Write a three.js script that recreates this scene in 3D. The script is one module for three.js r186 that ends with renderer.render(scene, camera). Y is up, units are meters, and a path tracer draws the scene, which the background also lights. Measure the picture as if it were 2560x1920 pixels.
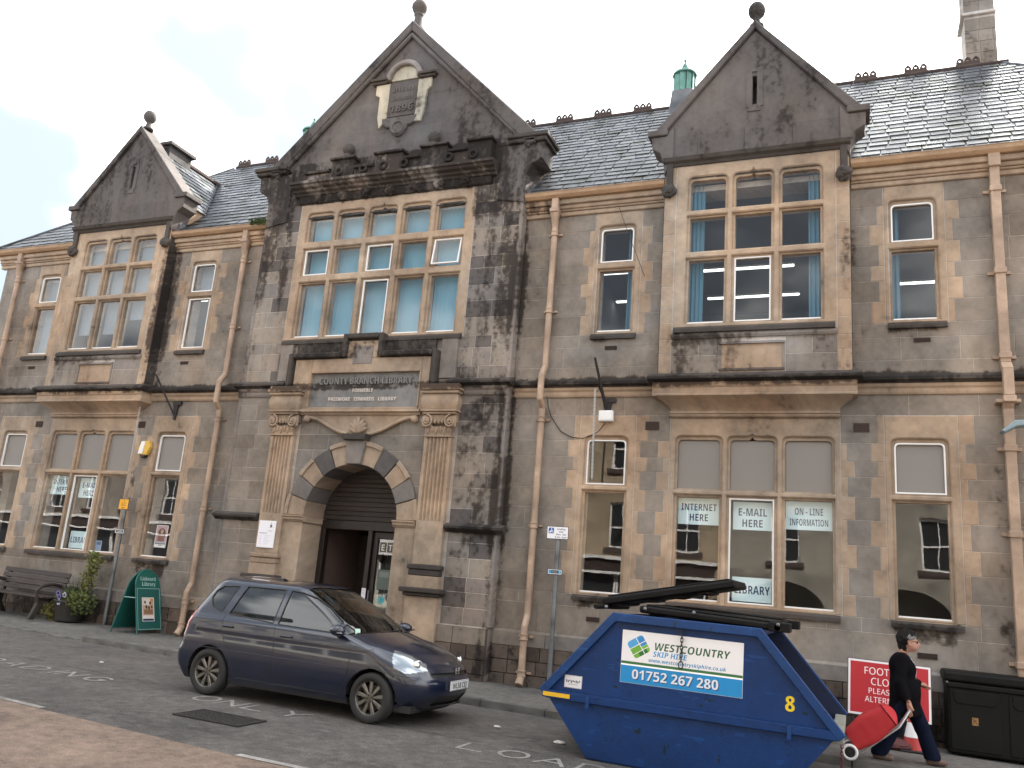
import * as THREE from 'three';
import { mergeGeometries } from 'three/addons/utils/BufferGeometryUtils.js';
import { RoundedBoxGeometry } from 'three/addons/geometries/RoundedBoxGeometry.js';
import { TextGeometry } from 'three/addons/geometries/TextGeometry.js';
import { FontLoader } from 'three/addons/loaders/FontLoader.js';
import { MarchingCubes } from 'three/addons/objects/MarchingCubes.js';
import { RectAreaLightUniformsLib } from 'three/addons/lights/RectAreaLightUniformsLib.js';

// ---------------------------------------------------------------- camera, sky, sun, exposure
// The street was surveyed in units of 1.08 m; everything is turned into metres at the end of the script.
const M = 1.08;
const scene = new THREE.Scene();
const renderer = new THREE.WebGLRenderer();
renderer.toneMapping = THREE.LinearToneMapping;
renderer.toneMappingExposure = 3.8;
renderer.shadowMap.enabled = true;
const camera = new THREE.PerspectiveCamera(49.02, 4 / 3, 0.1, 3000);
camera.rotation.order = 'YXZ';
camera.rotation.set(THREE.MathUtils.degToRad(13.331), THREE.MathUtils.degToRad(22.715), THREE.MathUtils.degToRad(4.592));
camera.position.set(0, 1.6 * M, 13 * M);
camera.updateMatrixWorld();

let seed = 20240611;
const rnd = () => { seed = (seed + 0x6D2B79F5) | 0; let t = Math.imul(seed ^ (seed >>> 15), 1 | seed); t = (t + Math.imul(t ^ (t >>> 7), 61 | t)) ^ t; return ((t ^ (t >>> 14)) >>> 0) / 4294967296; };
const rr = (a, b) => a + (b - a) * rnd();
const clamp = (v, a = 0, b = 1) => Math.min(b, Math.max(a, v));
const sstep = (a, b, v) => { const t = clamp((v - a) / (b - a)); return t * t * (3 - 2 * t); };
const hash = (x, y) => { let h = Math.imul(x | 0, 374761393) + Math.imul(y | 0, 668265263) | 0; h = Math.imul(h ^ (h >>> 13), 1274126177); return ((h ^ (h >>> 16)) >>> 0) / 4294967296; };
const noise = (x, y) => { const i = Math.floor(x), j = Math.floor(y), u = x - i, v = y - j, a = u * u * (3 - 2 * u), b = v * v * (3 - 2 * v); return (hash(i, j) * (1 - a) + hash(i + 1, j) * a) * (1 - b) + (hash(i, j + 1) * (1 - a) + hash(i + 1, j + 1) * a) * b; };
const fbm = (x, y, o = 4) => { let s = 0, a = 0.5, n = 0; for (let k = 0; k < o; k++) { s += a * noise(x, y); n += a; a *= 0.55; x = x * 2.03 + 17.1; y = y * 2.03 + 5.7; } return s / n; };

const sunDir = new THREE.Vector3(0.22, 0.715, -0.665).normalize();
{
  const w = 1024, h = 512, d = new Float32Array(w * h * 4), v = new THREE.Vector3();
  for (let j = 0; j < h; j++) for (let i = 0; i < w; i++) {
    const el = ((j + 0.5) / h - 0.5) * Math.PI, az = ((i + 0.5) / w - 0.5) * 2 * Math.PI;
    v.set(Math.cos(el) * Math.cos(az), Math.sin(el), Math.cos(el) * Math.sin(az));
    const k = 2.6 / (Math.abs(v.y) + 0.35), cx = v.x * k, cz = v.z * k;
    const n = fbm(cx + 31.3, cz + 7.9, 5);
    const blue = sstep(0.45, 0.63, n);
    const wisp = 0.86 + 0.3 * fbm(cx * 2.7 + 3, cz * 2.7, 3);
    const c = [0.86 * wisp, 0.87 * wisp, 0.88 * wisp], b = [0.212, 0.247, 0.295];
    const g = Math.acos(clamp(v.dot(sunDir), -1, 1)) * 180 / Math.PI;
    const glow = 7.0 * Math.exp(-g / 5) + 2.2 * Math.exp(-g / 12);
    const o = (j * w + i) * 4;
    for (let q = 0; q < 3; q++) d[o + q] = (v.y < -0.02 ? 0.25 : c[q] * (1 - blue) + b[q] * blue) + glow * [1, 0.97, 0.9][q];
    d[o + 3] = 1;
  }
  const t = new THREE.DataTexture(d, w, h, THREE.RGBAFormat, THREE.FloatType);
  t.mapping = THREE.EquirectangularReflectionMapping; t.magFilter = THREE.LinearFilter; t.minFilter = THREE.LinearFilter; t.needsUpdate = true;
  scene.background = t; scene.environment = t;
}
const sun = new THREE.DirectionalLight(new THREE.Color(1, 0.95, 0.86), 5);
sun.position.copy(sunDir).multiplyScalar(60); sun.target.position.set(-6, 0, 4);
sun.castShadow = true; sun.shadow.radius = 2; sun.shadow.mapSize.set(2048, 2048);
Object.assign(sun.shadow.camera, { left: -32, right: 32, top: 32, bottom: -32, near: 1, far: 160 });
scene.add(sun, sun.target);
RectAreaLightUniformsLib.init();
// ---------------------------------------------------------------- helpers
const V = (x, y, z) => new THREE.Vector3(x, y, z);
const taken = new Map();
const numbered = (n) => { const k = taken.get(n) || 0; taken.set(n, k + 1); return k ? n + '_' + String(k).padStart(3, '0') : n; };
// photograph pixel (2560 x 1920) -> point on the vertical plane z, in survey units
function at(px, py, z) {
  const d = V((px - 1280) / 2105.42, -(py - 960) / 2105.42, -1).applyQuaternion(camera.quaternion);
  const t = (z - 13) / d.z; return V(d.x * t, 1.6 + d.y * t, z);
}
const roadY = (x) => -0.093 - 0.0167 * clamp(x, -30, 14);
const paveY = (x) => roadY(x) + 0.09;
function prep(g) {
  let h = g.index ? g.toNonIndexed() : g;
  for (const k of Object.keys(h.attributes)) if (!['position', 'normal', 'uv'].includes(k)) h.deleteAttribute(k);
  if (!h.attributes.normal) h.computeVertexNormals();
  if (!h.attributes.uv) h.setAttribute('uv', new THREE.BufferAttribute(new Float32Array(h.attributes.position.count * 2), 2));
  return h;
}
function boxUV(g, s = 1) {
  const p = g.attributes.position, u = g.attributes.uv, a = V(), b = V(), c = V();
  for (let i = 0; i < p.count; i += 3) {
    a.fromBufferAttribute(p, i); b.fromBufferAttribute(p, i + 1); c.fromBufferAttribute(p, i + 2);
    const n = b.clone().sub(a).cross(c.clone().sub(a)), ax = Math.abs(n.x), ay = Math.abs(n.y), az = Math.abs(n.z);
    [a, b, c].forEach((q, k) => { if (az >= ax && az >= ay) u.setXY(i + k, q.x * s, q.y * s); else if (ax >= ay) u.setXY(i + k, q.z * s, q.y * s); else u.setXY(i + k, q.x * s, q.z * s); });
  }
}
const FX = -20, FW = 26, FH = 13;
function facadeUV(g) { const p = g.attributes.position, u = g.attributes.uv; for (let i = 0; i < p.count; i++) u.setXY(i, (p.getX(i) + p.getZ(i) * 0.3 - FX) / FW, (p.getY(i) + (p.getZ(i) - 0.1) * 0.3) / FH); }
function merged(geos) { const l = (Array.isArray(geos) ? geos : [geos]).map(prep); return l.length === 1 ? l[0] : mergeGeometries(l); }
function obj(name, geos, mat, parent = scene) {
  const g = merged(geos), mode = mat.userData.uv || 'box';
  if (mode === 'facade') facadeUV(g); else if (mode === 'box') boxUV(g);
  const m = new THREE.Mesh(g, mat); m.castShadow = m.receiveShadow = true;
  m.name = parent === scene ? numbered(name) : name; parent.add(m); return m;
}
function tag(o, label, category, group, kind) { Object.assign(o.userData, { label, category }); if (group) o.userData.group = group; if (kind) o.userData.kind = kind; return o; }
function thing(name, label, category, pos = [0, 0, 0], turn = 0, group) { const o = new THREE.Group(); o.name = numbered(name); o.position.set(...pos); o.rotation.y = turn; scene.add(o); return tag(o, label, category, group); }
function struct(name, geos, mat) { const o = obj(name, geos, mat); o.userData.kind = 'structure'; return o; }
const bx = (x0, x1, y0, y1, z0, z1, r = 0) => (r > 0 ? new RoundedBoxGeometry(x1 - x0, y1 - y0, z1 - z0, 1, r) : new THREE.BoxGeometry(x1 - x0, y1 - y0, z1 - z0)).translate((x0 + x1) / 2, (y0 + y1) / 2, (z0 + z1) / 2);
// extrude a shape (x, y) from z0 back to front z1
function ext(shape, z0, z1, bev = 0, seg = 8) {
  const g = new THREE.ExtrudeGeometry(shape, { depth: z1 - z0 - 2 * bev, bevelEnabled: bev > 0, bevelSize: bev, bevelThickness: bev, bevelOffset: -bev, bevelSegments: 1, curveSegments: seg });
  return g.translate(0, 0, z0 + bev);
}
const poly = (pts) => new THREE.Shape(pts.map((p) => new THREE.Vector2(p[0], p[1])));
const rectS = (x0, x1, y0, y1) => poly([[x0, y0], [x1, y0], [x1, y1], [x0, y1]]);
function roundTop(x0, x1, y0, y1, r, P = THREE.Path) { // rounded top corners only
  const s = new P(); s.moveTo(x0, y0); s.lineTo(x1, y0); s.lineTo(x1, y1 - r); s.quadraticCurveTo(x1, y1, x1 - r, y1); s.lineTo(x0 + r, y1); s.quadraticCurveTo(x0, y1, x0, y1 - r); s.lineTo(x0, y0); return s;
}
function roundRect(x0, x1, y0, y1, r, P = THREE.Shape) { const s = new P(); s.moveTo(x0 + r, y0); s.lineTo(x1 - r, y0); s.quadraticCurveTo(x1, y0, x1, y0 + r); s.lineTo(x1, y1 - r); s.quadraticCurveTo(x1, y1, x1 - r, y1); s.lineTo(x0 + r, y1); s.quadraticCurveTo(x0, y1, x0, y1 - r); s.lineTo(x0, y0 + r); s.quadraticCurveTo(x0, y0, x0 + r, y0); return s; }
// moulding: profile [z, y] swept along x
function prof(pts, x0, x1) { return ext(poly(pts.map(([z, y]) => [-z, y])), x0, x1).rotateY(Math.PI / 2).scale(1, 1, 1); }
const tube = (pts, r, seg = 24, rad = 8, closed = false) => new THREE.TubeGeometry(new THREE.CatmullRomCurve3(pts, closed, 'catmullrom', 0.2), seg, r, rad, closed);
function bar(a, b, r, r2 = r, seg = 8) { const d = b.clone().sub(a), g = new THREE.CylinderGeometry(r2, r, d.length(), seg).translate(0, d.length() / 2, 0); return g.applyQuaternion(new THREE.Quaternion().setFromUnitVectors(V(0, 1, 0), d.normalize())).translate(a.x, a.y, a.z); }
const lathe = (pts, seg = 20) => new THREE.LatheGeometry(pts.map((p) => new THREE.Vector2(p[0], p[1])), seg);
// quad-grid surface from f(u, v) -> Vector3
function surf(f, nu, nv, flip = false) {
  const p = [], uv = [], id = [];
  for (let j = 0; j <= nv; j++) for (let i = 0; i <= nu; i++) { const q = f(i / nu, j / nv); p.push(q.x, q.y, q.z); uv.push(i / nu, j / nv); }
  for (let j = 0; j < nv; j++) for (let i = 0; i < nu; i++) { const a = j * (nu + 1) + i, b = a + 1, c = a + nu + 1, d = c + 1; flip ? id.push(a, c, b, b, c, d) : id.push(a, b, c, b, d, c); }
  const g = new THREE.BufferGeometry(); g.setAttribute('position', new THREE.Float32BufferAttribute(p, 3)); g.setAttribute('uv', new THREE.Float32BufferAttribute(uv, 2)); g.setIndex(id); g.computeVertexNormals(); return g;
}
// dressed block: chamfered front face at z = zf
function block(x0, x1, y0, y1, zf, depth, c = 0.004) {
  const f = [[x0 + c, y0 + c, zf], [x1 - c, y0 + c, zf], [x1 - c, y1 - c, zf], [x0 + c, y1 - c, zf]], m = [[x0, y0, zf - c], [x1, y0, zf - c], [x1, y1, zf - c], [x0, y1, zf - c]], b = m.map(([x, y]) => [x, y, zf - depth]);
  const p = [], quad = (a, q, r, s) => p.push(...a, ...q, ...r, ...a, ...r, ...s);
  quad(f[0], f[1], f[2], f[3]);
  for (let i = 0; i < 4; i++) { const j = (i + 1) % 4; quad(m[i], m[j], f[j], f[i]); quad(b[i], b[j], m[j], m[i]); }
  const g = new THREE.BufferGeometry(); g.setAttribute('position', new THREE.Float32BufferAttribute(p, 3)); g.computeVertexNormals(); return g;
}
// ---------------------------------------------------------------- textures and materials
function dataTex(w, h, fn, { srgb = false, repeat = null, wrap = true } = {}) {
  const d = new Uint8Array(w * h * 4);
  for (let j = 0; j < h; j++) for (let i = 0; i < w; i++) { const c = fn(i, j, w, h), o = (j * w + i) * 4; if (typeof c === 'number') d[o] = d[o + 1] = d[o + 2] = clamp(c) * 255; else { d[o] = clamp(c[0]) * 255; d[o + 1] = clamp(c[1]) * 255; d[o + 2] = clamp(c[2]) * 255; } d[o + 3] = 255; }
  const t = new THREE.DataTexture(d, w, h); t.magFilter = THREE.LinearFilter; t.minFilter = THREE.LinearMipmapLinearFilter; t.generateMipmaps = true;
  if (wrap) t.wrapS = t.wrapT = THREE.RepeatWrapping; if (srgb) t.colorSpace = THREE.SRGBColorSpace; if (repeat) t.repeat.set(...repeat); t.needsUpdate = true; return t;
}
// periodic noise for tiles
const pn = (x, y, per) => { const i = Math.floor(x), j = Math.floor(y), u = x - i, v = y - j, a = u * u * (3 - 2 * u), b = v * v * (3 - 2 * v), w = (k) => ((k % per) + per) % per; return (hash(w(i), w(j)) * (1 - a) + hash(w(i + 1), w(j)) * a) * (1 - b) + (hash(w(i), w(j + 1)) * (1 - a) + hash(w(i + 1), w(j + 1)) * a) * b; };
const tileFbm = (u, v, per, o = 5) => { let s = 0, a = 0.5, n = 0; for (let k = 0; k < o; k++) { s += a * pn(u * per, v * per, per); n += a; a *= 0.6; per *= 2; } return s / n; };
const grainBump = dataTex(512, 512, (i, j) => 0.5 * tileFbm(i / 512, j / 512, 8, 6) + 0.5 * hash(i + 991, j + 17) * 0.5 + 0.1);
const cl = (t, x, y) => { const c = t.clone(); c.repeat.set(x, y); c.needsUpdate = true; return c; };
const bumpFacade = cl(grainBump, FW / 1.3, FH / 1.3);

// Dirt and weathering of the whole front, copied from where the photograph shows it; u = along the front, v = height.
const sootAreas = [ // x0 x1 y0 y1 amount, streaky
  [-10.35, -5.9, 8.66, 9.62, 0.72, 0], [-11.3, -10.25, 8.0, 9.5, 0.62, 1], [-6.35, -4.9, 8.0, 9.5, 0.56, 1], [-11.25, -10.7, 4.7, 8.4, 0.64, 1], [-10.75, -10.2, 4.9, 8.4, 0.44, 1],
  [-6.3, -5.75, 4.9, 8.6, 0.46, 1], [-5.75, -5.36, 4.7, 8.6, 0.56, 1], [-5.5, -5.3, 0.2, 8.6, 0.7, 1], [-6.2, -5.5, 0.5, 4.7, 0.40, 0], [-9.85, -6.7, 5.45, 5.8, 0.55, 0],
  [-19, 3, 4.85, 5.02, 0.7, 0], [-13.62, -13.32, 4.9, 8.2, 0.66, 1], [-16.5, -16.25, 4.9, 8.3, 0.36, 1], [-0.1, 0.12, 4.9, 8.3, 0.40, 1],
  [-16.2, -13.7, 5.5, 5.72, 0.5, 1], [-2.65, -0.25, 5.5, 5.72, 0.5, 1], [-2.6, -0.2, 5.0, 5.5, 0.33, 1], [-16.2, -13.7, 5.0, 5.5, 0.33, 1],
  [-4.1, -3.3, 1.28, 1.5, 0.6, 0], [0.45, 1.25, 1.2, 1.5, 0.66, 0], [-13.15, -12.4, 1.15, 1.5, 0.62, 0], [-4.1, -3.35, 5.58, 5.72, 0.46, 1], [0.48, 1.18, 5.58, 5.72, 0.48, 1], [-13.05, -12.35, 5.55, 5.72, 0.45, 1],
  [-20, 6, -1, 0.68, 0.42, 0], [-11.2, -10.1, 2.38, 2.5, 0.6, 0], [-6.3, -5.2, 2.38, 2.5, 0.66, 0], [-13.9, -13.5, 2.6, 4.2, 0.36, 1], [1.7, 2.6, 0.9, 3.6, 0.36, 0],
];
const sootGrid = new Float32Array(520 * 260);
for (let j = 0; j < 260; j++) for (let i = 0; i < 520; i++) {
  const x = FX + (i + 0.5) / 520 * FW, y = (j + 0.5) / 260 * FH; let p = 0.13;
  for (const [a, b, c, d, k] of sootAreas) { const e = 0.09, q = sstep(a - e, a + e, x) * (1 - sstep(b - e, b + e, x)) * sstep(c - e * 0.5, c + e * 0.5, y) * (1 - sstep(d - e * 0.5, d + e * 0.5, y)); p = Math.max(p, k * q); }
  if (y > 8.72) p = Math.max(p, 0.33);
  sootGrid[j * 520 + i] = p;
}
const sootAt = (x, y) => { const i = clamp((x - FX) / FW * 520 - 0.5, 0, 518.99), j = clamp(y / FH * 260 - 0.5, 0, 258.99), a = i | 0, b = j | 0, u = i - a, v = j - b, g = sootGrid; return (g[b * 520 + a] * (1 - u) + g[b * 520 + a + 1] * u) * (1 - v) + (g[(b + 1) * 520 + a] * (1 - u) + g[(b + 1) * 520 + a + 1] * u) * v; };
const streakArea = (x, y) => { for (const [a, b, c, d, , s] of sootAreas) if (s && x > a && x < b && y > c && y < d) return 1; return 0; };
const stainMap = dataTex(2048, 1024, (i, j) => {
  const x = FX + (i + 0.5) / 2048 * FW, y = (j + 0.5) / 1024 * FH, sk = y > 8.7 ? 0.35 : streakArea(x, y);
  const p = sootAt(x, y);
  const n1 = fbm(x * 1.25 + 3, y * 1.1, 4), n2 = fbm(x * 6.1, y * (sk ? 1.3 : 5.3) + 9, 4), n3 = fbm(x * 19, y * 17, 3);
  const n = 0.35 * n1 + 0.4 * n2 + 0.25 * n3;
  const soot = sstep(-0.09, 0.13, (p - 0.5) * 0.62 + 0.47 - n);
  const lichen = sstep(0.60, 0.66, n3) * (p > 0.45 ? 0.55 : 0.12) * sstep(0.45, 0.55, n2);
  const tone = 0.82 + 0.40 * (n1 - 0.5) + 0.18 * (n2 - 0.5) + 0.12 * (n3 - 0.5);
  const warm = 0.10 * (fbm(x * 0.8 + 40, y * 0.9 + 3, 3) - 0.5);
  let c = [tone * (1 + warm), tone, tone * (1 - warm)];
  const s = soot * 0.74; c = [c[0] * (1 - s) + 0.25 * s, c[1] * (1 - s) + 0.215 * s, c[2] * (1 - s) + 0.195 * s];
  return [c[0] * (1 - lichen) + 0.78 * lichen, c[1] * (1 - lichen) + 0.76 * lichen, c[2] * (1 - lichen) + 0.72 * lichen];
}, { srgb: true, wrap: false });

const std = (color, o = {}) => { const m = new THREE.MeshStandardMaterial({ roughness: 0.85, ...o }); Array.isArray(color) ? m.color.setRGB(...color) : m.color.set(color); if (o.uv) m.userData.uv = o.uv; return m; };
const phys = (color, o = {}) => { const { uv, ...r } = o; const m = new THREE.MeshPhysicalMaterial({ roughness: 0.5, ...r }); Array.isArray(color) ? m.color.setRGB(...color) : m.color.set(color); if (uv) m.userData.uv = uv; return m; };
const facade = (color, o = {}) => { const m = std(color, { map: stainMap, bumpMap: bumpFacade, bumpScale: 0.012, roughness: 0.93, ...o }); m.userData.uv = 'facade'; return m; };
const mottle = dataTex(512, 512, (i, j) => { const a = tileFbm(i / 512, j / 512, 4, 6), b = hash(i, j); const t = 0.72 + 0.4 * (a - 0.5) + 0.14 * (b - 0.5); return [t, t, t]; }, { srgb: true });
const mats = {
  field: [0.97, 1, 1.03, 1.06, 0.92, 0.84].map((k, i) => facade([0.338 * k, (0.292 - 0.004 * (i % 3)) * k, (0.252 - 0.008 * (i % 3)) * k])),
  sand: [1, 1.05, 0.94].map((k, i) => facade([0.535 * k, (0.40 - 0.008 * i) * k, (0.29 - 0.01 * i) * k])),
  soot: [1, 0.9].map((k) => facade([0.30 * k, 0.26 * k, 0.235 * k])),
  gable: [facade([0.14, 0.12, 0.113]), facade([0.158, 0.136, 0.127])],
  rubble: [1, 0.8, 0.65, 1.2].map((k) => facade([0.16 * k, 0.118 * k, 0.094 * k])),
  mortar: facade([0.66, 0.59, 0.53]),
  dark: facade([0.088, 0.072, 0.063]), blackStone: facade([0.15, 0.129, 0.12]),
  pale: facade([0.60, 0.535, 0.42]),
  slab: facade([0.30, 0.285, 0.272]),
  paint: std([0.75, 0.525, 0.375], { roughness: 0.55, map: cl(mottle, 0.7, 0.7) }),
  gutter: std([0.74, 0.48, 0.29], { roughness: 0.5, map: cl(mottle, 0.7, 0.7) }),
  white: std([0.78, 0.77, 0.76], { roughness: 0.45 }),
  inside: std([0.20, 0.195, 0.20], { roughness: 0.95 }),
  shadedInside: std([0.13, 0.085, 0.07], { roughness: 0.98 }),  // brown kept dark to stand in for shade on room floors and lobby
  glass: phys([0.96, 0.98, 0.98], { transmission: 1, thickness: 0, ior: 1.6, roughness: 0.0, bumpMap: dataTex(256, 256, (i, j) => tileFbm(i / 256, j / 256, 3, 2), { repeat: [0.7, 0.7] }), bumpScale: 0.0012 }),
  glassGround: phys([0.96, 0.98, 0.98], { transmission: 1, thickness: 0, ior: 1.78, roughness: 0.0, bumpMap: dataTex(256, 256, (i, j) => tileFbm(i / 256, j / 256, 3, 2), { repeat: [0.7, 0.7] }), bumpScale: 0.001 }),
  film: phys([0.20, 0.182, 0.168], { roughness: 0.38, ior: 1.55, bumpMap: cl(grainBump, 1, 1), bumpScale: 0.002 }),
  iron: std([0.035, 0.03, 0.03], { roughness: 0.6, metalness: 0.4 }),
  wood: std([0.035, 0.021, 0.018], { roughness: 0.5, map: cl(mottle, 2, 0.4) }),
  copper: std([0.22, 0.50, 0.42], { roughness: 0.7, map: cl(mottle, 1, 1) }),
  lead: std([0.25, 0.26, 0.28], { roughness: 0.6, metalness: 0.2, map: cl(mottle, 1, 1) }),
  terra: std([0.11, 0.07, 0.06], { roughness: 0.9, map: cl(mottle, 1, 1) }),
  steel: std([0.36, 0.37, 0.38], { roughness: 0.45, metalness: 0.5, map: cl(mottle, 1, 1) }),
  black: std([0.012, 0.012, 0.013], { roughness: 0.45 }),
  rubber: std([0.022, 0.021, 0.021], { roughness: 0.85 }),
  green: std([0.012, 0.105, 0.088], { roughness: 0.45 }),
};
const slateTex = dataTex(512, 512, (i, j) => { const u = i / 512, v = j / 512, a = tileFbm(u, v, 5, 6), m = tileFbm(u + 0.4, v + 0.2, 9, 5), l = tileFbm(u + 0.1, v + 0.7, 30, 3); let t = 0.72 + 0.5 * (a - 0.5) + 0.12 * (hash(i, j) - 0.5); if (m > 0.63) return [t * 0.62, t * 0.63, t * 0.5]; if (l > 0.68) return [t * 1.25, t * 1.25, t * 1.2]; return [t, t, t * 1.02]; }, { srgb: true });
mats.slate = [1, 0.85, 1.15, 0.95, 1.3].map((k, i) => std([0.155 * k, (0.165 + 0.004 * (i % 2)) * k, 0.185 * k], { roughness: 0.26 + 0.045 * i, map: cl(slateTex, 0.45, 0.45), bumpMap: cl(grainBump, 1.2, 1.2), bumpScale: 0.006 }));
// print on flat things
function canvasMat(w, h, draw, o = {}) {
  const c = document.createElement('canvas'); c.width = w; c.height = h; const x = c.getContext('2d'); draw(x, w, h);
  const t = new THREE.CanvasTexture(c); t.colorSpace = THREE.SRGBColorSpace; const m = new THREE.MeshStandardMaterial({ map: t, roughness: 0.5, ...o }); m.userData.uv = 'keep'; return m;
}
const txt = (x, s, px, py, font, fill, align = 'center', maxW) => { x.font = font; x.fillStyle = fill; x.textAlign = align; x.textBaseline = 'middle'; maxW ? x.fillText(s, px, py, maxW) : x.fillText(s, px, py); };
const plate = (w, h) => new THREE.PlaneGeometry(w, h);
const fontBold = await new FontLoader().loadAsync('fonts/droid/droid_sans_bold.typeface.json');
function words3d(s, size, depth, font = fontBold, stretch = 1) { const g = new TextGeometry(s, { font, size, depth, curveSegments: 3, bevelEnabled: false }); g.computeBoundingBox(); const b = g.boundingBox; return g.translate(-(b.min.x + b.max.x) / 2, 0, 0).scale(stretch, 1, 1); }
// ---------------------------------------------------------------- ground, road, pavement
function sheet(poly2, off, step = 2) { // polygon [[x, z], ...] convex quad strips following the slope, as a grid between two z curves
  const [x0, x1, za, zb] = poly2, n = Math.max(1, Math.ceil((x1 - x0) / step)), m = 6, fa = typeof za === 'function' ? za : () => za, fb = typeof zb === 'function' ? zb : () => zb;
  return surf((u, v) => { const x = x0 + u * (x1 - x0), z = fa(x) + v * (fb(x) - fa(x)); return V(x, roadY(x) + off, z); }, n, m, true);
}
const asphalt = dataTex(1024, 1024, (i, j) => {
  const u = i / 1024, v = j / 1024, a = tileFbm(u, v, 3, 7), s = hash(i, j), p = tileFbm(u + 0.3, v + 0.1, 6, 4), f = tileFbm(u, v, 64, 2);
  let t = 0.62 + 0.34 * (a - 0.5) + 0.28 * (s - 0.5) + 0.2 * (f - 0.5); if (p > 0.62) t -= 0.05; if (s > 0.992) t += 0.3; return [t, t * 0.985, t * 0.97];
}, { srgb: true });
const asphaltBump = dataTex(512, 512, (i, j) => 0.6 * hash(i >> 1, j >> 1) + 0.4 * tileFbm(i / 512, j / 512, 16, 4));
const mAsphalt = std([0.275, 0.253, 0.24], { map: cl(asphalt, 1 / 6, 1 / 6), bumpMap: cl(asphaltBump, 0.5, 0.5), bumpScale: 0.006, roughness: 0.9 });
const mTan = std([0.42, 0.305, 0.24], { map: cl(asphalt, 1 / 5, 1 / 5), bumpMap: cl(asphaltBump, 0.5, 0.5), bumpScale: 0.006, roughness: 0.92 });
const mPave = std([0.34, 0.325, 0.305], { map: cl(asphalt, 1 / 4, 1 / 4), bumpMap: cl(asphaltBump, 0.7, 0.7), bumpScale: 0.004, roughness: 0.9 });
const mKerb = [1, 0.85, 1.12].map((k) => std([0.30 * k, 0.285 * k, 0.265 * k], { map: cl(mottle, 1, 1), bumpMap: cl(grainBump, 1, 1), bumpScale: 0.008 }));
const mPaint = std([0.66, 0.64, 0.61], { map: cl(asphalt, 1 / 2, 1 / 2), roughness: 0.8 });
const mPaintWorn = std([0.30, 0.29, 0.28], { map: cl(asphalt, 1 / 2, 1 / 2), roughness: 0.85 });
const ground = struct('ground', surf((u, v) => { const q = (t) => Math.sign(t) * Math.pow(Math.abs(t), 3) * 1400; const x = q(u * 2 - 1), z = q(v * 2 - 1); return V(x, roadY(x) - 0.012, z); }, 120, 40, true), mAsphalt);
const tanZ = (x) => 6.63 + 0.078 * Math.min(0, x + 4.9) - 0.0 * x;
struct('road', sheet([-60, 40, 1.2, tanZ], -0.004, 0.5), mAsphalt);
struct('carriageway', sheet([-60, 40, tanZ, 14.6], 0, 0.5), mTan);
const kerbZ = (x) => (x > -11 ? 2.05 + 0.012 * (x + 4) : 1.97 - 0.26 * sstep(0, 3, -11 - x));
const kerbUp = (x) => 0.09 - 0.075 * sstep(11.4, 12.4, -x);
const pave = struct('pavement', [surf((u, v) => { const x = -30 + u * 50, z = -1.2 + v * (kerbZ(x) - 0.13 + 1.2); return V(x, roadY(x) + 0.09 - (0.09 - kerbUp(x)) * sstep(0.5, 1, v), z); }, 100, 6, true)], mPave);
for (let x = -24; x < 12; x += 0.92) {
  const a = x + 0.004, b = x + 0.916, zf = kerbZ(x + 0.46), y = roadY(x + 0.46);
  const k = obj('kerbstone', bx(-0.456, 0.456, -0.1, kerbUp(x + 0.46) + 0.006, -0.14, 0, 0.012), mKerb[Math.floor(rnd() * 3)], pave);
  k.position.set((a + b) / 2, y + rr(-0.003, 0.003), zf + rr(-0.004, 0.004)); k.rotation.z = -0.0167;
}
// opposite pavement, behind the camera
struct('pavement', [surf((u, v) => { const x = -60 + u * 100; return V(x, roadY(x) + 0.1, 14.6 + v * 2.2); }, 40, 2, true), surf((u, v) => { const x = -60 + u * 100; return V(x, roadY(x) - 0.02 + v * 0.12, 14.6); }, 40, 1, true)], mPave);
// painted lines and lettering
const stroke = (pts, w, off = -0.0005, closed = false) => { const l = closed ? [...pts, pts[0]] : pts, gs = []; for (let i = 0; i + 1 < l.length; i++) { const [ax, az] = l[i], [b, bz] = l[i + 1], L = Math.hypot(b - ax, bz - az), ux = (b - ax) / L * w * 0.3, uz = (bz - az) / L * w * 0.3, nx = -(bz - az) / L * w / 2, nz = (b - ax) / L * w / 2; const q = [[ax - ux + nx, az - uz + nz], [b + ux + nx, bz + uz + nz], [b + ux - nx, bz + uz - nz], [ax - ux - nx, az - uz - nz]].map(([x, z]) => V(x, roadY(x) + off + i * 0.0002, z)); const g = new THREE.BufferGeometry(); g.setAttribute('position', new THREE.Float32BufferAttribute([q[0], q[1], q[2], q[0], q[2], q[3]].flatMap((p) => p.toArray()), 3)); g.computeVertexNormals(); const n = g.attributes.normal; if (n.getY(0) < 0) { const p = g.attributes.position.array; for (let k = 0; k < 18; k += 9) for (let c = 0; c < 3; c++) { const t = p[k + 3 + c]; p[k + 3 + c] = p[k + 6 + c]; p[k + 6 + c] = t; } g.computeVertexNormals(); } gs.push(g); } return merged(gs); };
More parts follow.
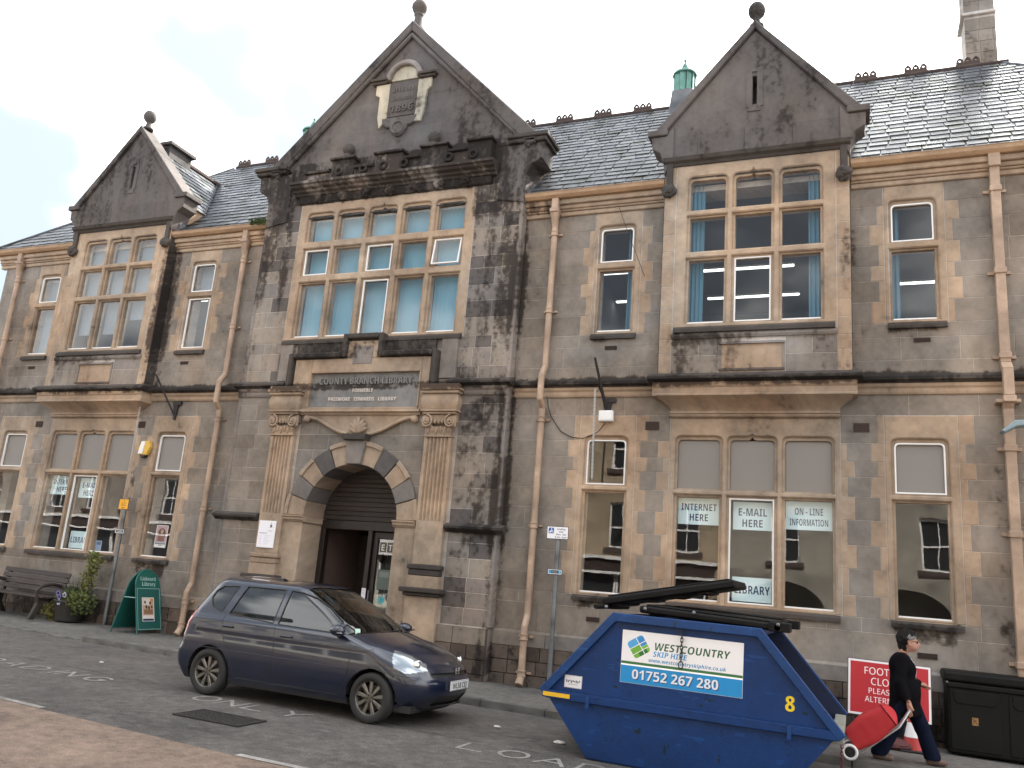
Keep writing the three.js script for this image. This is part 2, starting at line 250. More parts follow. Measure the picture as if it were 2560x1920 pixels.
const letters = { L: [[[0, 0], [0, 1], [0.9, 1]]], A: [[[0, 1], [0.5, 0], [1, 1]], [[0.2, 0.66], [0.8, 0.66]]], I: [[[0.3, 0], [0.3, 1]]], N: [[[0, 1], [0, 0], [0.9, 1], [0.9, 0]]], Y: [[[0, 0], [0.5, 0.5], [1, 0]], [[0.5, 0.5], [0.5, 1]]],
  O: [Array.from({ length: 15 }, (_, i) => [0.5 + 0.5 * Math.cos(i / 14 * 6.283), 0.5 + 0.5 * Math.sin(i / 14 * 6.283)])], D: [[[0, 1], [0, 0], [0.5, 0], [0.85, 0.2], [0.95, 0.5], [0.85, 0.8], [0.5, 1], [0, 1]]], G: [[[0.95, 0.2], [0.7, 0.02], [0.4, 0], [0.12, 0.2], [0, 0.5], [0.12, 0.8], [0.4, 1], [0.7, 0.98], [0.95, 0.8], [0.95, 0.55], [0.6, 0.55]]] };
function roadWord(chars, xs, w = 0.29) {
  const grp = new THREE.Group(); grp.name = numbered('road_marking'); grp.userData.kind = 'structure'; scene.add(grp);
  [...chars].forEach((c, i) => obj('painted_letter', letters[c].map((s, k) => stroke(s.map(([x, y]) => [xs[i] + x * w, 4.42 + y * 0.32]), 0.042, 0.0 + 0.0012 * k)), mPaint, grp));
}
roadWord('LOADING', [-11.25, -10.85, -10.42, -9.98, -9.56, -9.36, -8.93]);
roadWord('ONLY', [-7.2, -6.82, -6.44, -5.98]);
roadWord('LOADING', [-3.74, -3.33, -2.92, -2.5, -2.1, -1.9, -1.5]);
for (const [a, b] of [[-8.9, -7.6], [-4.95, -3.6], [-1.2, 0.2]]) struct('road_marking', stroke([[a, tanZ(a) - 0.05], [b, tanZ(b) - 0.05]], 0.085, 0.003), mPaint);
for (let x = -12.4; x < -3; x += rr(0.5, 1.1)) { const l = rr(0.3, 0.62), z = (q) => 4.24 + 0.075 * clamp(q + 8, -5, 0); struct('road_marking', stroke([[x, z(x)], [x + l, z(x + l)]], 0.075), mPaintWorn); }
for (const z of [2.0, 2.17]) struct('road_marking', stroke([[-16.6, z - 0.1], [-14.35, z]], 0.06), mPaint);
struct('road_marking', stroke([[-3.6, 3.7], [-3.3, 3.5]], 0.07), mPaintWorn);
{ // cast iron cover in the road
  const t = thing('manhole_cover', 'rectangular cast iron cover set in the dark road surface', 'manhole cover', [-6.17, roadY(-6.17), 5.4]); t.rotation.z = -0.0167;
  obj('frame', [bx(-0.42, 0.42, 0.0, 0.012, -0.235, -0.205), bx(-0.42, 0.42, 0.0, 0.012, 0.205, 0.235), bx(-0.42, -0.39, 0.0, 0.0121, -0.205, 0.205), bx(0.39, 0.42, 0.0, 0.0121, -0.205, 0.205)], mats.iron, t);
  obj('lid', bx(-0.388, 0.388, -0.01, 0.007, -0.203, 0.203), std([0.11, 0.095, 0.085], { roughness: 0.7, map: cl(mottle, 3, 3) }), t);
  const studs = []; for (let i = 0; i < 15; i++) for (let j = 0; j < 8; j++) studs.push(bx(-0.36 + i * 0.05, -0.335 + i * 0.05, 0.007, 0.013, -0.185 + j * 0.05, -0.16 + j * 0.05)); const s = obj('tread_studs', studs, mats.iron, t); s.userData.kind = 'stuff';
}

// scraps of litter by the gutter
for (const [x, z, k, label] of [[-3.02, 3.62, 1, 'crumpled white paper scrap on the road beside the skip'], [-3.9, 3.3, 0.6, 'small pale scrap on the road between car and skip'], [-9.9, 3.5, 0.5, 'small white scrap on the road behind the parked car']]) {
  const g = new THREE.IcosahedronGeometry(0.04 * k, 2), a = g.attributes.position; for (let i = 0; i < a.count; i++) { const q = V().fromBufferAttribute(a, i), n = 0.6 + 0.9 * fbm(q.x * 60 + x, q.z * 60 + q.y * 45, 2); a.setXYZ(i, q.x * n * 1.6, Math.max(q.y, -0.01) * n * 0.5, q.z * n); } g.computeVertexNormals();
  const o = tag(obj('paper_scrap', g, std([0.6, 0.58, 0.55])), label, 'litter'); o.position.set(x, roadY(x) + 0.008, z);
}
// ---------------------------------------------------------------- the library
const lib = thing('library_building', 'long two-storey stone library with three gables and slate roof', 'building');
const B = 0.25;                                    // how far the bays stand forward
const bays = [-1.437, -14.95], CXc = -8.2;         // centres of the side bays and of the entrance bay
const stones = [];                                 // {geo, mat, area weight} of the field
const cy = (a, breaks) => { const l = []; for (let i = 0; i + 1 < breaks.length; i++) { const h = breaks[i + 1] - breaks[i], n = Math.max(1, Math.round(h / a)); let y = breaks[i]; const w = Array.from({ length: n }, () => rr(0.75, 1.25)), s = w.reduce((p, q) => p + q); for (const k of w) { l.push([y, y + h * k / s]); y += h * k / s; } } return l; };
function lay(x0, x1, rows, blocks, zf, pick, lenA = 0.32, lenB = 0.62, joint = 0.008, quoin = []) {
  rows.forEach(([ya, yb], r) => {
    let iv = [[x0, x1]];
    const cut = (a, b) => { iv = iv.flatMap(([p, q]) => (b <= p || a >= q ? [[p, q]] : [[p, a], [b, q]].filter(([s, t]) => t - s > 0.02))); };
    for (const o of blocks) if (o[2] < yb - 0.03 && o[3] > ya + 0.03) cut(o[0], o[1]);
    for (const q of quoin) if (q[2] < yb - 0.03 && q[3] > ya + 0.03) for (const sd of [0, 1]) { // toothed sandstone dressings
      const e = sd ? q[1] : q[0], w = (r + sd) % 2 ? rr(0.17, 0.2) : rr(0.07, 0.1), a = sd ? e : e - w, b = sd ? e + w : e;
      if (a < x0 || b > x1) continue; cut(a, b); stones.push({ g: block(a + joint / 2, b - joint / 2, ya + joint / 2, yb - joint / 2, zf + rr(0, 0.003), 0.05), m: mats.sand[Math.floor(rnd() * 3)], x: a, area: (b - a) * (yb - ya) });
    }
    for (const [a, b] of iv) { let n = Math.max(1, Math.round((b - a) / rr(lenA, lenB))); const w = Array.from({ length: n }, () => rr(0.7, 1.3)), s = w.reduce((p, q) => p + q); let x = a; for (const k of w) { const e = x + (b - a) * k / s; if (e - x > 0.03) stones.push({ g: block(x + joint / 2, e - joint / 2, ya + joint / 2, yb - joint / 2, zf + rr(-0.001, 0.003), 0.05, 0.003), m: pick(), x, area: (e - x) * (yb - ya) }); x = e; } }
  });
}
const pickPier = () => (rnd() < 0.25 ? mats.blackStone : rnd() < 0.5 ? mats.soot[Math.floor(rnd() * 2)] : mats.field[Math.floor(rnd() * 4)]);
const pickField = () => mats.field[rnd() < 0.72 ? Math.floor(rnd() * 3) : Math.floor(rnd() * 6)], pickPlinth = () => mats.rubble[Math.floor(rnd() * 4)], pickGable = () => mats.gable[Math.floor(rnd() * 2)], pickDarkField = () => (rnd() < 0.4 ? mats.soot[Math.floor(rnd() * 2)] : pickField());

// --- windows: surround with stepped reveal; every light has a pane; some have a white casement
const panes = [];
function light(win, x0, x1, y0, y1, z, o = {}) {
  const r = o.round ? 0.075 : 0;
  if (o.casement) {
    const t = 0.023, s = r ? roundTop(x0, x1, y0, y1, r, THREE.Shape) : rectS(x0, x1, y0, y1); s.holes.push(r ? roundTop(x0 + t, x1 - t, y0 + t, y1 - t, r * 0.8) : roundRect(x0 + t, x1 - t, y0 + t, y1 - t, 0.001, THREE.Path));
    const c = obj('casement', ext(s, -0.02, 0.02, 0.004), mats.white, win); c.position.set(0, 0, z + 0.028);
    if (o.tilt) { c.geometry.translate(0, -y1, 0); c.position.y = y1; c.rotation.x = o.tilt; }
  } else if (o.bead) obj('sill_bead', bx(x0 + 0.002, x1 - 0.002, y0 + 0.001, y0 + 0.022, z - 0.005, z + 0.03), mats.white, win);
  const p = obj('pane', new THREE.ShapeGeometry(r ? roundTop(x0 + 0.004, x1 - 0.004, y0 + 0.004, y1 - 0.004, r, THREE.Shape) : rectS(x0 + 0.004, x1 - 0.004, y0 + 0.004, y1 - 0.004)), o.film ? mats.film : y1 < 4.5 ? mats.glassGround : mats.glass, win);
  p.position.z = z; if (o.tilt) { p.geometry.translate(0, -y1, 0); p.position.y = y1; p.position.z = z + 0.028; p.rotation.x = o.tilt; }
  return p;
}
function ogee(x0, x1, y0, y1, r) { // light head with a small pointed rise in the middle
  const s = new THREE.Path(), c = (x0 + x1) / 2; s.moveTo(x0, y0); s.lineTo(x1, y0); s.lineTo(x1, y1 - r); s.quadraticCurveTo(x1, y1, x1 - r, y1); s.lineTo(c + 0.07, y1); s.quadraticCurveTo(c + 0.015, y1 + 0.005, c, y1 + 0.055); s.quadraticCurveTo(c - 0.015, y1 + 0.005, c - 0.07, y1); s.lineTo(x0 + r, y1); s.quadraticCurveTo(x0, y1, x0, y1 - r); s.lineTo(x0, y0); return s;
}
// cols [[x0,x1]...], rows [[y0,y1]...] from the bottom up; outer rectangle; face plane zf; opts(c, r) per light
function stoneWindow(cols, rows, [X0, X1, Y0, Y1], zf, opts, label, sillOver = 0.03) {
  const g = 0.042, R = rows.length, top = R - 1, mid = cols.length > 1 ? (cols.length - 1) / 2 : -1;
  const s1 = rectS(X0, X1, Y0, Y1), s2 = rectS(X0 + 0.004, X1 - 0.004, Y0 + 0.004, Y1 - 0.004);
  cols.forEach(([a, b], c) => rows.forEach(([p, q], r) => {
    const e = r === top ? 0.055 : g * 0.7;
    s1.holes.push(r === top ? (c === mid ? ogee(a - g, b + g, p - g * 0.6, q + e, 0.1) : roundTop(a - g, b + g, p - g * 0.6, q + e, 0.11)) : roundRect(a - g, b + g, p - g * 0.6, q + e, 0.004, THREE.Path));
    s2.holes.push(r === top ? (c === mid ? ogee(a, b, p, q, 0.07) : roundTop(a, b, p, q, 0.075)) : roundRect(a, b, p, q, 0.002, THREE.Path));
  }));
  const w = obj('window', [ext(s1, zf - 0.062, zf, 0.018), ext(s2, zf - 0.2, zf - 0.052, 0.006)], mats.sand[0], lib); if (label) w.userData.label = label;
  const sill = obj('sill', prof([[zf - 0.2, Y0 - 0.09], [zf + sillOver + 0.03, Y0 - 0.09], [zf + sillOver + 0.03, Y0 - 0.035], [zf + sillOver, Y0 - 0.002], [zf - 0.2, Y0 - 0.002]], X0 + 0.03, X1 - 0.03), mats.dark, w);
  cols.forEach(([a, b], c) => rows.forEach(([p, q], r) => light(w, a, b, p, q, zf - 0.095, { round: r === top, bead: r === 0, ...(opts ? opts(c, r) : {}) })));
  return w;
}
const openings = [], quoins = [], keep = [];
// single lights: ground and first floor
const singles = [[-4.04, -3.393], [0.522, 1.178], [-13.10, -12.45], [-17.58, -16.93]];
singles.forEach(([a, b], i) => {
  const G = [a - 0.125, b + 0.165, 1.53, 4.383], U0 = i === 3 ? -17.49 : i === 2 ? -12.985 : a + 0.04, U1 = i === 3 ? -16.92 : i === 2 ? -12.42 : b - 0.035, U = [U0 - 0.105, U1 + 0.15, 5.765, 7.975];
  stoneWindow([[a, b]], [[1.573, 3.135], [3.262, 3.99]], G, 0.006, (c, r) => (r ? { casement: true, film: i !== 0 } : {}));
  stoneWindow([[U0, U1]], [[5.835, 6.915], [7.07, 7.68]], U, 0.006, (c, r) => ({ casement: r === 1 || i === 2 }));
  for (const R of [G, U]) { openings.push([R[0] + 0.07, R[1] - 0.07, R[2] - 0.01, R[3] - 0.22]); keep.push(R); quoins.push([R[0], R[1], R[2] + 0.12, R[3] - 0.3]); }
});
// triple lights under the bays
for (const c of bays) {
  const d = c + 1.437, R = [-2.686 + d, -0.185 + d, 1.53, 4.35];
  stoneWindow([[-2.562, -1.916], [-1.765, -1.114], [-0.966, -0.308]].map((q) => q.map((v) => v + d)), [[1.58, 3.118], [3.243, 4.004]], R, 0.006, (k, r) => (r ? { film: true } : { casement: k === 1 }));
  openings.push([R[0] + 0.08, R[1] - 0.08, 1.53, 4.1]); keep.push(R); quoins.push([R[0], R[1], 1.6, 4.0]);
}
// --- main walls
const wallBreaks1 = [0.9, 1.34, 1.53, 3.97, 4.383, 4.69], wallBreaks2 = [4.98, 5.55, 5.765, 7.66, 7.975];
const segs = [[-18.75, -10.98], [-5.42, 6.4]];
const doorHole = new THREE.Path(); doorHole.moveTo(-9.22, -0.4); doorHole.lineTo(-7.18, -0.4); doorHole.lineTo(-7.18, 2.5); doorHole.absarc(-8.2, 2.5, 1.02, 0, Math.PI, false); doorHole.lineTo(-9.22, -0.4);
for (const [a, b] of segs) {
  const s = rectS(a, b, -0.5, 8.3); for (const o of openings) if (o[0] > a && o[1] < b) s.holes.push(roundRect(o[0], o[1], o[2], o[3], 0.001, THREE.Path));
  for (const c of bays) if (c > a && c < b) s.holes.push(roundRect(c - 1.3, c + 1.3, 5.5, 8.2, 0.001, THREE.Path));
  obj('wall', ext(s, -0.42, -0.004), mats.mortar, lib);
}
const bayBlock = bays.map((c) => [c - 1.43, c + 1.43, 4.3, 9]);
const tri = keep;
for (const [a, b] of segs) {
  lay(a, Math.min(b, 3.4), cy(0.31, wallBreaks1), [...keep, ...bays.map((c) => [c - 1.25, c + 1.25, 4.34, 4.7])], 0, pickField, 0.45, 0.9, 0.006, quoins.filter((q) => q[2] < 4));
  lay(a, Math.min(b, 3.4), cy(0.31, wallBreaks2), [...keep, ...bayBlock], 0, pickField, 0.45, 0.95, 0.006, quoins.filter((q) => q[2] > 4));
}
// plinth
for (const [a, b] of segs) {
  obj('plinth', bx(a, b, -0.6, 0.868, -0.3, 0.062), mats.rubble[1], lib);
  lay(a, Math.min(b, 3.4), cy(0.24, [0.66, 0.87]), [], 0.075, pickDarkField, 0.5, 0.9);
  lay(a, Math.min(b, 3.4), cy(0.2, [-0.2, 0.66]), [], 0.085, pickPlinth, 0.25, 0.55, 0.014);
  obj('plinth_cap', prof([[-0.02, 0.868], [0.075, 0.868], [0.0, 0.905], [-0.02, 0.905]], a, b), mats.field[0], lib);
}
// --- string course, eaves cornice, gutter
const stringProf = (z) => [[z - 0.05, 4.845], [z + 0.07, 4.845], [z + 0.11, 4.87], [z + 0.155, 4.88], [z + 0.155, 4.925], [z + 0.12, 4.95], [z + 0.03, 4.99], [z - 0.05, 4.99]];
const bandProf = (z) => [[z - 0.05, 4.69], [z + 0.03, 4.69], [z + 0.045, 4.72], [z + 0.045, 4.77], [z + 0.075, 4.80], [z + 0.075, 4.842], [z - 0.05, 4.842]];
const gut = [];
for (const [a, b] of [[-18.9, -16.4], [-13.5, -10.98], [-5.42, -2.88], [0.01, 6.5]]) {
  obj('string_course', prof(stringProf(0), a, b), mats.dark, lib);
  obj('string_band', prof(bandProf(0), a, b), mats.sand[0], lib);
  const a2 = a, b2 = b;
  [[7.972, 8.05, 0.03], [8.052, 8.085, 0.06], [8.087, 8.16, 0.085], [8.162, 8.255, 0.13]].forEach(([p, q, z], i) => obj('eaves_cornice', prof([[-0.05, p], [z, p], [z + 0.012, p + 0.012], [z + 0.012, q - 0.008], [z, q], [-0.05, q]], a2, b2), mats.sand[i % 3], lib));
  obj('gutter', prof([[0.05, 8.257], [0.20, 8.257], [0.25, 8.30], [0.262, 8.345], [0.275, 8.365], [0.235, 8.365], [0.2, 8.33], [0.05, 8.33]], a2, b2), mats.gutter, lib);
}
// --- projecting side bays
function sideBay(c) {
  const L = c - 1.43, R = c + 1.43, d = c + 1.437;
  // cove under the bay, spreading outward
  obj('bay_cove', surf((u, v) => { const t = v, zz = 0.05 + (B + 0.05) * Math.pow(t, 1.7), w = 1.22 + 0.21 * Math.pow(t, 1.5), y = 4.43 + 0.2 * t; const k = u * 3; // left return, front, right return
    if (k < 1) return V(c - w, y, zz * k); if (k > 2) return V(c + w, y, zz * (3 - k)); return V(c - w + 2 * w * (k - 1), y, zz); }, 60, 12), mats.sand[1], lib);
  obj('bay_moulding', [prof([[0, 4.345], [0.05, 4.345], [0.075, 4.365], [0.075, 4.39], [0.1, 4.40], [0.1, 4.432], [0, 4.432]], c - 1.25, c + 1.25)], mats.sand[0], lib);
  obj('string_band', [prof([[0, 4.63], [B + 0.075, 4.63], [B + 0.075, 4.655], [B + 0.05, 4.67], [B + 0.05, 4.76], [B + 0.08, 4.79], [B + 0.08, 4.842], [0, 4.842]], L - 0.06, R + 0.06)], mats.sand[1], lib);
  obj('string_course', prof([[0, 4.845], [B + 0.07, 4.845], [B + 0.11, 4.87], [B + 0.16, 4.88], [B + 0.16, 4.93], [B + 0.12, 4.955], [B + 0.02, 5.0], [0, 5.0]], L - 0.13, R + 0.13), mats.dark, lib);
  // body with its window hole
  const s = rectS(L + 0.015, R - 0.015, 4.99, 8.71); s.holes.push(roundRect(-2.62 + d, -0.26 + d, 5.7, 8.45, 0.001, THREE.Path));
  obj('bay_wall', ext(s, -0.1, B - 0.004), mats.mortar, lib); for (const x of [L, R]) obj('bay_return', bx(x - 0.006, x + 0.006, 5.0, 8.7, -0.05, B - 0.012), mats.dark, lib); for (const x of [L, R]) obj('dormer_cheek', bx(x - 0.05, x + 0.05, 8.4, 9.15, -1.6, -0.101), mats.sand[2], lib);
  stoneWindow([[-2.44, -1.878], [-1.72, -1.163], [-1.003, -0.437]].map((q) => q.map((v) => v + d)), [[5.832, 6.893], [7.047, 7.63], [7.772, 8.298]], [-2.668 + d, -0.205 + d, 5.745, 8.56], B + 0.004, (k, r) => (c > -5 && k === 1 && r === 0 ? { casement: true } : {}));
  // quoin blocks and apron
  const win = [-2.668 + d, -0.205 + d, 5.56, 8.56];
  const rowsB = cy(0.3, [5.0, 5.555, 8.56, 8.71]);
  rowsB.forEach(([ya, yb], r) => { for (const [a, b] of [[L, win[0]], [win[1], R]]) stones.push({ g: block(a + 0.004, b - 0.004, ya + 0.004, yb - 0.004, B, 0.1), m: mats.sand[(r + (a > c ? 1 : 0)) % 3], x: a, area: 0.1 }); });
  obj('sill_band', prof([[B - 0.05, 5.56], [B + 0.03, 5.56], [B + 0.05, 5.6], [B + 0.012, 5.655], [B - 0.05, 5.655]], win[0], win[1]), mats.soot[0], lib);
  lay(win[0], win[1], cy(0.28, [5.0, 5.555]), [[c - 0.5, c + 0.5, 5.0, 5.5]], B, pickDarkField, 0.4, 0.7);
  const pl = obj('carved_plaque', [bx(c - 0.48, c + 0.48, 5.02, 5.48, B - 0.05, B + 0.002)], mats.sand[2], lib);
  obj('plaque_ledge', [prof([[B - 0.01, 5.06], [B + 0.05, 5.06], [B + 0.03, 5.03], [B - 0.01, 5.03]], c - 0.49, c + 0.49), prof([[B - 0.01, 5.45], [B + 0.04, 5.45], [B + 0.04, 5.485], [B - 0.01, 5.5]], c - 0.49, c + 0.49), bx(c - 0.49, c - 0.455, 5.062, 5.448, B - 0.01, B + 0.02), bx(c + 0.455, c + 0.49, 5.062, 5.448, B - 0.01, B + 0.02)], mats.soot[0], pl);
  // label-mould stops: carved bosses at the bay corners, with shafts above
  for (const x of [L + 0.08, R - 0.08]) {
    const h = obj('carved_boss', lumpy(V(x, 8.12, B + 0.05), 0.12, 0.30), mats.dark, lib);
    obj('shaft', [bx(x - 0.055, x + 0.055, 8.2, 8.72, B - 0.02, B + 0.06, 0.02)], mats.dark, h);
  }
  // gable
  const k = 1.68, ky = 9.17, ay = 10.93;
  obj('gable_cornice', prof([[B - 0.1, 8.56], [B + 0.03, 8.56], [B + 0.05, 8.6], [B + 0.1, 8.63], [B + 0.12, 8.69], [B + 0.04, 8.73], [B - 0.1, 8.73]], L - 0.02, R + 0.02), mats.dark, lib);
  const gs = poly([[c - 1.46, 8.7], [c + 1.46, 8.7], [c + 1.5, 9.15], [c, ay], [c - 1.5, 9.15]]); gs.holes.push(roundRect(c - 0.036, c + 0.036, 9.55, 10.07, 0.001, THREE.Path));
  obj('gable_wall', ext(gs, B - 0.32, B + 0.004, 0.004), mats.gable[1], lib);
  obj('vent_slit', bx(c - 0.05, c + 0.05, 9.52, 10.1, B - 0.42, B - 0.325), mats.gable[1], lib);
  lay(c - 1.44, c + 1.44, cy(0.3, [8.74, 9.13]), [], B + 0.014, pickGable, 0.5, 0.9, 0.005);
  obj('slit_surround', [bx(c - 0.13, c - 0.04, 9.5, 10.14, B, B + 0.02), bx(c + 0.04, c + 0.13, 9.5, 10.14, B, B + 0.02), bx(c - 0.1, c + 0.1, 10.142, 10.22, B, B + 0.021), bx(c - 0.1, c + 0.1, 9.42, 9.498, B, B + 0.021)], mats.gable[1], lib);
  for (const sd of [-1, 1]) {
    const q = (x, y) => [c + sd * x, y];
    const cop = poly([q(0, ay + 0.02), q(0, ay + 0.16), q(1.60, ky + 0.10), q(1.60, ky + 0.0), q(1.5, ky - 0.02)]); obj('gable_coping', ext(cop, B - 0.36, B + 0.07, 0.015), mats.gable[0], lib);
    const kn = obj('kneeler', ext(poly([q(1.30, 8.74), q(1.44, 8.42), q(1.46, 8.62), q(1.52, 8.82), q(1.66, 8.92), q(1.68, 9.14), q(1.44, 9.14), q(1.30, 9.3)]), B - 0.36, B + 0.05, 0.015), mats.gable[1], lib);
    obj('kneeler_cap', bx(Math.min(c + sd * 1.4, c + sd * 1.74), Math.max(c + sd * 1.4, c + sd * 1.74), 9.142, 9.25, B - 0.4, B + 0.09, 0.02), mats.gable[0], kn);
  }
  const f = obj('finial', lathe([[0.0, 0], [0.12, 0.0], [0.12, 0.05], [0.08, 0.07], [0.055, 0.16], [0.06, 0.2], [0.085, 0.215], [0.13, 0.27], [0.145, 0.34], [0.135, 0.4], [0.1, 0.46], [0.05, 0.485], [0, 0.49]], 20).translate(c + 0.005, 11.06, B - 0.13), mats.gable[0], lib);
}
// rough carved lump
function lumpy(p, r, amp) { const g = new THREE.IcosahedronGeometry(r, 4), a = g.attributes.position, v = V(); for (let i = 0; i < a.count; i++) { v.fromBufferAttribute(a, i); const k = 1 + amp * (fbm(v.x * 22 + p.x * 3, v.y * 22 + v.z * 19, 3) - 0.5) * 2; v.multiplyScalar(k); a.setXYZ(i, v.x, v.y, v.z * 0.8); } g.computeVertexNormals(); return g.translate(p.x, p.y, p.z); }
for (const c of bays) sideBay(c);
// --- entrance bay
{
  const L = -10.98, R = -5.42, c = CXc;
  const s = rectS(L + 0.015, R - 0.015, -0.5, 9.5); s.holes.push(roundRect(-10.1, -6.46, 5.8, 8.5, 0.001, THREE.Path), doorHole);
  obj('bay_wall', ext(s, -0.12, B - 0.004), mats.mortar, lib); for (const x of [L, R]) { obj('bay_return', bx(x - 0.007, x + 0.007, -0.5, 8.3, -0.1, B - 0.012), mats.soot[1], lib); obj('gable_cheek', bx(x - 0.05, x + 0.05, 8.3, 9.5, -1.6, -0.121), mats.sand[2], lib); }
  const cx5 = [[-9.975, -9.43], [-9.27, -8.73], [-8.555, -8.015], [-7.83, -7.29], [-7.12, -6.57]];
  stoneWindow(cx5, [[5.88, 6.955], [7.14, 7.66], [7.85, 8.39]], [-10.19, -6.335, 5.8, 8.63], B + 0.006, (k, r) => (r === 1 && k === 0 ? { casement: true } : r === 1 && k === 4 ? { casement: true, tilt: -0.16 } : k === 2 && r < 2 ? { casement: true } : {}));
  const holes = [[-10.19, -6.335, 5.76, 8.64], [-9.76, -6.85, 4.4, 5.42], [-8.66, -7.9, 5.4, 5.8], [-10.12, -9.5, -1, 4.87], [-6.9, -6.27, -1, 4.87], [-9.56, -6.86, -1, 2.5]];
  // field stones of the bay: piers, spandrels
  const rows = cy(0.29, [0.9, 2.5, 3.98, 4.87]);
  for (const row of rows) { const [ya, yb] = row; const ym = Math.min(yb, 3.84), hw = ya > 3.84 ? 0 : Math.max(Math.sqrt(Math.max(0, 1.3 * 1.3 - Math.max(0, yb - 2.5) ** 2)), 0.06 + Math.sqrt(Math.max(0, 0.95 * 0.95 - Math.max(0, ya - 2.5) ** 2))); const arch = ya < 2.5 ? [[-9.56, -6.86, ya, yb]] : hw > 0 ? [[c - hw, c + hw, ya, yb]] : []; lay(L, -6.6, [row], [...holes, ...arch], B, pickField, 0.36, 0.66); lay(-6.6, R, [row], [...holes, ...arch], B, pickPier, 0.3, 0.56); }
  lay(L, R, cy(0.3, [5.0, 5.76, 8.63]), holes, B, pickPier, 0.3, 0.55);
  obj('plinth', bx(L, -9.45, -0.5, 0.88, -0.1, B + 0.055), mats.rubble[1], lib); obj('plinth', bx(-6.95, R, -0.5, 0.88, -0.1, B + 0.055), mats.rubble[1], lib);
  for (const [a, b] of [[L, -9.45], [-6.95, R]]) { lay(a, b, cy(0.24, [0.62, 0.88]), [], B + 0.07, pickDarkField, 0.4, 0.7); lay(a, b, cy(0.2, [-0.2, 0.62]), [], B + 0.08, pickPlinth, 0.25, 0.5, 0.014); }
  // side quoins on the return faces catch light: plain edge stones
  for (const x of [L, R]) obj('corner_shaft', bx(x - 0.035, x + 0.035, 0.9, 8.4, B - 0.2, B + 0.012, 0.012), mats.soot[0], lib);
  obj('string_course', prof(stringProf(B), L - 0.1, -9.9), mats.dark, lib); obj('string_course', prof(stringProf(B), -6.5, R + 0.1), mats.dark, lib);
  obj('string_band', prof(bandProf(B), L - 0.03, -10.2), mats.soot[0], lib); obj('string_band', prof(bandProf(B), -6.2, R + 0.03), mats.soot[0], lib);
  for (const [a, b] of [[-11.12, -10.12], [-6.3, -5.25]]) obj('sill_course', prof([[B - 0.02, 2.36], [B + 0.03, 2.36], [B + 0.06, 2.39], [B + 0.12, 2.42], [B + 0.13, 2.46], [B + 0.02, 2.51], [B - 0.02, 2.51]], a, b), mats.dark, lib);
  // arch: eleven alternating voussoirs, the keystone proud
  const N = 11, r0 = 0.95, r1 = 1.335;
  for (let i = 0; i < N; i++) {
    const a0 = Math.PI * (i / N) + 0.006, a1 = Math.PI * ((i + 1) / N) - 0.006, key = i === 5, grey = i % 2 === 1;
    const sh = new THREE.Shape(); sh.absarc(c, 2.5, r1 + (key ? 0 : 0), a0, a1, false); sh.absarc(c, 2.5, r0, a1, a0, true);
    if (key) { const ks = poly([[c - 0.145, 3.44], [c + 0.145, 3.44], [c + 0.205, 3.86], [c - 0.205, 3.86]]); const k = obj('keystone', ext(ks, -0.45, B + 0.13, 0.012), mats.soot[1], lib); obj('keystone_cap', [ext(poly([[c - 0.215, 3.862], [c + 0.215, 3.862], [c + 0.25, 3.97], [c - 0.25, 3.97]]), B, B + 0.2, 0.01)], mats.dark, k); continue; }
    const v = obj('voussoir', ext(sh, -0.45, B + (grey ? 0.062 : 0.05), 0.008), grey ? (i % 4 === 1 ? mats.soot[1] : mats.blackStone) : mats.sand[i % 3], lib);
    if (!grey) { const rim = new THREE.Shape(); rim.absarc(c, 2.5, r1 + 0.03, a0, a1, false); rim.absarc(c, 2.5, r1 - 0.05, a1, a0, true); obj('arch_moulding', ext(rim, B + 0.05, B + 0.085, 0.01), mats.sand[0], v); }
  }
  // jambs and imposts
  for (const [a, b, o] of [[-9.56, -9.14, 1], [-7.26, -6.86, -1]]) {
    const j = obj('door_jamb', bx(a, b, -0.2, 2.385, -0.45, B + 0.05, 0.012), mats.sand[0], lib);
    obj('impost', prof([[-0.45, 2.387], [B + 0.06, 2.387], [B + 0.075, 2.41], [B + 0.1, 2.425], [B + 0.1, 2.46], [B + 0.13, 2.475], [B + 0.13, 2.498], [-0.45, 2.498]], a - (o > 0 ? 0.0 : 0.03), b + (o > 0 ? 0.03 : 0.0)), mats.sand[1], j);
  }
  // pilasters
  const pilaster = (x0, x1) => {
    const p = obj('pilaster', bx(x0, x1, 1.8, 2.52, B - 0.02, B + 0.1, 0.008), mats.sand[0], lib), w = x1 - x0, z1 = B + 0.1;
    const pts = [[x0, -(B - 0.02)], [x0, -z1]]; for (let k = 0; k < 6; k++) { const a = x0 + w * (0.1 + k * 0.137), b = a + w * 0.1; pts.push([a, -z1]); for (let q = 1; q < 6; q++) { const t = q / 6; pts.push([a + (b - a) * t, -z1 + 0.035 * Math.sin(Math.PI * t)]); } pts.push([b, -z1]); } pts.push([x1, -z1], [x1, -(B - 0.02)]);
    obj('fluted_shaft', ext(poly(pts), 0, 1.41).rotateX(-Math.PI / 2).translate(0, 2.522, 0), mats.sand[1], p);
    const m = (x0 + x1) / 2, cap = [];
    cap.push(bx(x0 - 0.01, x1 + 0.01, 3.935, 3.965, B, B + 0.125, 0.008), bx(x0 + 0.02, x1 - 0.02, 3.966, 4.12, B, B + 0.11), bx(x0 - 0.06, x1 + 0.06, 4.33, 4.37, B, B + 0.16, 0.008), bx(x0 - 0.09, x1 + 0.09, 4.372, 4.41, B, B + 0.19, 0.008), bx(x0 - 0.06, x1 + 0.06, 4.18, 4.328, B, B + 0.12, 0.02));
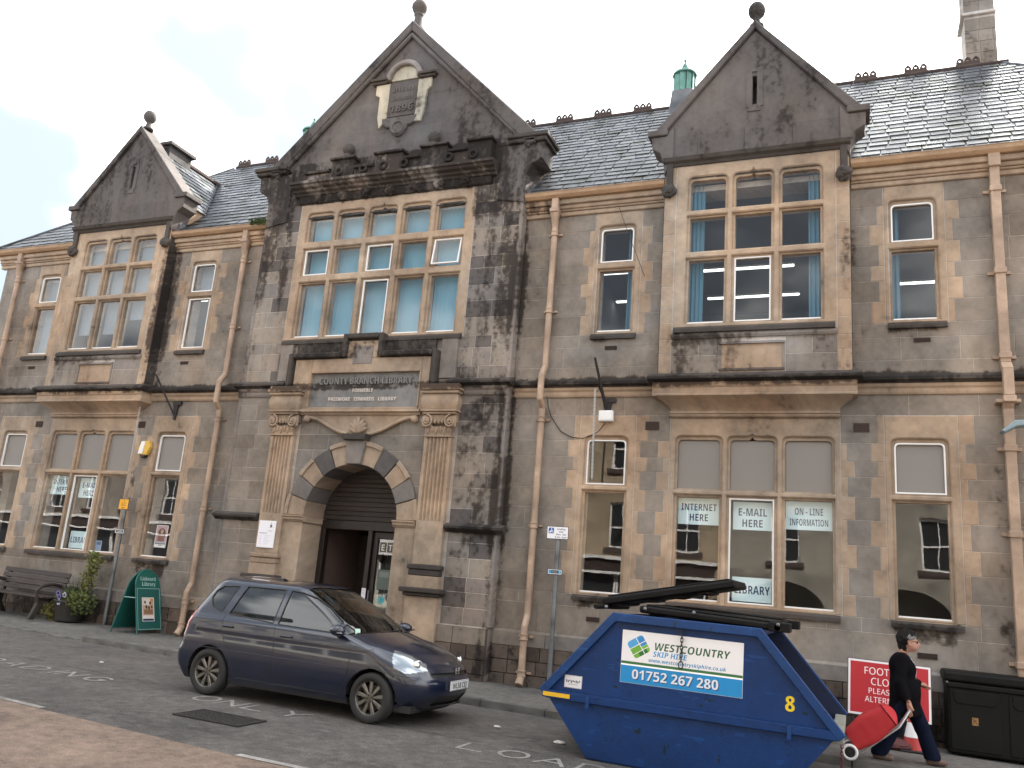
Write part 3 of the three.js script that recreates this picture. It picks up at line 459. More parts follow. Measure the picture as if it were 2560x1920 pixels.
    for (let k = 0; k < 5; k++) cap.push(new THREE.SphereGeometry(0.045, 8, 6).scale(0.7, 1, 0.6).translate(x0 + 0.12 + k * (w - 0.24) / 4, 4.2, B + 0.13));
    for (let k = 0; k < 6; k++) cap.push(new THREE.SphereGeometry(0.05, 8, 6).scale(0.6, 1.3, 0.5).translate(x0 + 0.06 + k * (w - 0.12) / 5, 4.04 + (k % 2) * 0.03, B + 0.11));
    const cp = obj('capital', cap, mats.sand[2], p);
    for (const [vx, sd] of [[x0 + 0.03, -1], [x1 - 0.03, 1]]) { const sp = []; for (let k = 0; k <= 40; k++) { const a = k / 40 * Math.PI * 4.6, r = 0.125 * Math.exp(-a * 0.13); sp.push(V(vx + sd * -Math.sin(a) * r * 0.95, 4.2 + Math.cos(a) * r, B + 0.15 + 0.02 * (k / 40))); } obj('volute', [tube(sp, 0.019, 70, 6), bx(vx - 0.1, vx + 0.1, 4.1, 4.3, B + 0.08, B + 0.14, 0.03)], mats.sand[1], p); }
    // cushion block and moulded top
    obj('cushion_block', [surf((u, v) => { const y = 4.42 + 0.27 * v, b = 0.035 * Math.sin(Math.PI * v), k = u * 3, x0b = x0 - 0.06 - b, x1b = x1 + 0.06 + b, zz = B + 0.15 + b; return k < 1 ? V(x0b, y, B + (zz - B) * k) : k > 2 ? V(x1b, y, B + (zz - B) * (3 - k)) : V(x0b + (x1b - x0b) * (k - 1), y, zz); }, 45, 8), bx(x0 - 0.1, x1 + 0.1, 4.69, 4.74, B, B + 0.2, 0.01), bx(x0 - 0.13, x1 + 0.13, 4.742, 4.8, B, B + 0.23, 0.012), bx(x0 - 0.1, x1 + 0.1, 4.802, 4.86, B, B + 0.19, 0.012)], mats.sand[1], p);
    // base and pedestal
    obj('base_moulding', [bx(x0 - 0.05, x1 + 0.05, 1.72, 1.798, B, B + 0.17, 0.02), bx(x0 - 0.03, x1 + 0.03, 1.62, 1.718, B, B + 0.15, 0.02)], x0 > -8 ? mats.dark : mats.sand[2], p);
    obj('pedestal', [bx(x0 - 0.03, x1 + 0.03, 1.43, 1.618, B, B + 0.15), bx(x0 - 0.03, x1 + 0.03, -0.2, 1.29, B, B + 0.15, 0.01)], mats.sand[0], p);
    obj('pedestal_cap', [bx(x0 - 0.12, x1 + 0.12, 1.35, 1.428, B, B + 0.25, 0.02), bx(x0 - 0.07, x1 + 0.07, 1.292, 1.348, B, B + 0.2, 0.02)], mats.dark, p);
  };
  pilaster(-10.06, -9.55); pilaster(-6.84, -6.325);
  // inscription panel, frame, hood mould, apron
  obj('panel_frame', [bx(-9.74, -9.36, 4.425, 5.39, B - 0.02, B + 0.09, 0.012), bx(-7.04, -6.87, 4.425, 5.39, B - 0.02, B + 0.0901, 0.012), bx(-9.36, -7.04, 5.14, 5.3895, B - 0.02, B + 0.0899, 0.012), bx(-8.62, -7.94, 5.3905, 5.72, B - 0.02, B + 0.09, 0.012)], mats.sand[0], lib);
  obj('frame_bead', [bx(-9.37, -9.335, 4.47, 5.15, B + 0.03, B + 0.115, 0.01), bx(-7.065, -7.03, 4.47, 5.15, B + 0.03, B + 0.1151, 0.01), bx(-9.334, -7.066, 5.112, 5.15, B + 0.03, B + 0.1149, 0.01), bx(-9.36, -7.04, 4.425, 4.465, B - 0.02, B + 0.114, 0.01)], mats.sand[2], lib);
  const slab = obj('inscription_panel', bx(-9.335, -7.065, 4.466, 5.111, B - 0.02, B + 0.045), mats.slab, lib);
  const w1 = words3d('COUNTY BRANCH LIBRARY', 0.125, 0.03, fontBold, 1); w1.scale(1.95 / (w1.boundingBox.max.x - w1.boundingBox.min.x), 1, 1); obj('lettering', w1.translate(-8.19, 4.905, B + 0.045), std([0.17, 0.165, 0.155]), slab);
  const pl2 = std([0.52, 0.47, 0.43]); obj('lettering', words3d('FORMERLY', 0.068, 0.016, fontBold, 0.9).translate(-8.22, 4.755, B + 0.045), pl2, slab);
  const w3 = words3d('PASSMORE   EDWARDS   LIBRARY', 0.068, 0.016); w3.scale(1.42 / (w3.boundingBox.max.x - w3.boundingBox.min.x), 1, 1); obj('lettering', w3.translate(-8.22, 4.595, B + 0.045), pl2, slab);
  obj('niche_panel', bx(-8.48, -8.08, 5.28, 5.62, B + 0.08, B + 0.1), mats.soot[0], lib);
  const hm = [[-9.82, 4.87], [-9.82, 5.45], [-8.66, 5.45], [-8.66, 5.8], [-7.9, 5.8], [-7.9, 5.45], [-6.78, 5.45], [-6.78, 4.87]], hp = [];
  for (let i = 0; i + 1 < hm.length; i++) { const [a, b] = hm[i], [p, q] = hm[i + 1]; hp.push(bx(Math.min(a, p) - 0.05 + (b === q ? 0.1 : 0), Math.max(a, p) + 0.05 - (b === q ? 0.1 : 0), Math.min(b, q) - 0.05, Math.max(b, q) + 0.05, B - 0.02, B + 0.17, 0.03)); }
  obj('hood_mould', hp, mats.dark, lib);
  for (const [a, b] of [[-10.15, -9.88], [-6.72, -6.4]]) obj('apron_stone', bx(a, b, 4.99, 5.755, B - 0.02, B + 0.05, 0.01), mats.soot[0], lib);
  for (const [a, b] of [[-9.77, -8.72], [-7.84, -6.83]]) obj('window_apron', bx(a, b, 5.505, 5.72, B - 0.02, B + 0.05), mats.dark, lib);
  obj('panel_cornice', prof([[B, 4.33], [B + 0.08, 4.33], [B + 0.1, 4.36], [B + 0.15, 4.38], [B + 0.15, 4.42], [B, 4.42]], -9.48, -6.98), mats.sand[1], lib);
  const ap = new THREE.Shape(); ap.moveTo(-9.37, 4.329); ap.bezierCurveTo(-8.95, 4.3, -8.85, 4.06, -8.44, 3.975); ap.lineTo(-7.98, 3.975); ap.bezierCurveTo(-7.58, 4.06, -7.45, 4.3, -7.06, 4.329); ap.lineTo(-9.37, 4.329);
  const apron = obj('carved_apron', ext(ap, B - 0.02, B + 0.05, 0.008, 16), mats.sand[0], lib);
  const rimP = (m) => { const cv = new THREE.CubicBezierCurve3(V(m(-9.37), 4.30, B + 0.06), V(m(-8.95), 4.28, B + 0.06), V(m(-8.85), 4.05, B + 0.06), V(m(-8.42), 3.985, B + 0.06)); return new THREE.TubeGeometry(cv, 24, 0.035, 8); };
  obj('apron_scroll', [rimP((x) => x), rimP((x) => -16.42 - x), new THREE.SphereGeometry(0.07, 12, 10).translate(-9.33, 4.26, B + 0.06), new THREE.SphereGeometry(0.07, 12, 10).translate(-7.09, 4.26, B + 0.06)], mats.sand[1], apron);
  for (let k = -3; k <= 3; k++) { const a = k * 0.36, l = 0.30 - Math.abs(k) * 0.03; obj('palmette_leaf', new THREE.SphereGeometry(1, 10, 8).scale(0.046, l / 2, 0.045).translate(0, l / 2, 0).rotateZ(-a).translate(-8.21, 4.0, B + 0.08), mats.sand[k & 1 ? 1 : 0], apron); }
  // doorway: boarded tympanum, frame, open lobby, glazed leaf
  const tw = std([0.062, 0.042, 0.036], { roughness: 0.65, map: cl(mottle, 0.6, 3) });
  for (let k = 0; k < 11; k++) { const y0 = 2.5 + k * 0.086, y1 = y0 + 0.082, hw = Math.sqrt(Math.max(0.01, 0.95 * 0.95 - (y0 - 2.5) ** 2)); if (y0 > 3.42) break; obj('tympanum_board', bx(c - hw, c + hw, y0, y1, -0.36 + 0.0, -0.33, 0.008).rotateX(0), tw, lib); }
  obj('tympanum_back', bx(c - 0.97, c + 0.97, 2.45, 3.5, -0.44, -0.365), mats.wood, lib);
  const door = obj('door_frame', [bx(-9.13, -7.27, 2.33, 2.49, -0.42, -0.28, 0.01), bx(-9.13, -9.03, -0.1, 2.33, -0.42, -0.28, 0.01), bx(-7.36, -7.27, -0.1, 2.33, -0.42, -0.28, 0.01), bx(-8.12, -8.03, -0.1, 2.33, -0.42, -0.281, 0.01)], mats.wood, lib);
  const leaf = obj('door_leaf', [bx(-8.02, -7.93, 0.15, 2.32, -0.40, -0.34, 0.008), bx(-7.45, -7.37, 0.15, 2.32, -0.40, -0.34, 0.008), bx(-7.93, -7.45, 2.2, 2.32, -0.40, -0.341, 0.008), bx(-7.93, -7.45, 0.15, 0.4, -0.40, -0.341, 0.008)], mats.wood, lib);
  obj('pane', bx(-7.93, -7.45, 0.4, 2.2, -0.375, -0.372), mats.glass, leaf);
  obj('door_handle', [bar(V(-7.99, 1.0, -0.3), V(-7.99, 1.3, -0.3), 0.012), bar(V(-7.99, 1.02, -0.34), V(-7.99, 1.02, -0.3), 0.008), bar(V(-7.99, 1.28, -0.34), V(-7.99, 1.28, -0.3), 0.008)], mats.steel, leaf);
  const inner = obj('inner_door', [bx(-9.0, -8.55, 0.1, 2.3, -1.5, -1.45), bx(-8.5, -8.1, 0.1, 2.3, -1.7, -1.65)], mats.wood, lib);
  obj('door_handle', [bar(V(-8.62, 0.95, -1.4), V(-8.62, 1.35, -1.4), 0.012), bar(V(-8.42, 0.95, -1.6), V(-8.42, 1.35, -1.6), 0.012)], mats.steel, inner);
  obj('lobby', [bx(-9.25, -9.14, -0.2, 3.5, -2.6, -0.46), bx(-7.27, -7.16, -0.2, 3.5, -2.6, -0.46), bx(-9.14, -7.27, 2.6, 2.7, -2.6, -0.46), bx(-9.25, -7.16, -0.2, 3.5, -2.75, -2.61), bx(-9.2, -7.2, 0.02, 0.14, -2.6, 0.1)], mats.shadedInside, lib);
  obj('door_step', bx(-9.13, -7.27, -0.1, 0.2, 0.1, 0.3, 0.015), mats.field[0], lib);
  // --- cornice and strapwork over the great window
  obj('frieze', prof([[B - 0.1, 8.635], [B + 0.02, 8.635], [B + 0.05, 8.66], [B + 0.05, 8.8], [B - 0.1, 8.8]], -10.24, -6.05), mats.dark, lib);
  for (let k = 0; k < 7; k++) obj('frieze_carving', lumpy(V(-9.75 + k * 0.53, 8.73, B + 0.06), 0.1, 0.5).scale(1, 1, 1), k % 2 ? mats.soot[0] : mats.dark, lib);
  obj('great_cornice', [prof([[B - 0.1, 8.802], [B + 0.07, 8.802], [B + 0.09, 8.84], [B + 0.14, 8.86], [B + 0.15, 8.9], [B + 0.22, 8.92], [B + 0.24, 8.96], [B + 0.28, 8.975], [B + 0.28, 9.025], [B + 0.1, 9.06], [B - 0.1, 9.06]], -10.36, -5.95)], mats.soot[1], lib);
  const strap = [[-10.15, -9.5, 9.27], [-9.5, -8.98, 9.5], [-8.98, -8.5, 9.28], [-8.5, -7.9, 9.5], [-7.9, -7.5, 9.34], [-7.5, -6.95, 9.52], [-6.95, -6.52, 9.36], [-6.52, -6.05, 9.52]];
  strap.forEach(([a, b, y], i) => { const p = obj('strapwork', bx(a + 0.004, b - 0.004, 9.062, y - 0.06, B - 0.02, B + 0.14 + (i % 2) * 0.02), i % 3 ? mats.dark : mats.soot[0], lib); obj('strap_cap', bx(a - (i % 2 ? 0.03 : -0.035), b + (i % 2 ? 0.03 : -0.035), y - 0.058, y, B - 0.02, B + 0.2 + (i % 2) * 0.02, 0.015), mats.dark, p); });
  for (let k = 0; k < 6; k++) obj('strap_scroll', [new THREE.TorusGeometry(0.07, 0.028, 8, 16).translate(-9.3 + [0, 0.55, 1.0, 1.45, 2.4, 2.9][k], 9.2, B + 0.17)], mats.dark, lib);
  for (const x of [-9.19, -7.29]) obj('stone_ball', [lumpy(V(x, 9.7, B + 0.1), 0.125, 0.1), lathe([[0, 0], [0.1, 0], [0.1, 0.03], [0.06, 0.05], [0.07, 0.09], [0, 0.1]], 14).translate(x, 9.5, B + 0.1)], mats.dark, lib);
  // --- great gable
  const ax = -8.08, ay = 12.22, kl = -11.0, kr = -5.25, ky = 9.45;
  obj('gable_wall', ext(poly([[-10.95, 8.6], [-5.45, 8.6], [-5.3, 9.4], [ax, ay], [-10.95, 9.42]]), B - 0.4, B - 0.004), mats.gable[1], lib);
  const gx = (y, sd) => (y < 9.4 ? (sd < 0 ? -10.95 : -5.42) : sd < 0 ? ax + (kl + 0.06 - ax) * (ay - y) / (ay - ky) : ax + (kr - 0.06 - ax) * (ay - y) / (ay - ky));
  cy(0.34, [8.64, 9.06, 12.15]).forEach(([a, b]) => lay(gx(b, -1), gx(b, 1), [[a, b]], [], B - 0.004, pickGable, 0.5, 0.95, 0.004));
  for (const sd of [-1, 1]) {
    const kx = sd < 0 ? kl : kr, o = (x) => x * sd;
    obj('gable_coping', ext(poly([[ax, ay - 0.02], [ax, ay + 0.2], [kx + o(0.02), ky + 0.1], [kx + o(0.02), ky - 0.12], [kx - o(0.12), ky - 0.14]]), B - 0.5, B + 0.1, 0.02), mats.gable[0], lib);
    obj('coping_roll', [bar(V(ax, ay - 0.1, B + 0.04), V(kx - o(0.1), ky - 0.16, B + 0.04), 0.045)], mats.gable[1], lib);
    const e = sd < 0 ? -11.0 : -5.4;
    const kn = obj('kneeler', ext(poly([[e - o(0.5), 8.3], [e + o(0.02), 8.2], [e + o(0.03), 8.75], [e + o(0.12), 8.95], [e + o(0.3), 9.05], [e + o(0.32), 9.36], [e - o(0.5), 9.36]]), B - 0.5, B + 0.03, 0.015), mats.gable[1], lib);
    obj('kneeler_cap', [bx(Math.min(e - o(0.35), e + o(0.38)), Math.max(e - o(0.35), e + o(0.38)), 9.362, 9.44, B - 0.52, B + 0.1, 0.02), bx(Math.min(e - o(0.38), e + o(0.42)), Math.max(e - o(0.38), e + o(0.42)), 9.442, 9.53, B - 0.55, B + 0.14, 0.02)], mats.dark, kn);
  }
  obj('finial', lathe([[0.0, 0], [0.17, 0.0], [0.17, 0.1], [0.12, 0.14], [0.09, 0.3], [0.075, 0.42], [0.1, 0.44], [0.1, 0.47], [0.07, 0.49], [0.13, 0.54], [0.16, 0.62], [0.155, 0.68], [0.11, 0.76], [0.05, 0.79], [0, 0.795]], 22).translate(ax - 0.03, 12.26, B - 0.16), mats.gable[0], lib);
  // date stone in the great gable
  const ds = obj('date_stone', bx(-8.45, -7.81, 10.33, 11.09, B - 0.02, B + 0.03), mats.gable[0], lib);
  obj('lettering', words3d('1896', 0.155, 0.022, fontBold, 1.15).translate(-8.13, 10.42, B + 0.03), mats.gable[1], ds);
  for (const [y, n, h] of [[10.86, 7, 0.11], [10.67, 10, 0.085]]) for (let k = 0; k < n; k++) { const w = 0.5 / n, x = -8.38 + k * w; obj('worn_letter', bx(x, x + w * rr(0.35, 0.7), y + rr(0, 0.01), y + h - rr(0, 0.015), B + 0.029, B + 0.044, 0.004), mats.gable[1], ds); }
  const arc = new THREE.Shape(); arc.absarc(-8.13, 11.12, 0.3, 0, Math.PI, false); obj('date_stone_arch', ext(arc, B - 0.02, B + 0.035, 0.005, 16), mats.pale, lib);
  const rim = new THREE.Shape(); rim.absarc(-8.13, 11.12, 0.4, 0, Math.PI, false); rim.absarc(-8.13, 11.12, 0.3, Math.PI, 0, true); obj('date_stone_hood', ext(rim, B - 0.02, B + 0.13, 0.02, 16), mats.soot[0], lib);
  obj('date_stone_side', ext(poly([[-8.76, 11.07], [-8.45, 11.07], [-8.45, 10.3], [-8.6, 10.1], [-8.66, 10.35], [-8.66, 10.8], [-8.76, 10.86]]), B - 0.02, B + 0.05, 0.006), mats.pale, lib);
  obj('date_stone_side', ext(poly([[-7.81, 11.07], [-7.52, 11.07], [-7.52, 10.88], [-7.6, 10.8], [-7.62, 10.4], [-7.68, 10.15], [-7.84, 10.16], [-7.81, 10.4]]), B - 0.02, B + 0.05, 0.006), mats.pale, lib);
  for (const [a, b] of [[-8.84, -8.5], [-7.78, -7.44]]) obj('date_stone_cap', [bx(a, b, 11.072, 11.12, B - 0.02, B + 0.1, 0.012), bx(a - 0.02, b + 0.02, 11.122, 11.18, B - 0.02, B + 0.14, 0.012)], mats.dark, lib);
  const pend = new THREE.Shape(); pend.moveTo(-8.55, 10.3); pend.quadraticCurveTo(-8.5, 10.05, -8.36, 10.1); pend.quadraticCurveTo(-8.3, 9.9, -8.15, 9.88); pend.quadraticCurveTo(-8.0, 9.9, -7.96, 10.1); pend.quadraticCurveTo(-7.8, 10.08, -7.76, 10.3); pend.lineTo(-8.55, 10.3);
  obj('date_stone_pendant', [ext(pend, B - 0.02, B + 0.06, 0.015), new THREE.TorusGeometry(0.13, 0.025, 8, 20).translate(-8.16, 10.06, B + 0.06)], mats.gable[1], lib);
}
// stones: the largest 300 as parts, the rest joined
{
  const inView = stones.filter((s) => s.x > -19 && s.x < 2.5), key = (s) => s.area / (1 + Math.abs(s.x - 0) * 0.09);
  const walls = new THREE.Group(); walls.name = 'ashlar_facing'; lib.add(walls);
  const sorted = [...stones].sort((a, b) => key(b) * (b.x < 2.5 ? 1 : 0) - key(a) * (a.x < 2.5 ? 1 : 0));
  sorted.slice(0, 300).forEach((s) => obj('stone', s.g, s.m, walls));
  const rest = new Map(); sorted.slice(300).forEach((s) => { if (!rest.has(s.m)) rest.set(s.m, []); rest.get(s.m).push(s.g); });
  for (const [m, l] of rest) obj('small_stones', l, m, walls).userData.kind = 'stuff';
}
// --- roofs
const slates = [];
function slateSlope(f, span, rows, rowLen, w, pri) { // f(u, v) -> point; span(v) -> [u0, u1]; u, v in survey units along / up the slope
  for (let r = 0; r < rows; r++) {
    const v0 = r * rowLen, [a, b] = span(v0 + rowLen / 2); let u = a - (r % 2 ? w / 2 : 0) + rr(-0.012, 0.012);
    while (u < b) {
      const u0 = Math.max(a, u + 0.008), u1 = Math.min(b, u + w - 0.008); u += w * rr(0.97, 1.03); if (u1 - u0 < 0.04) continue;
      const lift = rr(0.015, 0.024), sl = rnd() < 0.02 ? rr(-0.05, -0.02) : rr(-0.009, 0.009), P = (uu, vv, h) => f(uu, vv, h), q = [P(u0, v0 - 0.02 + sl, lift), P(u1, v0 - 0.02 + sl + rr(-0.003, 0.003), lift + rr(-0.003, 0.003)), P(u1, v0 + rowLen + 0.02, 0.002), P(u0, v0 + rowLen + 0.02, 0.002)], d = [P(u0, v0 - 0.02 + sl, 0), P(u1, v0 - 0.02 + sl, 0)];
      const g = new THREE.BufferGeometry(), A = (...l) => l.flatMap((p) => p.toArray());
      g.setAttribute('position', new THREE.Float32BufferAttribute([...A(q[0], q[1], q[2], q[0], q[2], q[3]), ...A(d[0], d[1], q[1], d[0], q[1], q[0]), ...A(d[0], q[0], q[3]), ...A(d[1], q[2], q[1])], 3)); g.computeVertexNormals();
      slates.push({ g, m: mats.slate[rnd() < 0.86 ? Math.floor(rnd() * 4) : 4], x: q[0].x, pri });
    }
  }
}
const EZ = 0.2, EY = 8.35, RZ = -3.5, RY = 12.06, slopeLen = Math.hypot(RZ - EZ, RY - EY), rl = slopeLen / 23, sv = V(0, (RY - EY) / slopeLen, (RZ - EZ) / slopeLen), sn = V(0, -sv.z, sv.y);
const onRoof = (u, v, h) => V(u, EY + sv.y * v + sn.y * h, EZ + sv.z * v + sn.z * h);
const XL = -19.35, XR = 6.5, HL = -15.65, HR = 2.72;                 // eaves corners and ridge ends
const hipL = (v) => XL + (HL - XL) * v / slopeLen, hipR = (v) => XR + (HR - XR) * v / slopeLen;
const deck = []; deck.push(surf((u, v) => { const a = hipL(v * slopeLen), b = hipR(v * slopeLen); return onRoof(a + (b - a) * u, v * slopeLen, -0.01); }, 1, 1));
deck.push(surf((u, v) => { const p = V(HL + (HR - HL) * u, RY, RZ), q = V(XL + (XR - XL) * u, EY, -7.3); return p.lerp(q, v); }, 1, 1), surf((u, v) => V(XL, EY, EZ + (-7.3 - EZ) * u).lerp(V(HL, RY, RZ), v), 1, 1), surf((u, v) => V(XR, EY, EZ + (-7.3 - EZ) * u).lerp(V(HR, RY, RZ), v), 1, 1));
const roof = obj('roof', deck, mats.slate[1], lib);
slateSlope(onRoof, (v) => [hipL(v) + 0.05, hipR(v) - 0.02], 23, rl, 0.29, 1);
// gable roofs running back into the main slope
function gableRoof(c, half, apexY, eaveY, zf, pri) {
  const zAt = (y) => EZ - (y - EY) * (EZ - RZ) / (RY - EY), L = Math.hypot(half, apexY - eaveY), back = zAt(apexY);
  for (const sd of [-1, 1]) {
    const f = (u, v, h) => { const t = v / L; return V(c + sd * (half * (1 - t)) + sd * h * (apexY - eaveY) / L, eaveY + (apexY - eaveY) * t + h * half / L, u); };
    obj('gable_roof', surf((u, v) => { const y = eaveY + (apexY - eaveY) * v, z0 = zAt(y) - 0.1; return f(zf + (z0 - zf) * u, v * L, -0.01); }, 1, 1), mats.slate[1], lib);
    if (sd > 0) slateSlope(f, (v) => [zAt(eaveY + (apexY - eaveY) * v / L) + 0.02, zf], Math.round(L / 0.2), L / Math.round(L / 0.2), 0.29, pri);
  }
  obj('ridge_tile', bx(c - 0.07, c + 0.07, apexY - 0.02, apexY + 0.07, back - 0.2, zf, 0.02), mats.terra, lib);
}
gableRoof(bays[1], 1.5, 10.86, 9.1, B - 0.3, 3); gableRoof(bays[0], 1.5, 10.86, 9.1, B - 0.3, 0); gableRoof(-8.1, 2.72, 12.1, 9.42, B - 0.45, 0);
for (const c of bays) obj('valley_flashing', [surf((u, v) => { const y = 9.12 + 1.7 * v, z = EZ - (y - EY) * (EZ - RZ) / (RY - EY), x = c + 1.5 * (1 - (y - 9.1) / 1.76); return V(x - 0.02 + 0.09 * u, y + 0.02, z + 0.05 + 0.03 * u); }, 1, 6), bx(c + 1.415, c + 1.47, 8.35, 9.15, -0.9, 0.1)], mats.lead, lib);
obj('valley_flashing', surf((u, v) => V(-5.42 + 0.1 * u, 8.42 + 0.55 * v, 0.17 - 0.55 * v), 1, 1), mats.lead, lib);
{ // one valley of white lead beside the great gable
  const pr = (s) => (s.pri === 3 ? 10 : 0) + (s.x > 0.1 && s.x < 2.9 ? 6 : 0) + (s.x > -5.2 && s.x < -2.4 ? 5 : 0) + (s.x > -13.4 && s.x < -10.8 ? 2 : 0);
  slates.sort((a, b) => pr(b) - pr(a)); slates.slice(0, 300).forEach((s) => obj('slate', s.g, s.m, roof));
  const rest = new Map(); slates.slice(300).forEach((s) => { if (!rest.has(s.m)) rest.set(s.m, []); rest.get(s.m).push(s.g); }); for (const [m, l] of rest) obj('slate_courses', l, m, roof).userData.kind = 'stuff';
}
// ridge: roll tiles and pierced crests
const crestShape = (() => { const s = new THREE.Shape(); s.moveTo(-0.24, 0); s.lineTo(0.24, 0); s.lineTo(0.2, 0.05); for (let k = 2; k >= 0; k--) { const x = (k - 1) * 0.14; s.lineTo(x + 0.066, 0.075); s.quadraticCurveTo(x + 0.075, 0.14, x, 0.19); s.quadraticCurveTo(x - 0.075, 0.14, x - 0.066, 0.075); } s.lineTo(-0.2, 0.05); s.lineTo(-0.24, 0); for (let k = 0; k < 3; k++) { const h = new THREE.Path(); h.absarc((k - 1) * 0.14, 0.118, 0.024, 0, Math.PI * 2, true); s.holes.push(h); } return s; })();
const crestGeo = ext(crestShape, -0.02, 0.02, 0.004, 6);
for (let x = HL + 0.1, k = 0; x < HR - 0.3; x += 0.46, k++) {
  const t = obj('ridge_tile', [bar(V(x + 0.001, RY - 0.005, RZ), V(x + 0.459, RY - 0.005, RZ), 0.062, 0.062, 10)], mats.terra, lib);
  if (k % 2 === 0) obj('ridge_crest', crestGeo.clone().translate(x + 0.23, RY + 0.035, RZ), mats.terra, t);
}
for (const [a, b] of [[V(HL, RY, RZ), V(XL, EY + 0.02, EZ)], [V(HR, RY, RZ), V(XR, EY + 0.02, EZ)]]) obj('hip_tile', bar(a, b, 0.035, 0.035, 8), mats.slate[1], lib);
// copper ventilators
for (const x of [-3.36, -13.2]) {
  const v = obj('roof_ventilator', [lathe([[0.0, 12.92], [0.06, 12.9], [0.25, 12.84], [0.27, 12.8], [0.26, 12.77], [0, 12.77]], 20).translate(x, 0.02, RZ), lathe([[0.03, 13.1], [0.13, 12.86], [0, 12.86]], 12).translate(x, 0.03, RZ), bar(V(x, 13.08, RZ), V(x, 13.18, RZ), 0.016), new THREE.SphereGeometry(0.035, 10, 8).translate(x, 13.2, RZ)], mats.copper, lib);
  for (let k = 0; k < 10; k++) obj('ventilator_louvre', bx(-0.062, 0.062, 12.36, 12.79, -0.008, 0.008).rotateY(0.25).translate(0, 0, 0.215).rotateY(k * Math.PI / 5).translate(x, 0, RZ), mats.copper, v);
  obj('ventilator_base', [ext(poly([[x - 0.3, 11.75], [x + 0.3, 11.75], [x + 0.225, 12.36], [x - 0.225, 12.36]]), RZ - 0.24, RZ + 0.24, 0.02)], mats.lead, v);
}
// chimneys
{
  const a = obj('chimney', bx(2.17, 2.71, 11.0, 13.35, -4.35, -3.75), mats.mortar, lib);
  cy(0.3, [11.6, 13.3]).forEach(([p, q]) => { let x = 2.165; while (x < 2.70) { const w = Math.min(rr(0.2, 0.34), 2.715 - x); obj('chimney_stone', block(x + 0.004, x + w - 0.004, p, q - 0.006, -3.735, 0.03), mats.field[Math.floor(rnd() * 6)], a); x += w; } });
  const u = obj('chimney', [bx(2.10, 2.73, 13.35, 13.42, -4.4, -3.68, 0.02), bx(2.16, 2.70, 13.42, 15.4, -4.34, -3.74)], mats.mortar, lib);
  cy(0.3, [13.43, 15.3]).forEach(([p, q]) => { let x = 2.155; while (x < 2.69) { const w = Math.min(rr(0.2, 0.34), 2.705 - x); obj('chimney_stone', block(x + 0.004, x + w - 0.004, p, q - 0.006, -3.725, 0.03), mats.field[Math.floor(rnd() * 6)], u); x += w; } });
  const q = at(341, 325, -0.75), t = at(420, 385, -0.9);
  obj('chimney', [bx(-15.12, -14.78, 9.8, 10.98, -1.15, -0.45, 0.01), bx(-15.2, -14.7, 10.98, 11.06, -1.22, -0.38, 0.012)], mats.gable[1], lib);
}
// --- rainwater pipes
function downpipe(x, yTop, elbow = true) {
  const g = paveY(x) + 0.02, z0 = 0.10, zs = 0.24, zp = 0.19;
  const path = [[8.0, z0], [5.2, z0], [5.02, zs], [4.62, zs], [4.5, z0], [1.15, z0], [0.98, zp], [g + 0.12, zp]];
  const p = obj('downpipe', path.slice(1).map(([y, z], i) => bar(V(x, path[i][0], path[i][1]), V(x, y, z), 0.055, 0.055, 12)).concat(path.slice(1, -1).map(([y, z]) => new THREE.SphereGeometry(0.055, 12, 8).translate(x, y, z))), mats.paint, lib);
  obj('rainwater_head', [lathe([[0.055, 7.75], [0.06, 7.8], [0.11, 8.0], [0.12, 8.02], [0.12, 8.07], [0.0, 8.07]], 4).rotateY(Math.PI / 4).translate(x, 0, z0 + 0.02), bx(x - 0.065, x + 0.065, 8.06, 8.27, 0.1, 0.2, 0.015), bx(x - 0.085, x + 0.085, 8.0, 8.03, 0.02, 0.22, 0.01)], mats.paint, p);
  for (const y of [7.62, 6.2, 4.3, 2.55, 0.82, g + 0.18]) { const z = y < 1 ? zp : z0; obj('pipe_bracket', [lathe([[0.066, -0.05], [0.072, -0.045], [0.072, -0.03], [0.062, -0.026], [0.062, 0.026], [0.072, 0.03], [0.072, 0.045], [0.066, 0.05]], 14).translate(x, y, z), bx(x + 0.05, x + 0.125, y - 0.02, y + 0.02, 0.004, 0.04 + (y < 1 ? 0.08 : 0), 0.008), bx(x - 0.125, x - 0.05, y - 0.02, y + 0.02, 0.004, 0.04 + (y < 1 ? 0.08 : 0), 0.008)], mats.paint, p); }
  obj('pipe_shoe', bar(V(x, g + 0.13, zp), V(x, g + 0.01, zp + 0.09), 0.058, 0.062, 12), mats.paint, p);
}
downpipe(-4.82); downpipe(-11.58); downpipe(-18.15);
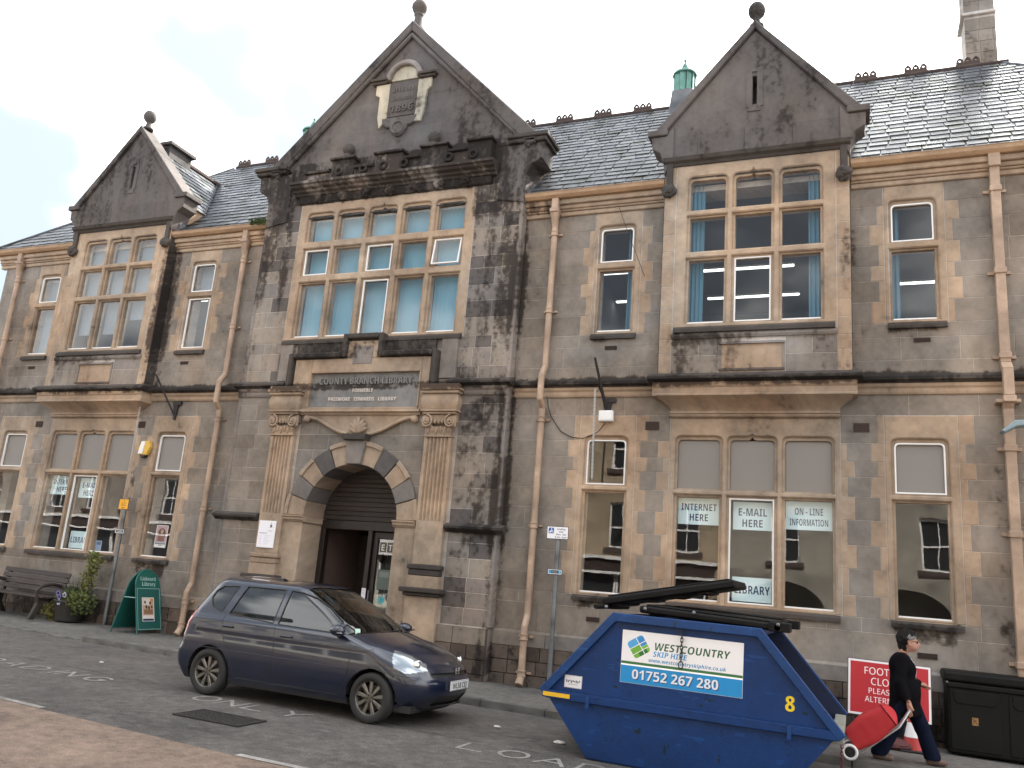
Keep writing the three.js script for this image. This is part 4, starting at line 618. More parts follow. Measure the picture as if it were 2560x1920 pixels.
{ // square pipe at the right
  const x = 1.95, p = obj('downpipe', [bx(x - 0.065, x + 0.065, 5.1, 8.2, 0.04, 0.16, 0.012), bx(x - 0.065, x + 0.065, 4.6, 4.98, 0.19, 0.31, 0.012), bx(x - 0.0649, x + 0.0649, 0.2, 4.45, 0.04, 0.16, 0.012), ext(poly([[-0.16, 5.1], [-0.04, 5.1], [-0.19, 4.96], [-0.31, 4.98]]), x - 0.0645, x + 0.0645).rotateY(Math.PI / 2), ext(poly([[-0.31, 4.62], [-0.19, 4.62], [-0.04, 4.44], [-0.16, 4.45]]), x - 0.0645, x + 0.0645).rotateY(Math.PI / 2)], mats.paint, lib);
  for (const y of [7.72, 6.45, 5.2, 4.55, 3.9, 2.75, 1.1]) obj('pipe_bracket', [bx(x - 0.08, x + 0.08, y - 0.045, y + 0.045, 0.03 + (y > 4.5 && y < 4.6 ? 0.15 : 0), 0.18 + (y > 4.5 && y < 4.6 ? 0.15 : 0), 0.012), bx(x - 0.15, x + 0.15, y - 0.025, y + 0.025, 0.0, 0.035 + (y > 4.5 && y < 4.6 ? 0.15 : 0), 0.01)], mats.paint, p);
  obj('rainwater_head', bx(x - 0.08, x + 0.08, 8.06, 8.27, 0.03, 0.2, 0.012), mats.paint, p);
}
// --- air bricks
const airMat = std([0.035, 0.022, 0.018], { roughness: 0.95 });
for (const [x, y, w, h] of [[-2.974, 4.215, 0.214, 0.135], [0.097, 4.2, 0.212, 0.13], [-17.0 + 0.42, 4.2, 0.2, 0.13], [-13.62, 4.2, 0.17, 0.13], [-3.72, 5.53, 0.2, 0.065], [0.93, 5.5, 0.22, 0.06], [-12.78, 5.5, 0.2, 0.06], [-17.2, 5.5, 0.2, 0.06], [-3.78, 1.17, 0.21, 0.07], [0.86, 1.1, 0.24, 0.075]]) {
  const a = obj('air_brick', bx(x - w / 2, x + w / 2, y - h / 2, y + h / 2, -0.03, 0.012), airMat, lib); const bars = []; for (let k = 0; k < 4; k++) bars.push(bx(x - w / 2, x + w / 2, y - h / 2 + (k + 0.1) * h / 4, y - h / 2 + (k + 0.4) * h / 4, 0.0121, 0.017)); obj('grille', bars, mats.terra, a);
}
// --- rooms behind the windows
obj('room_floor', [bx(-18.6, 6.3, 0.6, 0.8, -7, -0.43), bx(-18.6, 6.3, 4.72, 4.95, -7, -0.43)], mats.shadedInside, lib);
obj('room_ceiling', [bx(-18.6, 6.3, 4.55, 4.7, -7, -0.43), bx(-18.6, 6.3, 8.42, 8.52, -7, -0.11)], mats.inside, lib);
obj('room_wall', [bx(-18.75, 6.4, -0.4, 8.4, -7.25, -7.01), bx(-18.75, -18.6, -0.4, 8.4, -7, -0.43), bx(6.25, 6.4, -0.4, 8.4, -7, -0.43), bx(-11.2, -11.05, 0.8, 8.4, -7, -0.43), bx(-5.35, -5.2, 0.8, 8.4, -7, -0.43), bx(-9.3, -7.1, 0.8, 4.5, -2.9, -2.76)], mats.inside, lib);
// ---------------------------------------------------------------- things on and behind the front
const mBlind = std([0.17, 0.35, 0.46], { roughness: 0.9 }), mBlindPale = std([0.22, 0.26, 0.30], { roughness: 0.9 }), mCurtain = std([0.09, 0.21, 0.29], { roughness: 0.95 });
function blind(x0, x1, y0, y1, z, mat, label, group, turn = 0.35) {
  const t = thing('vertical_blind', label, 'blind', [(x0 + x1) / 2, y0, z], 0, group), n = Math.max(2, Math.round((x1 - x0) / 0.09)), w = (x1 - x0) / n;
  obj('headrail', bx(-(x1 - x0) / 2, (x1 - x0) / 2, y1 - y0 - 0.04, y1 - y0, -0.02, 0.02), mats.white, t);
  for (let k = 0; k < n; k++) obj('slat', bx(-w * 0.54, w * 0.54, 0.02, y1 - y0 - 0.04, -0.002, 0.002).rotateY(turn + rr(-0.06, 0.06)).translate(-(x1 - x0) / 2 + (k + 0.5) * w, 0, 0), mat, t);
}
[[-10.0, -9.44], [-9.33, -8.73], [-8.62, -8.17], [-7.88, -7.42], [-7.16, -6.57]].forEach(([a, b]) => blind(a, b, 5.85, 8.42, -0.05, mBlind, 'blue vertical blind hanging behind the five-light window over the entrance', 'blue blinds over the entrance', 0.3));
for (const [a, b] of [[-16.0, -15.4], [-15.28, -14.7], [-14.56, -13.95]]) blind(a, b, b > -14 ? 6.5 : 6.2, 8.35, -0.05, mBlindPale, 'pale grey blue blind behind the nine-light window nearest the bench', 'pale blinds of the bay above the bench', 0.2);
blind(-12.98, -12.5, 6.95, 7.75, -0.3, mBlindPale, 'pale blind in the upper single window between left bay and entrance', '', 0.2);
blind(-17.49, -16.95, 5.85, 7.7, -0.3, mBlindPale, 'pale blind in the upper single window at the far end by the bench', '', 0.2);
function curtain(x0, x1, y0, y1, z, label) { tag(obj('curtain', surf((u, v) => V(x0 + (x1 - x0) * u, y0 + (y1 - y0) * v, z + 0.02 * Math.sin(u * (x1 - x0) * 95)), 40, 2), mCurtain), label, 'curtain'); }
curtain(-2.56, -2.24, 5.8, 8.35, -0.02, 'blue curtain drawn aside at the downpipe end of the bay window over the skip');
curtain(-0.62, -0.4, 5.8, 8.35, -0.02, 'narrow blue curtain at the square-pipe end of the bay window over the skip');
curtain(-3.58, -3.36, 5.82, 7.7, -0.33, 'thin blue curtain in the upper window over the loading sign');
curtain(0.42, 0.68, 5.82, 7.7, -0.33, 'blue curtain in the upper window above the black bins');
// fluorescent lamps upstairs
const mTube = new THREE.MeshStandardMaterial({ color: 0xffffff, emissive: new THREE.Color(0.95, 1, 0.97), emissiveIntensity: 0.8 });
function lamp(x, y, z, len, label) {
  const t = thing('fluorescent_light', label, 'ceiling light', [x, y, z], 0, 'fluorescent lamps upstairs');
  obj('housing', bx(-len / 2, len / 2, 0.03, 0.07, -0.06, 0.06), mats.white, t); obj('diffuser', bx(-len / 2 + 0.02, len / 2 - 0.02, 0.008, 0.028, -0.04, 0.04), mTube, t);
  const l = new THREE.RectAreaLight(new THREE.Color(0.95, 1, 0.97), 0.7, (len - 0.05) * M, 0.08 * M); l.position.set(0, 0.002, 0); l.rotation.x = -Math.PI / 2; t.add(l);
}
lamp(-2.15, 8.2, -3.6, 2.2, 'long lit fluorescent lamp in the room above the skip, nearer the glass'); lamp(-2.05, 8.2, -5.3, 2.0, 'long lit fluorescent lamp in the room above the skip, farther back'); lamp(-4.75, 8.2, -3.4, 0.9, 'short lit fluorescent lamp behind the upper window over the loading sign'); lamp(-4.7, 8.2, -5.2, 0.9, 'short lit lamp deep behind the upper window over the loading sign'); lamp(1.15, 8.2, -5.0, 0.9, 'short lit lamp behind the upper window above the black bins'); lamp(-16.9, 8.2, -3.4, 2.4, 'long lit lamp seen through the bay window above the bench');
// printed signs behind the ground floor glass
function windowSign(x0, x1, y0, y1, z, lines, label, group, fg = '#1d2c55', bg = '#cfe4ea') {
  const W = 512, H = Math.round(512 * (y1 - y0) / (x1 - x0));
  const m = canvasMat(W, H, (x, w, h) => { x.fillStyle = bg; x.fillRect(0, 0, w, h); lines.forEach(([s, py, size, mw]) => { x.save(); x.translate(w / 2, h * py); x.scale(0.82, 1); txt(x, s, 0, 0, 'bold ' + size + 'px sans-serif', fg, 'center', (mw || 440) / 0.82); x.restore(); }); });
  const o = tag(obj('window_sign', plate(x1 - x0, y1 - y0), m), label, 'sign', group); o.position.set((x0 + x1) / 2, (y0 + y1) / 2, z);
}
for (const c of bays) {
  const d = c + 1.437, wh = c > -5 ? 'behind the skip' : 'beside the bench', z = -0.19;
  windowSign(-2.556 + d, -1.922 + d, 2.71, 3.114, z, [['INTERNET', 0.34, 118], ['HERE', 0.73, 118, 300]], 'pale blue INTERNET HERE window sign in the triple window ' + wh, 'INTERNET signs');
  windowSign(-1.722 + d, -1.156 + d, 2.665, 3.08, z, [['E-MAIL', 0.36, 140], ['HERE', 0.76, 140, 330]], 'pale blue E-MAIL HERE window sign in the triple window ' + wh, 'E-MAIL signs');
  windowSign(-1.722 + d, -1.156 + d, 1.62, 1.97, z, [['LIBRARY', 0.52, 150, 470]], 'pale blue LIBRARY window sign low in the triple window ' + wh, 'LIBRARY signs');
  if (c > -5) windowSign(-0.96, -0.314, 2.705, 3.122, z, [['ON - LINE', 0.36, 112, 320], ['INFORMATION', 0.74, 108, 430]], 'pale blue ON-LINE INFORMATION window sign behind the skip', '', '#3c4660');
}
{ // posters and leaflets in the end window on the bench side
  const m = canvasMat(256, 420, (x, w, h) => { x.fillStyle = '#e9e4e2'; x.fillRect(0, 0, w, h); x.fillStyle = '#b9989c'; x.fillRect(14, 14, w - 28, h - 110); x.fillStyle = '#4a2b2a'; x.beginPath(); x.ellipse(130, 165, 82, 105, 0, 0, 7); x.fill(); x.fillStyle = '#c09a86'; x.beginPath(); x.ellipse(132, 120, 32, 42, 0, 0, 7); x.fill(); x.fillStyle = '#8c5f55'; x.fillRect(60, 190, 140, 110); x.fillStyle = '#7d8a94'; x.fillRect(14, h - 90, w - 28, 30); x.fillStyle = '#222'; x.fillRect(90, h - 50, 80, 10); });
  const p = tag(obj('poster', plate(0.3, 0.44), m), 'small portrait poster in the single window beside the green sandwich board', 'poster'); p.position.set(-12.79, 1.98, -0.19);
  const q = tag(obj('leaflet', plate(0.16, 0.2), canvasMat(64, 80, (x) => { x.fillStyle = '#9db2cf'; x.fillRect(0, 0, 64, 80); x.fillStyle = '#5d7396'; x.fillRect(8, 10, 48, 24); })), 'small pale blue leaflet low in the triple window beside the bench', 'leaflet'); q.position.set(-14.4, 1.71, -0.19);
}
// signs on the entrance
{
  const m = canvasMat(420, 540, (x, w, h) => { x.fillStyle = '#e4e2e8'; x.fillRect(0, 0, w, h); x.fillStyle = '#3b3640'; x.beginPath(); x.moveTo(285, 75); x.lineTo(335, 75); x.lineTo(335, 110); x.lineTo(310, 140); x.lineTo(285, 110); x.fill(); x.beginPath(); x.moveTo(305, 30); x.lineTo(322, 55); x.lineTo(300, 62); x.fill(); x.fillRect(250, 132, 130, 3); txt(x, 'COUNCIL', 300, 200, '30px sans-serif', '#6b6670'); txt(x, 'Opening hours', 36, 248, 'bold 28px sans-serif', '#2a2730', 'left'); x.fillStyle = '#a9a5b0'; for (let k = 0; k < 6; k++) { x.fillRect(36, 296 + k * 34, 70, 5); x.fillRect(170, 296 + k * 34, 150 - (k % 3) * 30, 5); } });
  const t = thing('notice_board', 'white opening hours notice fixed to the pilaster behind the car', 'notice', [-9.83, 2.13, B + 0.105]); obj('backing', bx(-0.185, 0.185, -0.24, 0.24, 0, 0.02, 0.005), mats.white, t); const f = obj('printed_face', plate(0.36, 0.47), m, t); f.position.z = 0.0205;
  const disc = (x, y, r, draw, label) => { const o = tag(obj('door_sticker', new THREE.CircleGeometry(r, 24), canvasMat(128, 128, draw)), label, 'sticker'); o.position.set(x, y, -0.37); };
  disc(-7.5, 1.33, 0.055, (x) => { x.fillStyle = '#c8bb3c'; x.fillRect(0, 0, 128, 128); x.fillStyle = '#8f9aa2'; x.beginPath(); x.arc(64, 64, 34, 0, 7); x.fill(); }, 'round yellow sticker with grey centre on the door glass');
  disc(-7.6, 1.2, 0.085, (x) => { x.fillStyle = '#5d7479'; x.fillRect(0, 0, 128, 128); x.fillStyle = '#2f3a3d'; x.beginPath(); x.arc(64, 64, 56, 0, 7); x.fill(); x.fillStyle = '#8b8f90'; x.beginPath(); x.moveTo(64, 26); x.lineTo(98, 54); x.lineTo(98, 96); x.lineTo(30, 96); x.lineTo(30, 54); x.fill(); }, 'large round grey sticker with a house shape on the door glass');
  disc(-7.76, 1.15, 0.065, (x) => { x.fillStyle = '#4fa3ab'; x.fillRect(0, 0, 128, 128); txt(x, '9', 64, 66, 'bold 80px serif', '#2f6e78'); }, 'round teal sticker low on the door glass');
  const et = tag(obj('door_poster', plate(0.44, 0.2), canvasMat(256, 116, (x) => { x.fillStyle = '#c9c4bd'; x.fillRect(0, 0, 256, 116); x.fillStyle = '#46423f'; x.fillRect(8, 8, 78, 100); x.fillRect(96, 8, 70, 100); txt(x, 'E', 44, 60, 'bold 90px sans-serif', '#c9c4bd'); txt(x, 'T', 132, 60, 'bold 90px sans-serif', '#c9c4bd'); x.fillStyle = '#8ea2b4'; x.fillRect(168, 8, 80, 100); x.fillStyle = '#c6d3dc'; x.fillRect(180, 20, 30, 70); })), 'white framed poster strip with letters E T at the top of the door glass', 'poster'); et.position.set(-7.69, 2.06, -0.37);
  const nt = tag(obj('door_notice', plate(0.085, 0.34), canvasMat(64, 256, (x) => { x.fillStyle = '#d8d2da'; x.fillRect(0, 0, 64, 256); x.fillStyle = '#9a94a0'; x.fillRect(10, 30, 44, 4); x.fillRect(10, 60, 40, 4); })), 'narrow white notice on the dark door post', 'notice'); nt.position.set(-8.075, 1.16, -0.279);
  const pp = tag(obj('door_paper', plate(0.3, 0.34), canvasMat(64, 72, (x) => { x.fillStyle = '#56605c'; x.fillRect(0, 0, 64, 72); x.fillStyle = '#6f7a75'; x.fillRect(8, 8, 40, 20); })), 'grey paper notice in the middle of the door glass', 'notice'); pp.position.set(-7.73, 1.5, -0.37);
}
// alarm box, junction box, iron brackets, chain, cable, clump of weeds
{
  const p = at(360, 1120, 0.08), t = thing('alarm_box', 'yellow and white hexagonal alarm box by the window over the sandwich board', 'alarm box', [p.x, p.y, 0.01]);
  const hex = (z0, z1, k) => ext(poly([[-0.15, 0], [-0.07, 0.145], [0.12, 0.145], [0.17, 0.02], [0.1, -0.14], [-0.09, -0.14]].map((q) => [q[0] * k, q[1] * k])), z0, z1, 0.012);
  obj('body', hex(0, 0.09, 1), std([0.62, 0.38, 0.06], { roughness: 0.4 }), t); obj('white_panel', ext(poly([[-0.12, -0.12], [0.0, -0.12], [0.03, 0.135], [-0.07, 0.135]]), 0.088, 0.098, 0.003), mats.white, t); obj('strobe', ext(poly([[-0.09, -0.142], [0.09, -0.142], [0.03, -0.2], [-0.03, -0.2]]), 0.01, 0.08, 0.006), mats.black, t);
}
{
  const t = thing('junction_box', 'white plastic junction box under the iron bracket by the loading sign', 'box', [-3.72, 4.36, 0.012]); obj('case', bx(-0.12, 0.12, -0.09, 0.09, 0, 0.1, 0.015), mats.white, t); obj('cover', bx(-0.1, 0.1, -0.07, 0.07, 0.101, 0.108, 0.004), mats.white, t);
}
function bracketAt(px, py, label, ring) {
  const p = at(px, py, 0.05), t = thing('iron_bracket', label, 'bracket', [p.x, p.y, 0.01], 0, 'old iron sign brackets');
  obj('wall_plate', [bx(-0.06, 0.14, 0.08, 0.15, 0, 0.05), ext(poly([[-0.06, 0.08], [0.07, 0.08], [0.03, -0.22], [-0.01, -0.22]]), 0, 0.04, 0.004)], mats.iron, t);
  obj('arm', ring ? [bar(V(0, -0.12, 0.04), V(-0.24, 0.62, 0.45), 0.018), new THREE.TorusGeometry(0.08, 0.013, 8, 20).translate(-0.31, 0.72, 0.48)] : [bar(V(0.0, -0.1, 0.04), V(-0.1, 0.7, 0.55), 0.03, 0.02), bar(V(0, 0.0, 0.04), V(-0.11, 0.34, 0.3), 0.014)], mats.iron, t);
}
bracketAt(437, 1022, 'black iron wall bracket with a ring end above the sandwich board', true); bracketAt(1518, 1018, 'straight black iron wall bracket above the white junction box', false);
const chainMat = std([0.5, 0.5, 0.49], { roughness: 0.4, metalness: 0.7 });
function chain(name, a, b, n, label, mat, size = 0.02) { const t = thing(name, label, 'chain'); const c = []; for (let k = 0; k < n; k++) { const p = a.clone().lerp(b, (k + 0.5) / n), g = new THREE.TorusGeometry(size * 0.55, size * 0.16, 6, 10).scale(0.8, 1.45, 1); if (k % 2) g.rotateY(Math.PI / 2); c.push(g.translate(p.x, p.y, p.z)); } const l = obj('links', c, mat, t); l.userData.kind = 'stuff'; return t; }
chain('hanging_chain', V(-3.86, 4.75, 0.3), V(-3.86, 3.32, 0.2), 46, 'pale steel chain hanging in front of the upper pane by the loading sign', chainMat, 0.034);
chain('hanging_chain', V(-13.62, 4.68, 0.14), V(-13.6, 3.55, 0.14), 34, 'thin pale chain hanging over the yellow alarm box', chainMat, 0.034);
tag(obj('cable', tube([V(-4.76, 4.7, 0.1), V(-4.7, 4.4, 0.03), V(-4.5, 4.12, 0.02), V(-4.3, 4.02, 0.02), V(-4.1, 4.0, 0.03), V(-3.86, 4.1, 0.04), V(-3.74, 4.26, 0.03)], 0.007, 40, 6), mats.black), 'slack black cable looping from the downpipe to the junction box', 'cable');
tag(obj('cable', tube([V(-3.2, 6.75, 0.02), V(-3.55, 7.7, 0.25), V(-4.6, 10.2, -1.2), V(-5.4, 11.2, -2.4)], 0.005, 40, 5), mats.black), 'thin black overhead wire running from the wall up over the slates', 'cable');
{ const g = []; for (let k = 0; k < 260; k++) { const x = -11.15 + rr(-0.24, 0.12), h = rr(0.05, 0.16); g.push(new THREE.ConeGeometry(0.012, h, 3).rotateX(rr(-0.9, 0.9)).rotateZ(rr(-0.9, 0.9)).translate(x, 8.4 + rr(-0.05, 0.04), 0.2 + rr(-0.08, 0.12))); } tag(obj('weed_clump', g, std([0.06, 0.085, 0.025])), 'green weeds growing in the gutter end beside the great gable', 'weeds', null, 'stuff'); }
{ const p = at(2530, 1065, 0.6), t = thing('wall_lamp', 'pale blue grey lamp arm reaching in beside the square downpipe', 'lamp', [p.x, p.y, p.z]); const m = std([0.22, 0.29, 0.32], { roughness: 0.5 }); obj('hood', ext(poly([[-0.14, -0.08], [0.02, 0.06], [0.5, 0.09], [0.5, 0.03], [0.04, -0.02], [-0.1, -0.1]]), -0.1, 0.1, 0.012), m, t); obj('arm', [bar(V(0.4, 0.06, 0), V(0.5, 0.0, -0.62), 0.03)], m, t); }

// ---------------------------------------------------------------- street furniture
function signPost(x, z, top, label, plates, tilt = 0) {
  const y = paveY(x), t = thing('sign_post', label, 'sign post', [x, y, z]); t.rotation.z = tilt;
  obj('pole', [bar(V(0, -0.05, 0), V(0, top - y, 0), 0.038, 0.038, 14), bar(V(0, 0, 0), V(0, 0.02, 0), 0.06, 0.06, 14)], mats.steel, t);
  for (const [w, h, py, name, draw, cw, ch, ox] of plates) { const p = obj(name, bx(-w / 2, w / 2, -h / 2, h / 2, 0.044, 0.052, 0.003), mats.black, t); p.position.set(ox || 0, py - y, 0); const f = obj('printed_face', plate(w - 0.016, h - 0.016), canvasMat(cw, ch, draw), p); f.position.z = 0.0525; obj('clip', bx(-0.06, 0.06, -0.02, 0.02, 0.036, 0.043), mats.steel, p); }
}
signPost(-4.37, 0.16, 2.36, 'grey post with white loading sign and small blue tag by the downpipe', [
  [0.36, 0.2, 2.445, 'loading_sign', (x, w, h) => { x.fillStyle = '#e8e6ea'; x.fillRect(0, 0, w, h); x.fillStyle = '#1f4f9c'; x.fillRect(28, 24, 124, 130); x.strokeStyle = '#e8e6ea'; x.lineWidth = 14; x.beginPath(); x.moveTo(96, 44); x.lineTo(108, 90); x.lineTo(80, 130); x.moveTo(108, 90); x.lineTo(136, 134); x.moveTo(92, 74); x.lineTo(56, 116); x.stroke(); x.fillStyle = '#e8e6ea'; x.beginPath(); x.arc(92, 42, 11, 0, 7); x.fill(); x.fillRect(40, 112, 46, 22); for (const [s, py] of [['Loading', 50], ['only', 110], ['Mon - Sat', 172], ['8 am - 6 pm', 232]]) txt(x, s, 320, py, 'bold 52px sans-serif', '#2b2730', 'center', 270); }, 480, 268],
  [0.24, 0.085, 1.84, 'blue_tag', (x, w, h) => { x.fillStyle = '#e6e6ea'; x.fillRect(0, 0, w, h); x.fillStyle = '#16222c'; x.fillRect(12, 14, w - 24, h - 28); x.fillStyle = '#3d8fbd'; x.fillRect(16, 18, 60, h - 36); x.fillRect(w - 76, 18, 60, h - 36); txt(x, 'parking', w / 2, h / 2, 'bold 30px sans-serif', '#cfd6da'); txt(x, 'f', w - 40, h / 2, 'bold 44px sans-serif', '#e6e6ea'); }, 300, 106, -0.005]]);
signPost(-13.52, 0.14, 2.45, 'grey post with yellow temporary sign beside the planter', [
  [0.25, 0.21, 2.545, 'yellow_sign', (x, w, h) => { x.fillStyle = '#e6a51e'; x.fillRect(0, 0, w, h); x.fillStyle = '#6b4a10'; x.fillRect(w / 2 - 14, 22, 28, 26); for (let k = 0; k < 3; k++) x.fillRect(50, 78 + k * 28, w - 100 - (k % 2) * 40, 9); x.beginPath(); x.moveTo(70, 190); x.lineTo(110, 170); x.lineTo(110, 210); x.fill(); x.fillRect(105, 182, 80, 16); }, 256, 216],
  [0.24, 0.085, 2.01, 'small_tag', (x, w, h) => { x.fillStyle = '#dedee2'; x.fillRect(0, 0, w, h); x.fillStyle = '#1a1f24'; x.fillRect(18, 18, w - 36, h - 36); x.fillStyle = '#cfd2d4'; x.fillRect(60, 46, w - 120, 14); }, 300, 106, 0.02]]);
{ // bench
  const t = thing('park_bench', 'dark brown slatted timber bench against the wall', 'bench', [-15.35, paveY(-15.35), 0.42]); t.rotation.z = -0.0167; t.rotation.y = -0.03;
  const bw = [1, 0.8, 1.2].map((k) => std([0.075 * k, 0.048 * k, 0.042 * k], { roughness: 0.6, map: cl(mottle, 0.5, 3), bumpMap: cl(grainBump, 0.6, 4), bumpScale: 0.006 }));
  for (let k = 0; k < 4; k++) obj('seat_slat', bx(-0.95, 0.95, 0.40, 0.432, 0.0 + k * 0.112, 0.1 + k * 0.112, 0.008), bw[k % 3], t);
  for (let k = 0; k < 4; k++) obj('back_slat', bx(-0.95, 0.95, -0.045, 0.045, -0.014, 0.014, 0.008).rotateX(-0.2).translate(0, 0.53 + k * 0.103, -0.03 - k * 0.022), bw[(k + 1) % 3], t);
  for (const x of [-0.82, 0.82]) { const e = obj('end_frame', [ext(poly([[0.44, 0.0], [0.56, 0.0], [0.5, 0.14], [0.44, 0.3], [0.46, 0.4], [0.02, 0.4], [-0.1, 0.86], [-0.17, 0.85], [-0.06, 0.4], [-0.04, 0.2], [-0.18, 0.0], [-0.08, 0.0], [0.04, 0.2], [0.08, 0.33], [0.36, 0.33], [0.38, 0.2]]), -0.04, 0.04, 0.008).rotateY(-Math.PI / 2).translate(x, 0, 0)], std([0.05, 0.042, 0.032], { roughness: 0.7, map: cl(mottle, 1, 1) }), t); obj('armrest', [tube([V(x, 0.62, -0.08), V(x, 0.66, 0.15), V(x, 0.62, 0.38), V(x, 0.54, 0.47), V(x, 0.42, 0.46)], 0.032, 20, 8)], bw[0], e); }
}
// A-board
{
  const x0 = -12.36, t = thing('sandwich_board', 'green arched sandwich board reading Liskeard Library beside the downpipe', 'sandwich board', [x0, paveY(x0), 0.46]); t.rotation.y = 1.62;
  const arch = (w, y0, y1, r) => { const s = new THREE.Shape(); s.moveTo(-w, y0); s.lineTo(w, y0); s.lineTo(w, y1 - r); s.absarc(0, y1 - r, w, 0, Math.PI, false); s.lineTo(-w, y0); return s; };
  const face = canvasMat(380, 760, (x, w, h) => { x.fillStyle = '#145a4e'; x.fillRect(0, 0, w, h); txt(x, 'Liskeard', w / 2, 110, '60px serif', '#c8d6d6'); txt(x, 'Library', w / 2 + 8, 178, '60px serif', '#c8d6d6'); x.fillStyle = '#1d5550'; x.fillRect(16, 238, w - 32, h - 250); x.strokeStyle = '#a8c4bc'; x.lineWidth = 5; x.strokeRect(14, 236, w - 28, h - 246); x.fillStyle = '#ddd3cc'; x.fillRect(82, 350, 190, 300); x.fillStyle = '#b79a83'; x.fillRect(92, 360, 170, 215); x.fillStyle = '#d2c6bc'; x.fillRect(100, 366, 110, 80); x.fillStyle = '#4c3a30'; for (const [a, b, r] of [[130, 410, 20], [210, 420, 22], [150, 470, 24], [190, 480, 22], [235, 470, 20]]) { x.beginPath(); x.ellipse(a, b, r * 0.7, r, 0, 0, 7); x.fill(); } x.fillStyle = '#8a6a50'; x.fillRect(110, 500, 140, 60); x.fillStyle = '#c97a3a'; x.fillRect(222, 362, 38, 40); x.fillStyle = '#2b3358'; x.fillRect(92, 618, 170, 26); });
  const fu = (g) => { const p = g.attributes.position, u = g.attributes.uv; for (let i = 0; i < p.count; i++) u.setXY(i, (p.getX(i) + 0.31) / 0.62, (p.getY(i) - 0.06) / 1.09); return g; };
  for (const sd of [1, -1]) {
    const p = obj('board', ext(arch(0.31, 0.06, 1.15, 0.31), -0.008, 0.008, 0.002, 24), mats.green, t); p.position.set(0, 0, sd * 0.30); p.rotation.x = -sd * 0.255;
    if (sd > 0) { const f = new THREE.Mesh(fu(new THREE.ShapeGeometry(arch(0.305, 0.065, 1.145, 0.305), 24)), face); f.name = 'printed_face'; f.position.z = 0.0095; f.castShadow = f.receiveShadow = true; p.add(f); }
    const rimPts = [V(-0.315, -0.04, 0), V(-0.315, 0.5, 0), V(-0.315, 0.86, 0)]; for (let k = 0; k <= 16; k++) rimPts.push(V(-0.315 * Math.cos(k / 16 * Math.PI), 0.845 + 0.315 * Math.sin(k / 16 * Math.PI), 0)); rimPts.push(V(0.315, 0.5, 0), V(0.315, -0.04, 0));
    obj('tube_frame', tube(rimPts, 0.013, 80, 8), mats.green, p);
  }
  obj('stay', [bar(V(-0.315, 0.62, -0.15), V(-0.315, 0.62, 0.15), 0.008), bar(V(0.315, 0.62, -0.15), V(0.315, 0.62, 0.15), 0.008)], std([0.3, 0.45, 0.42]), t);
}
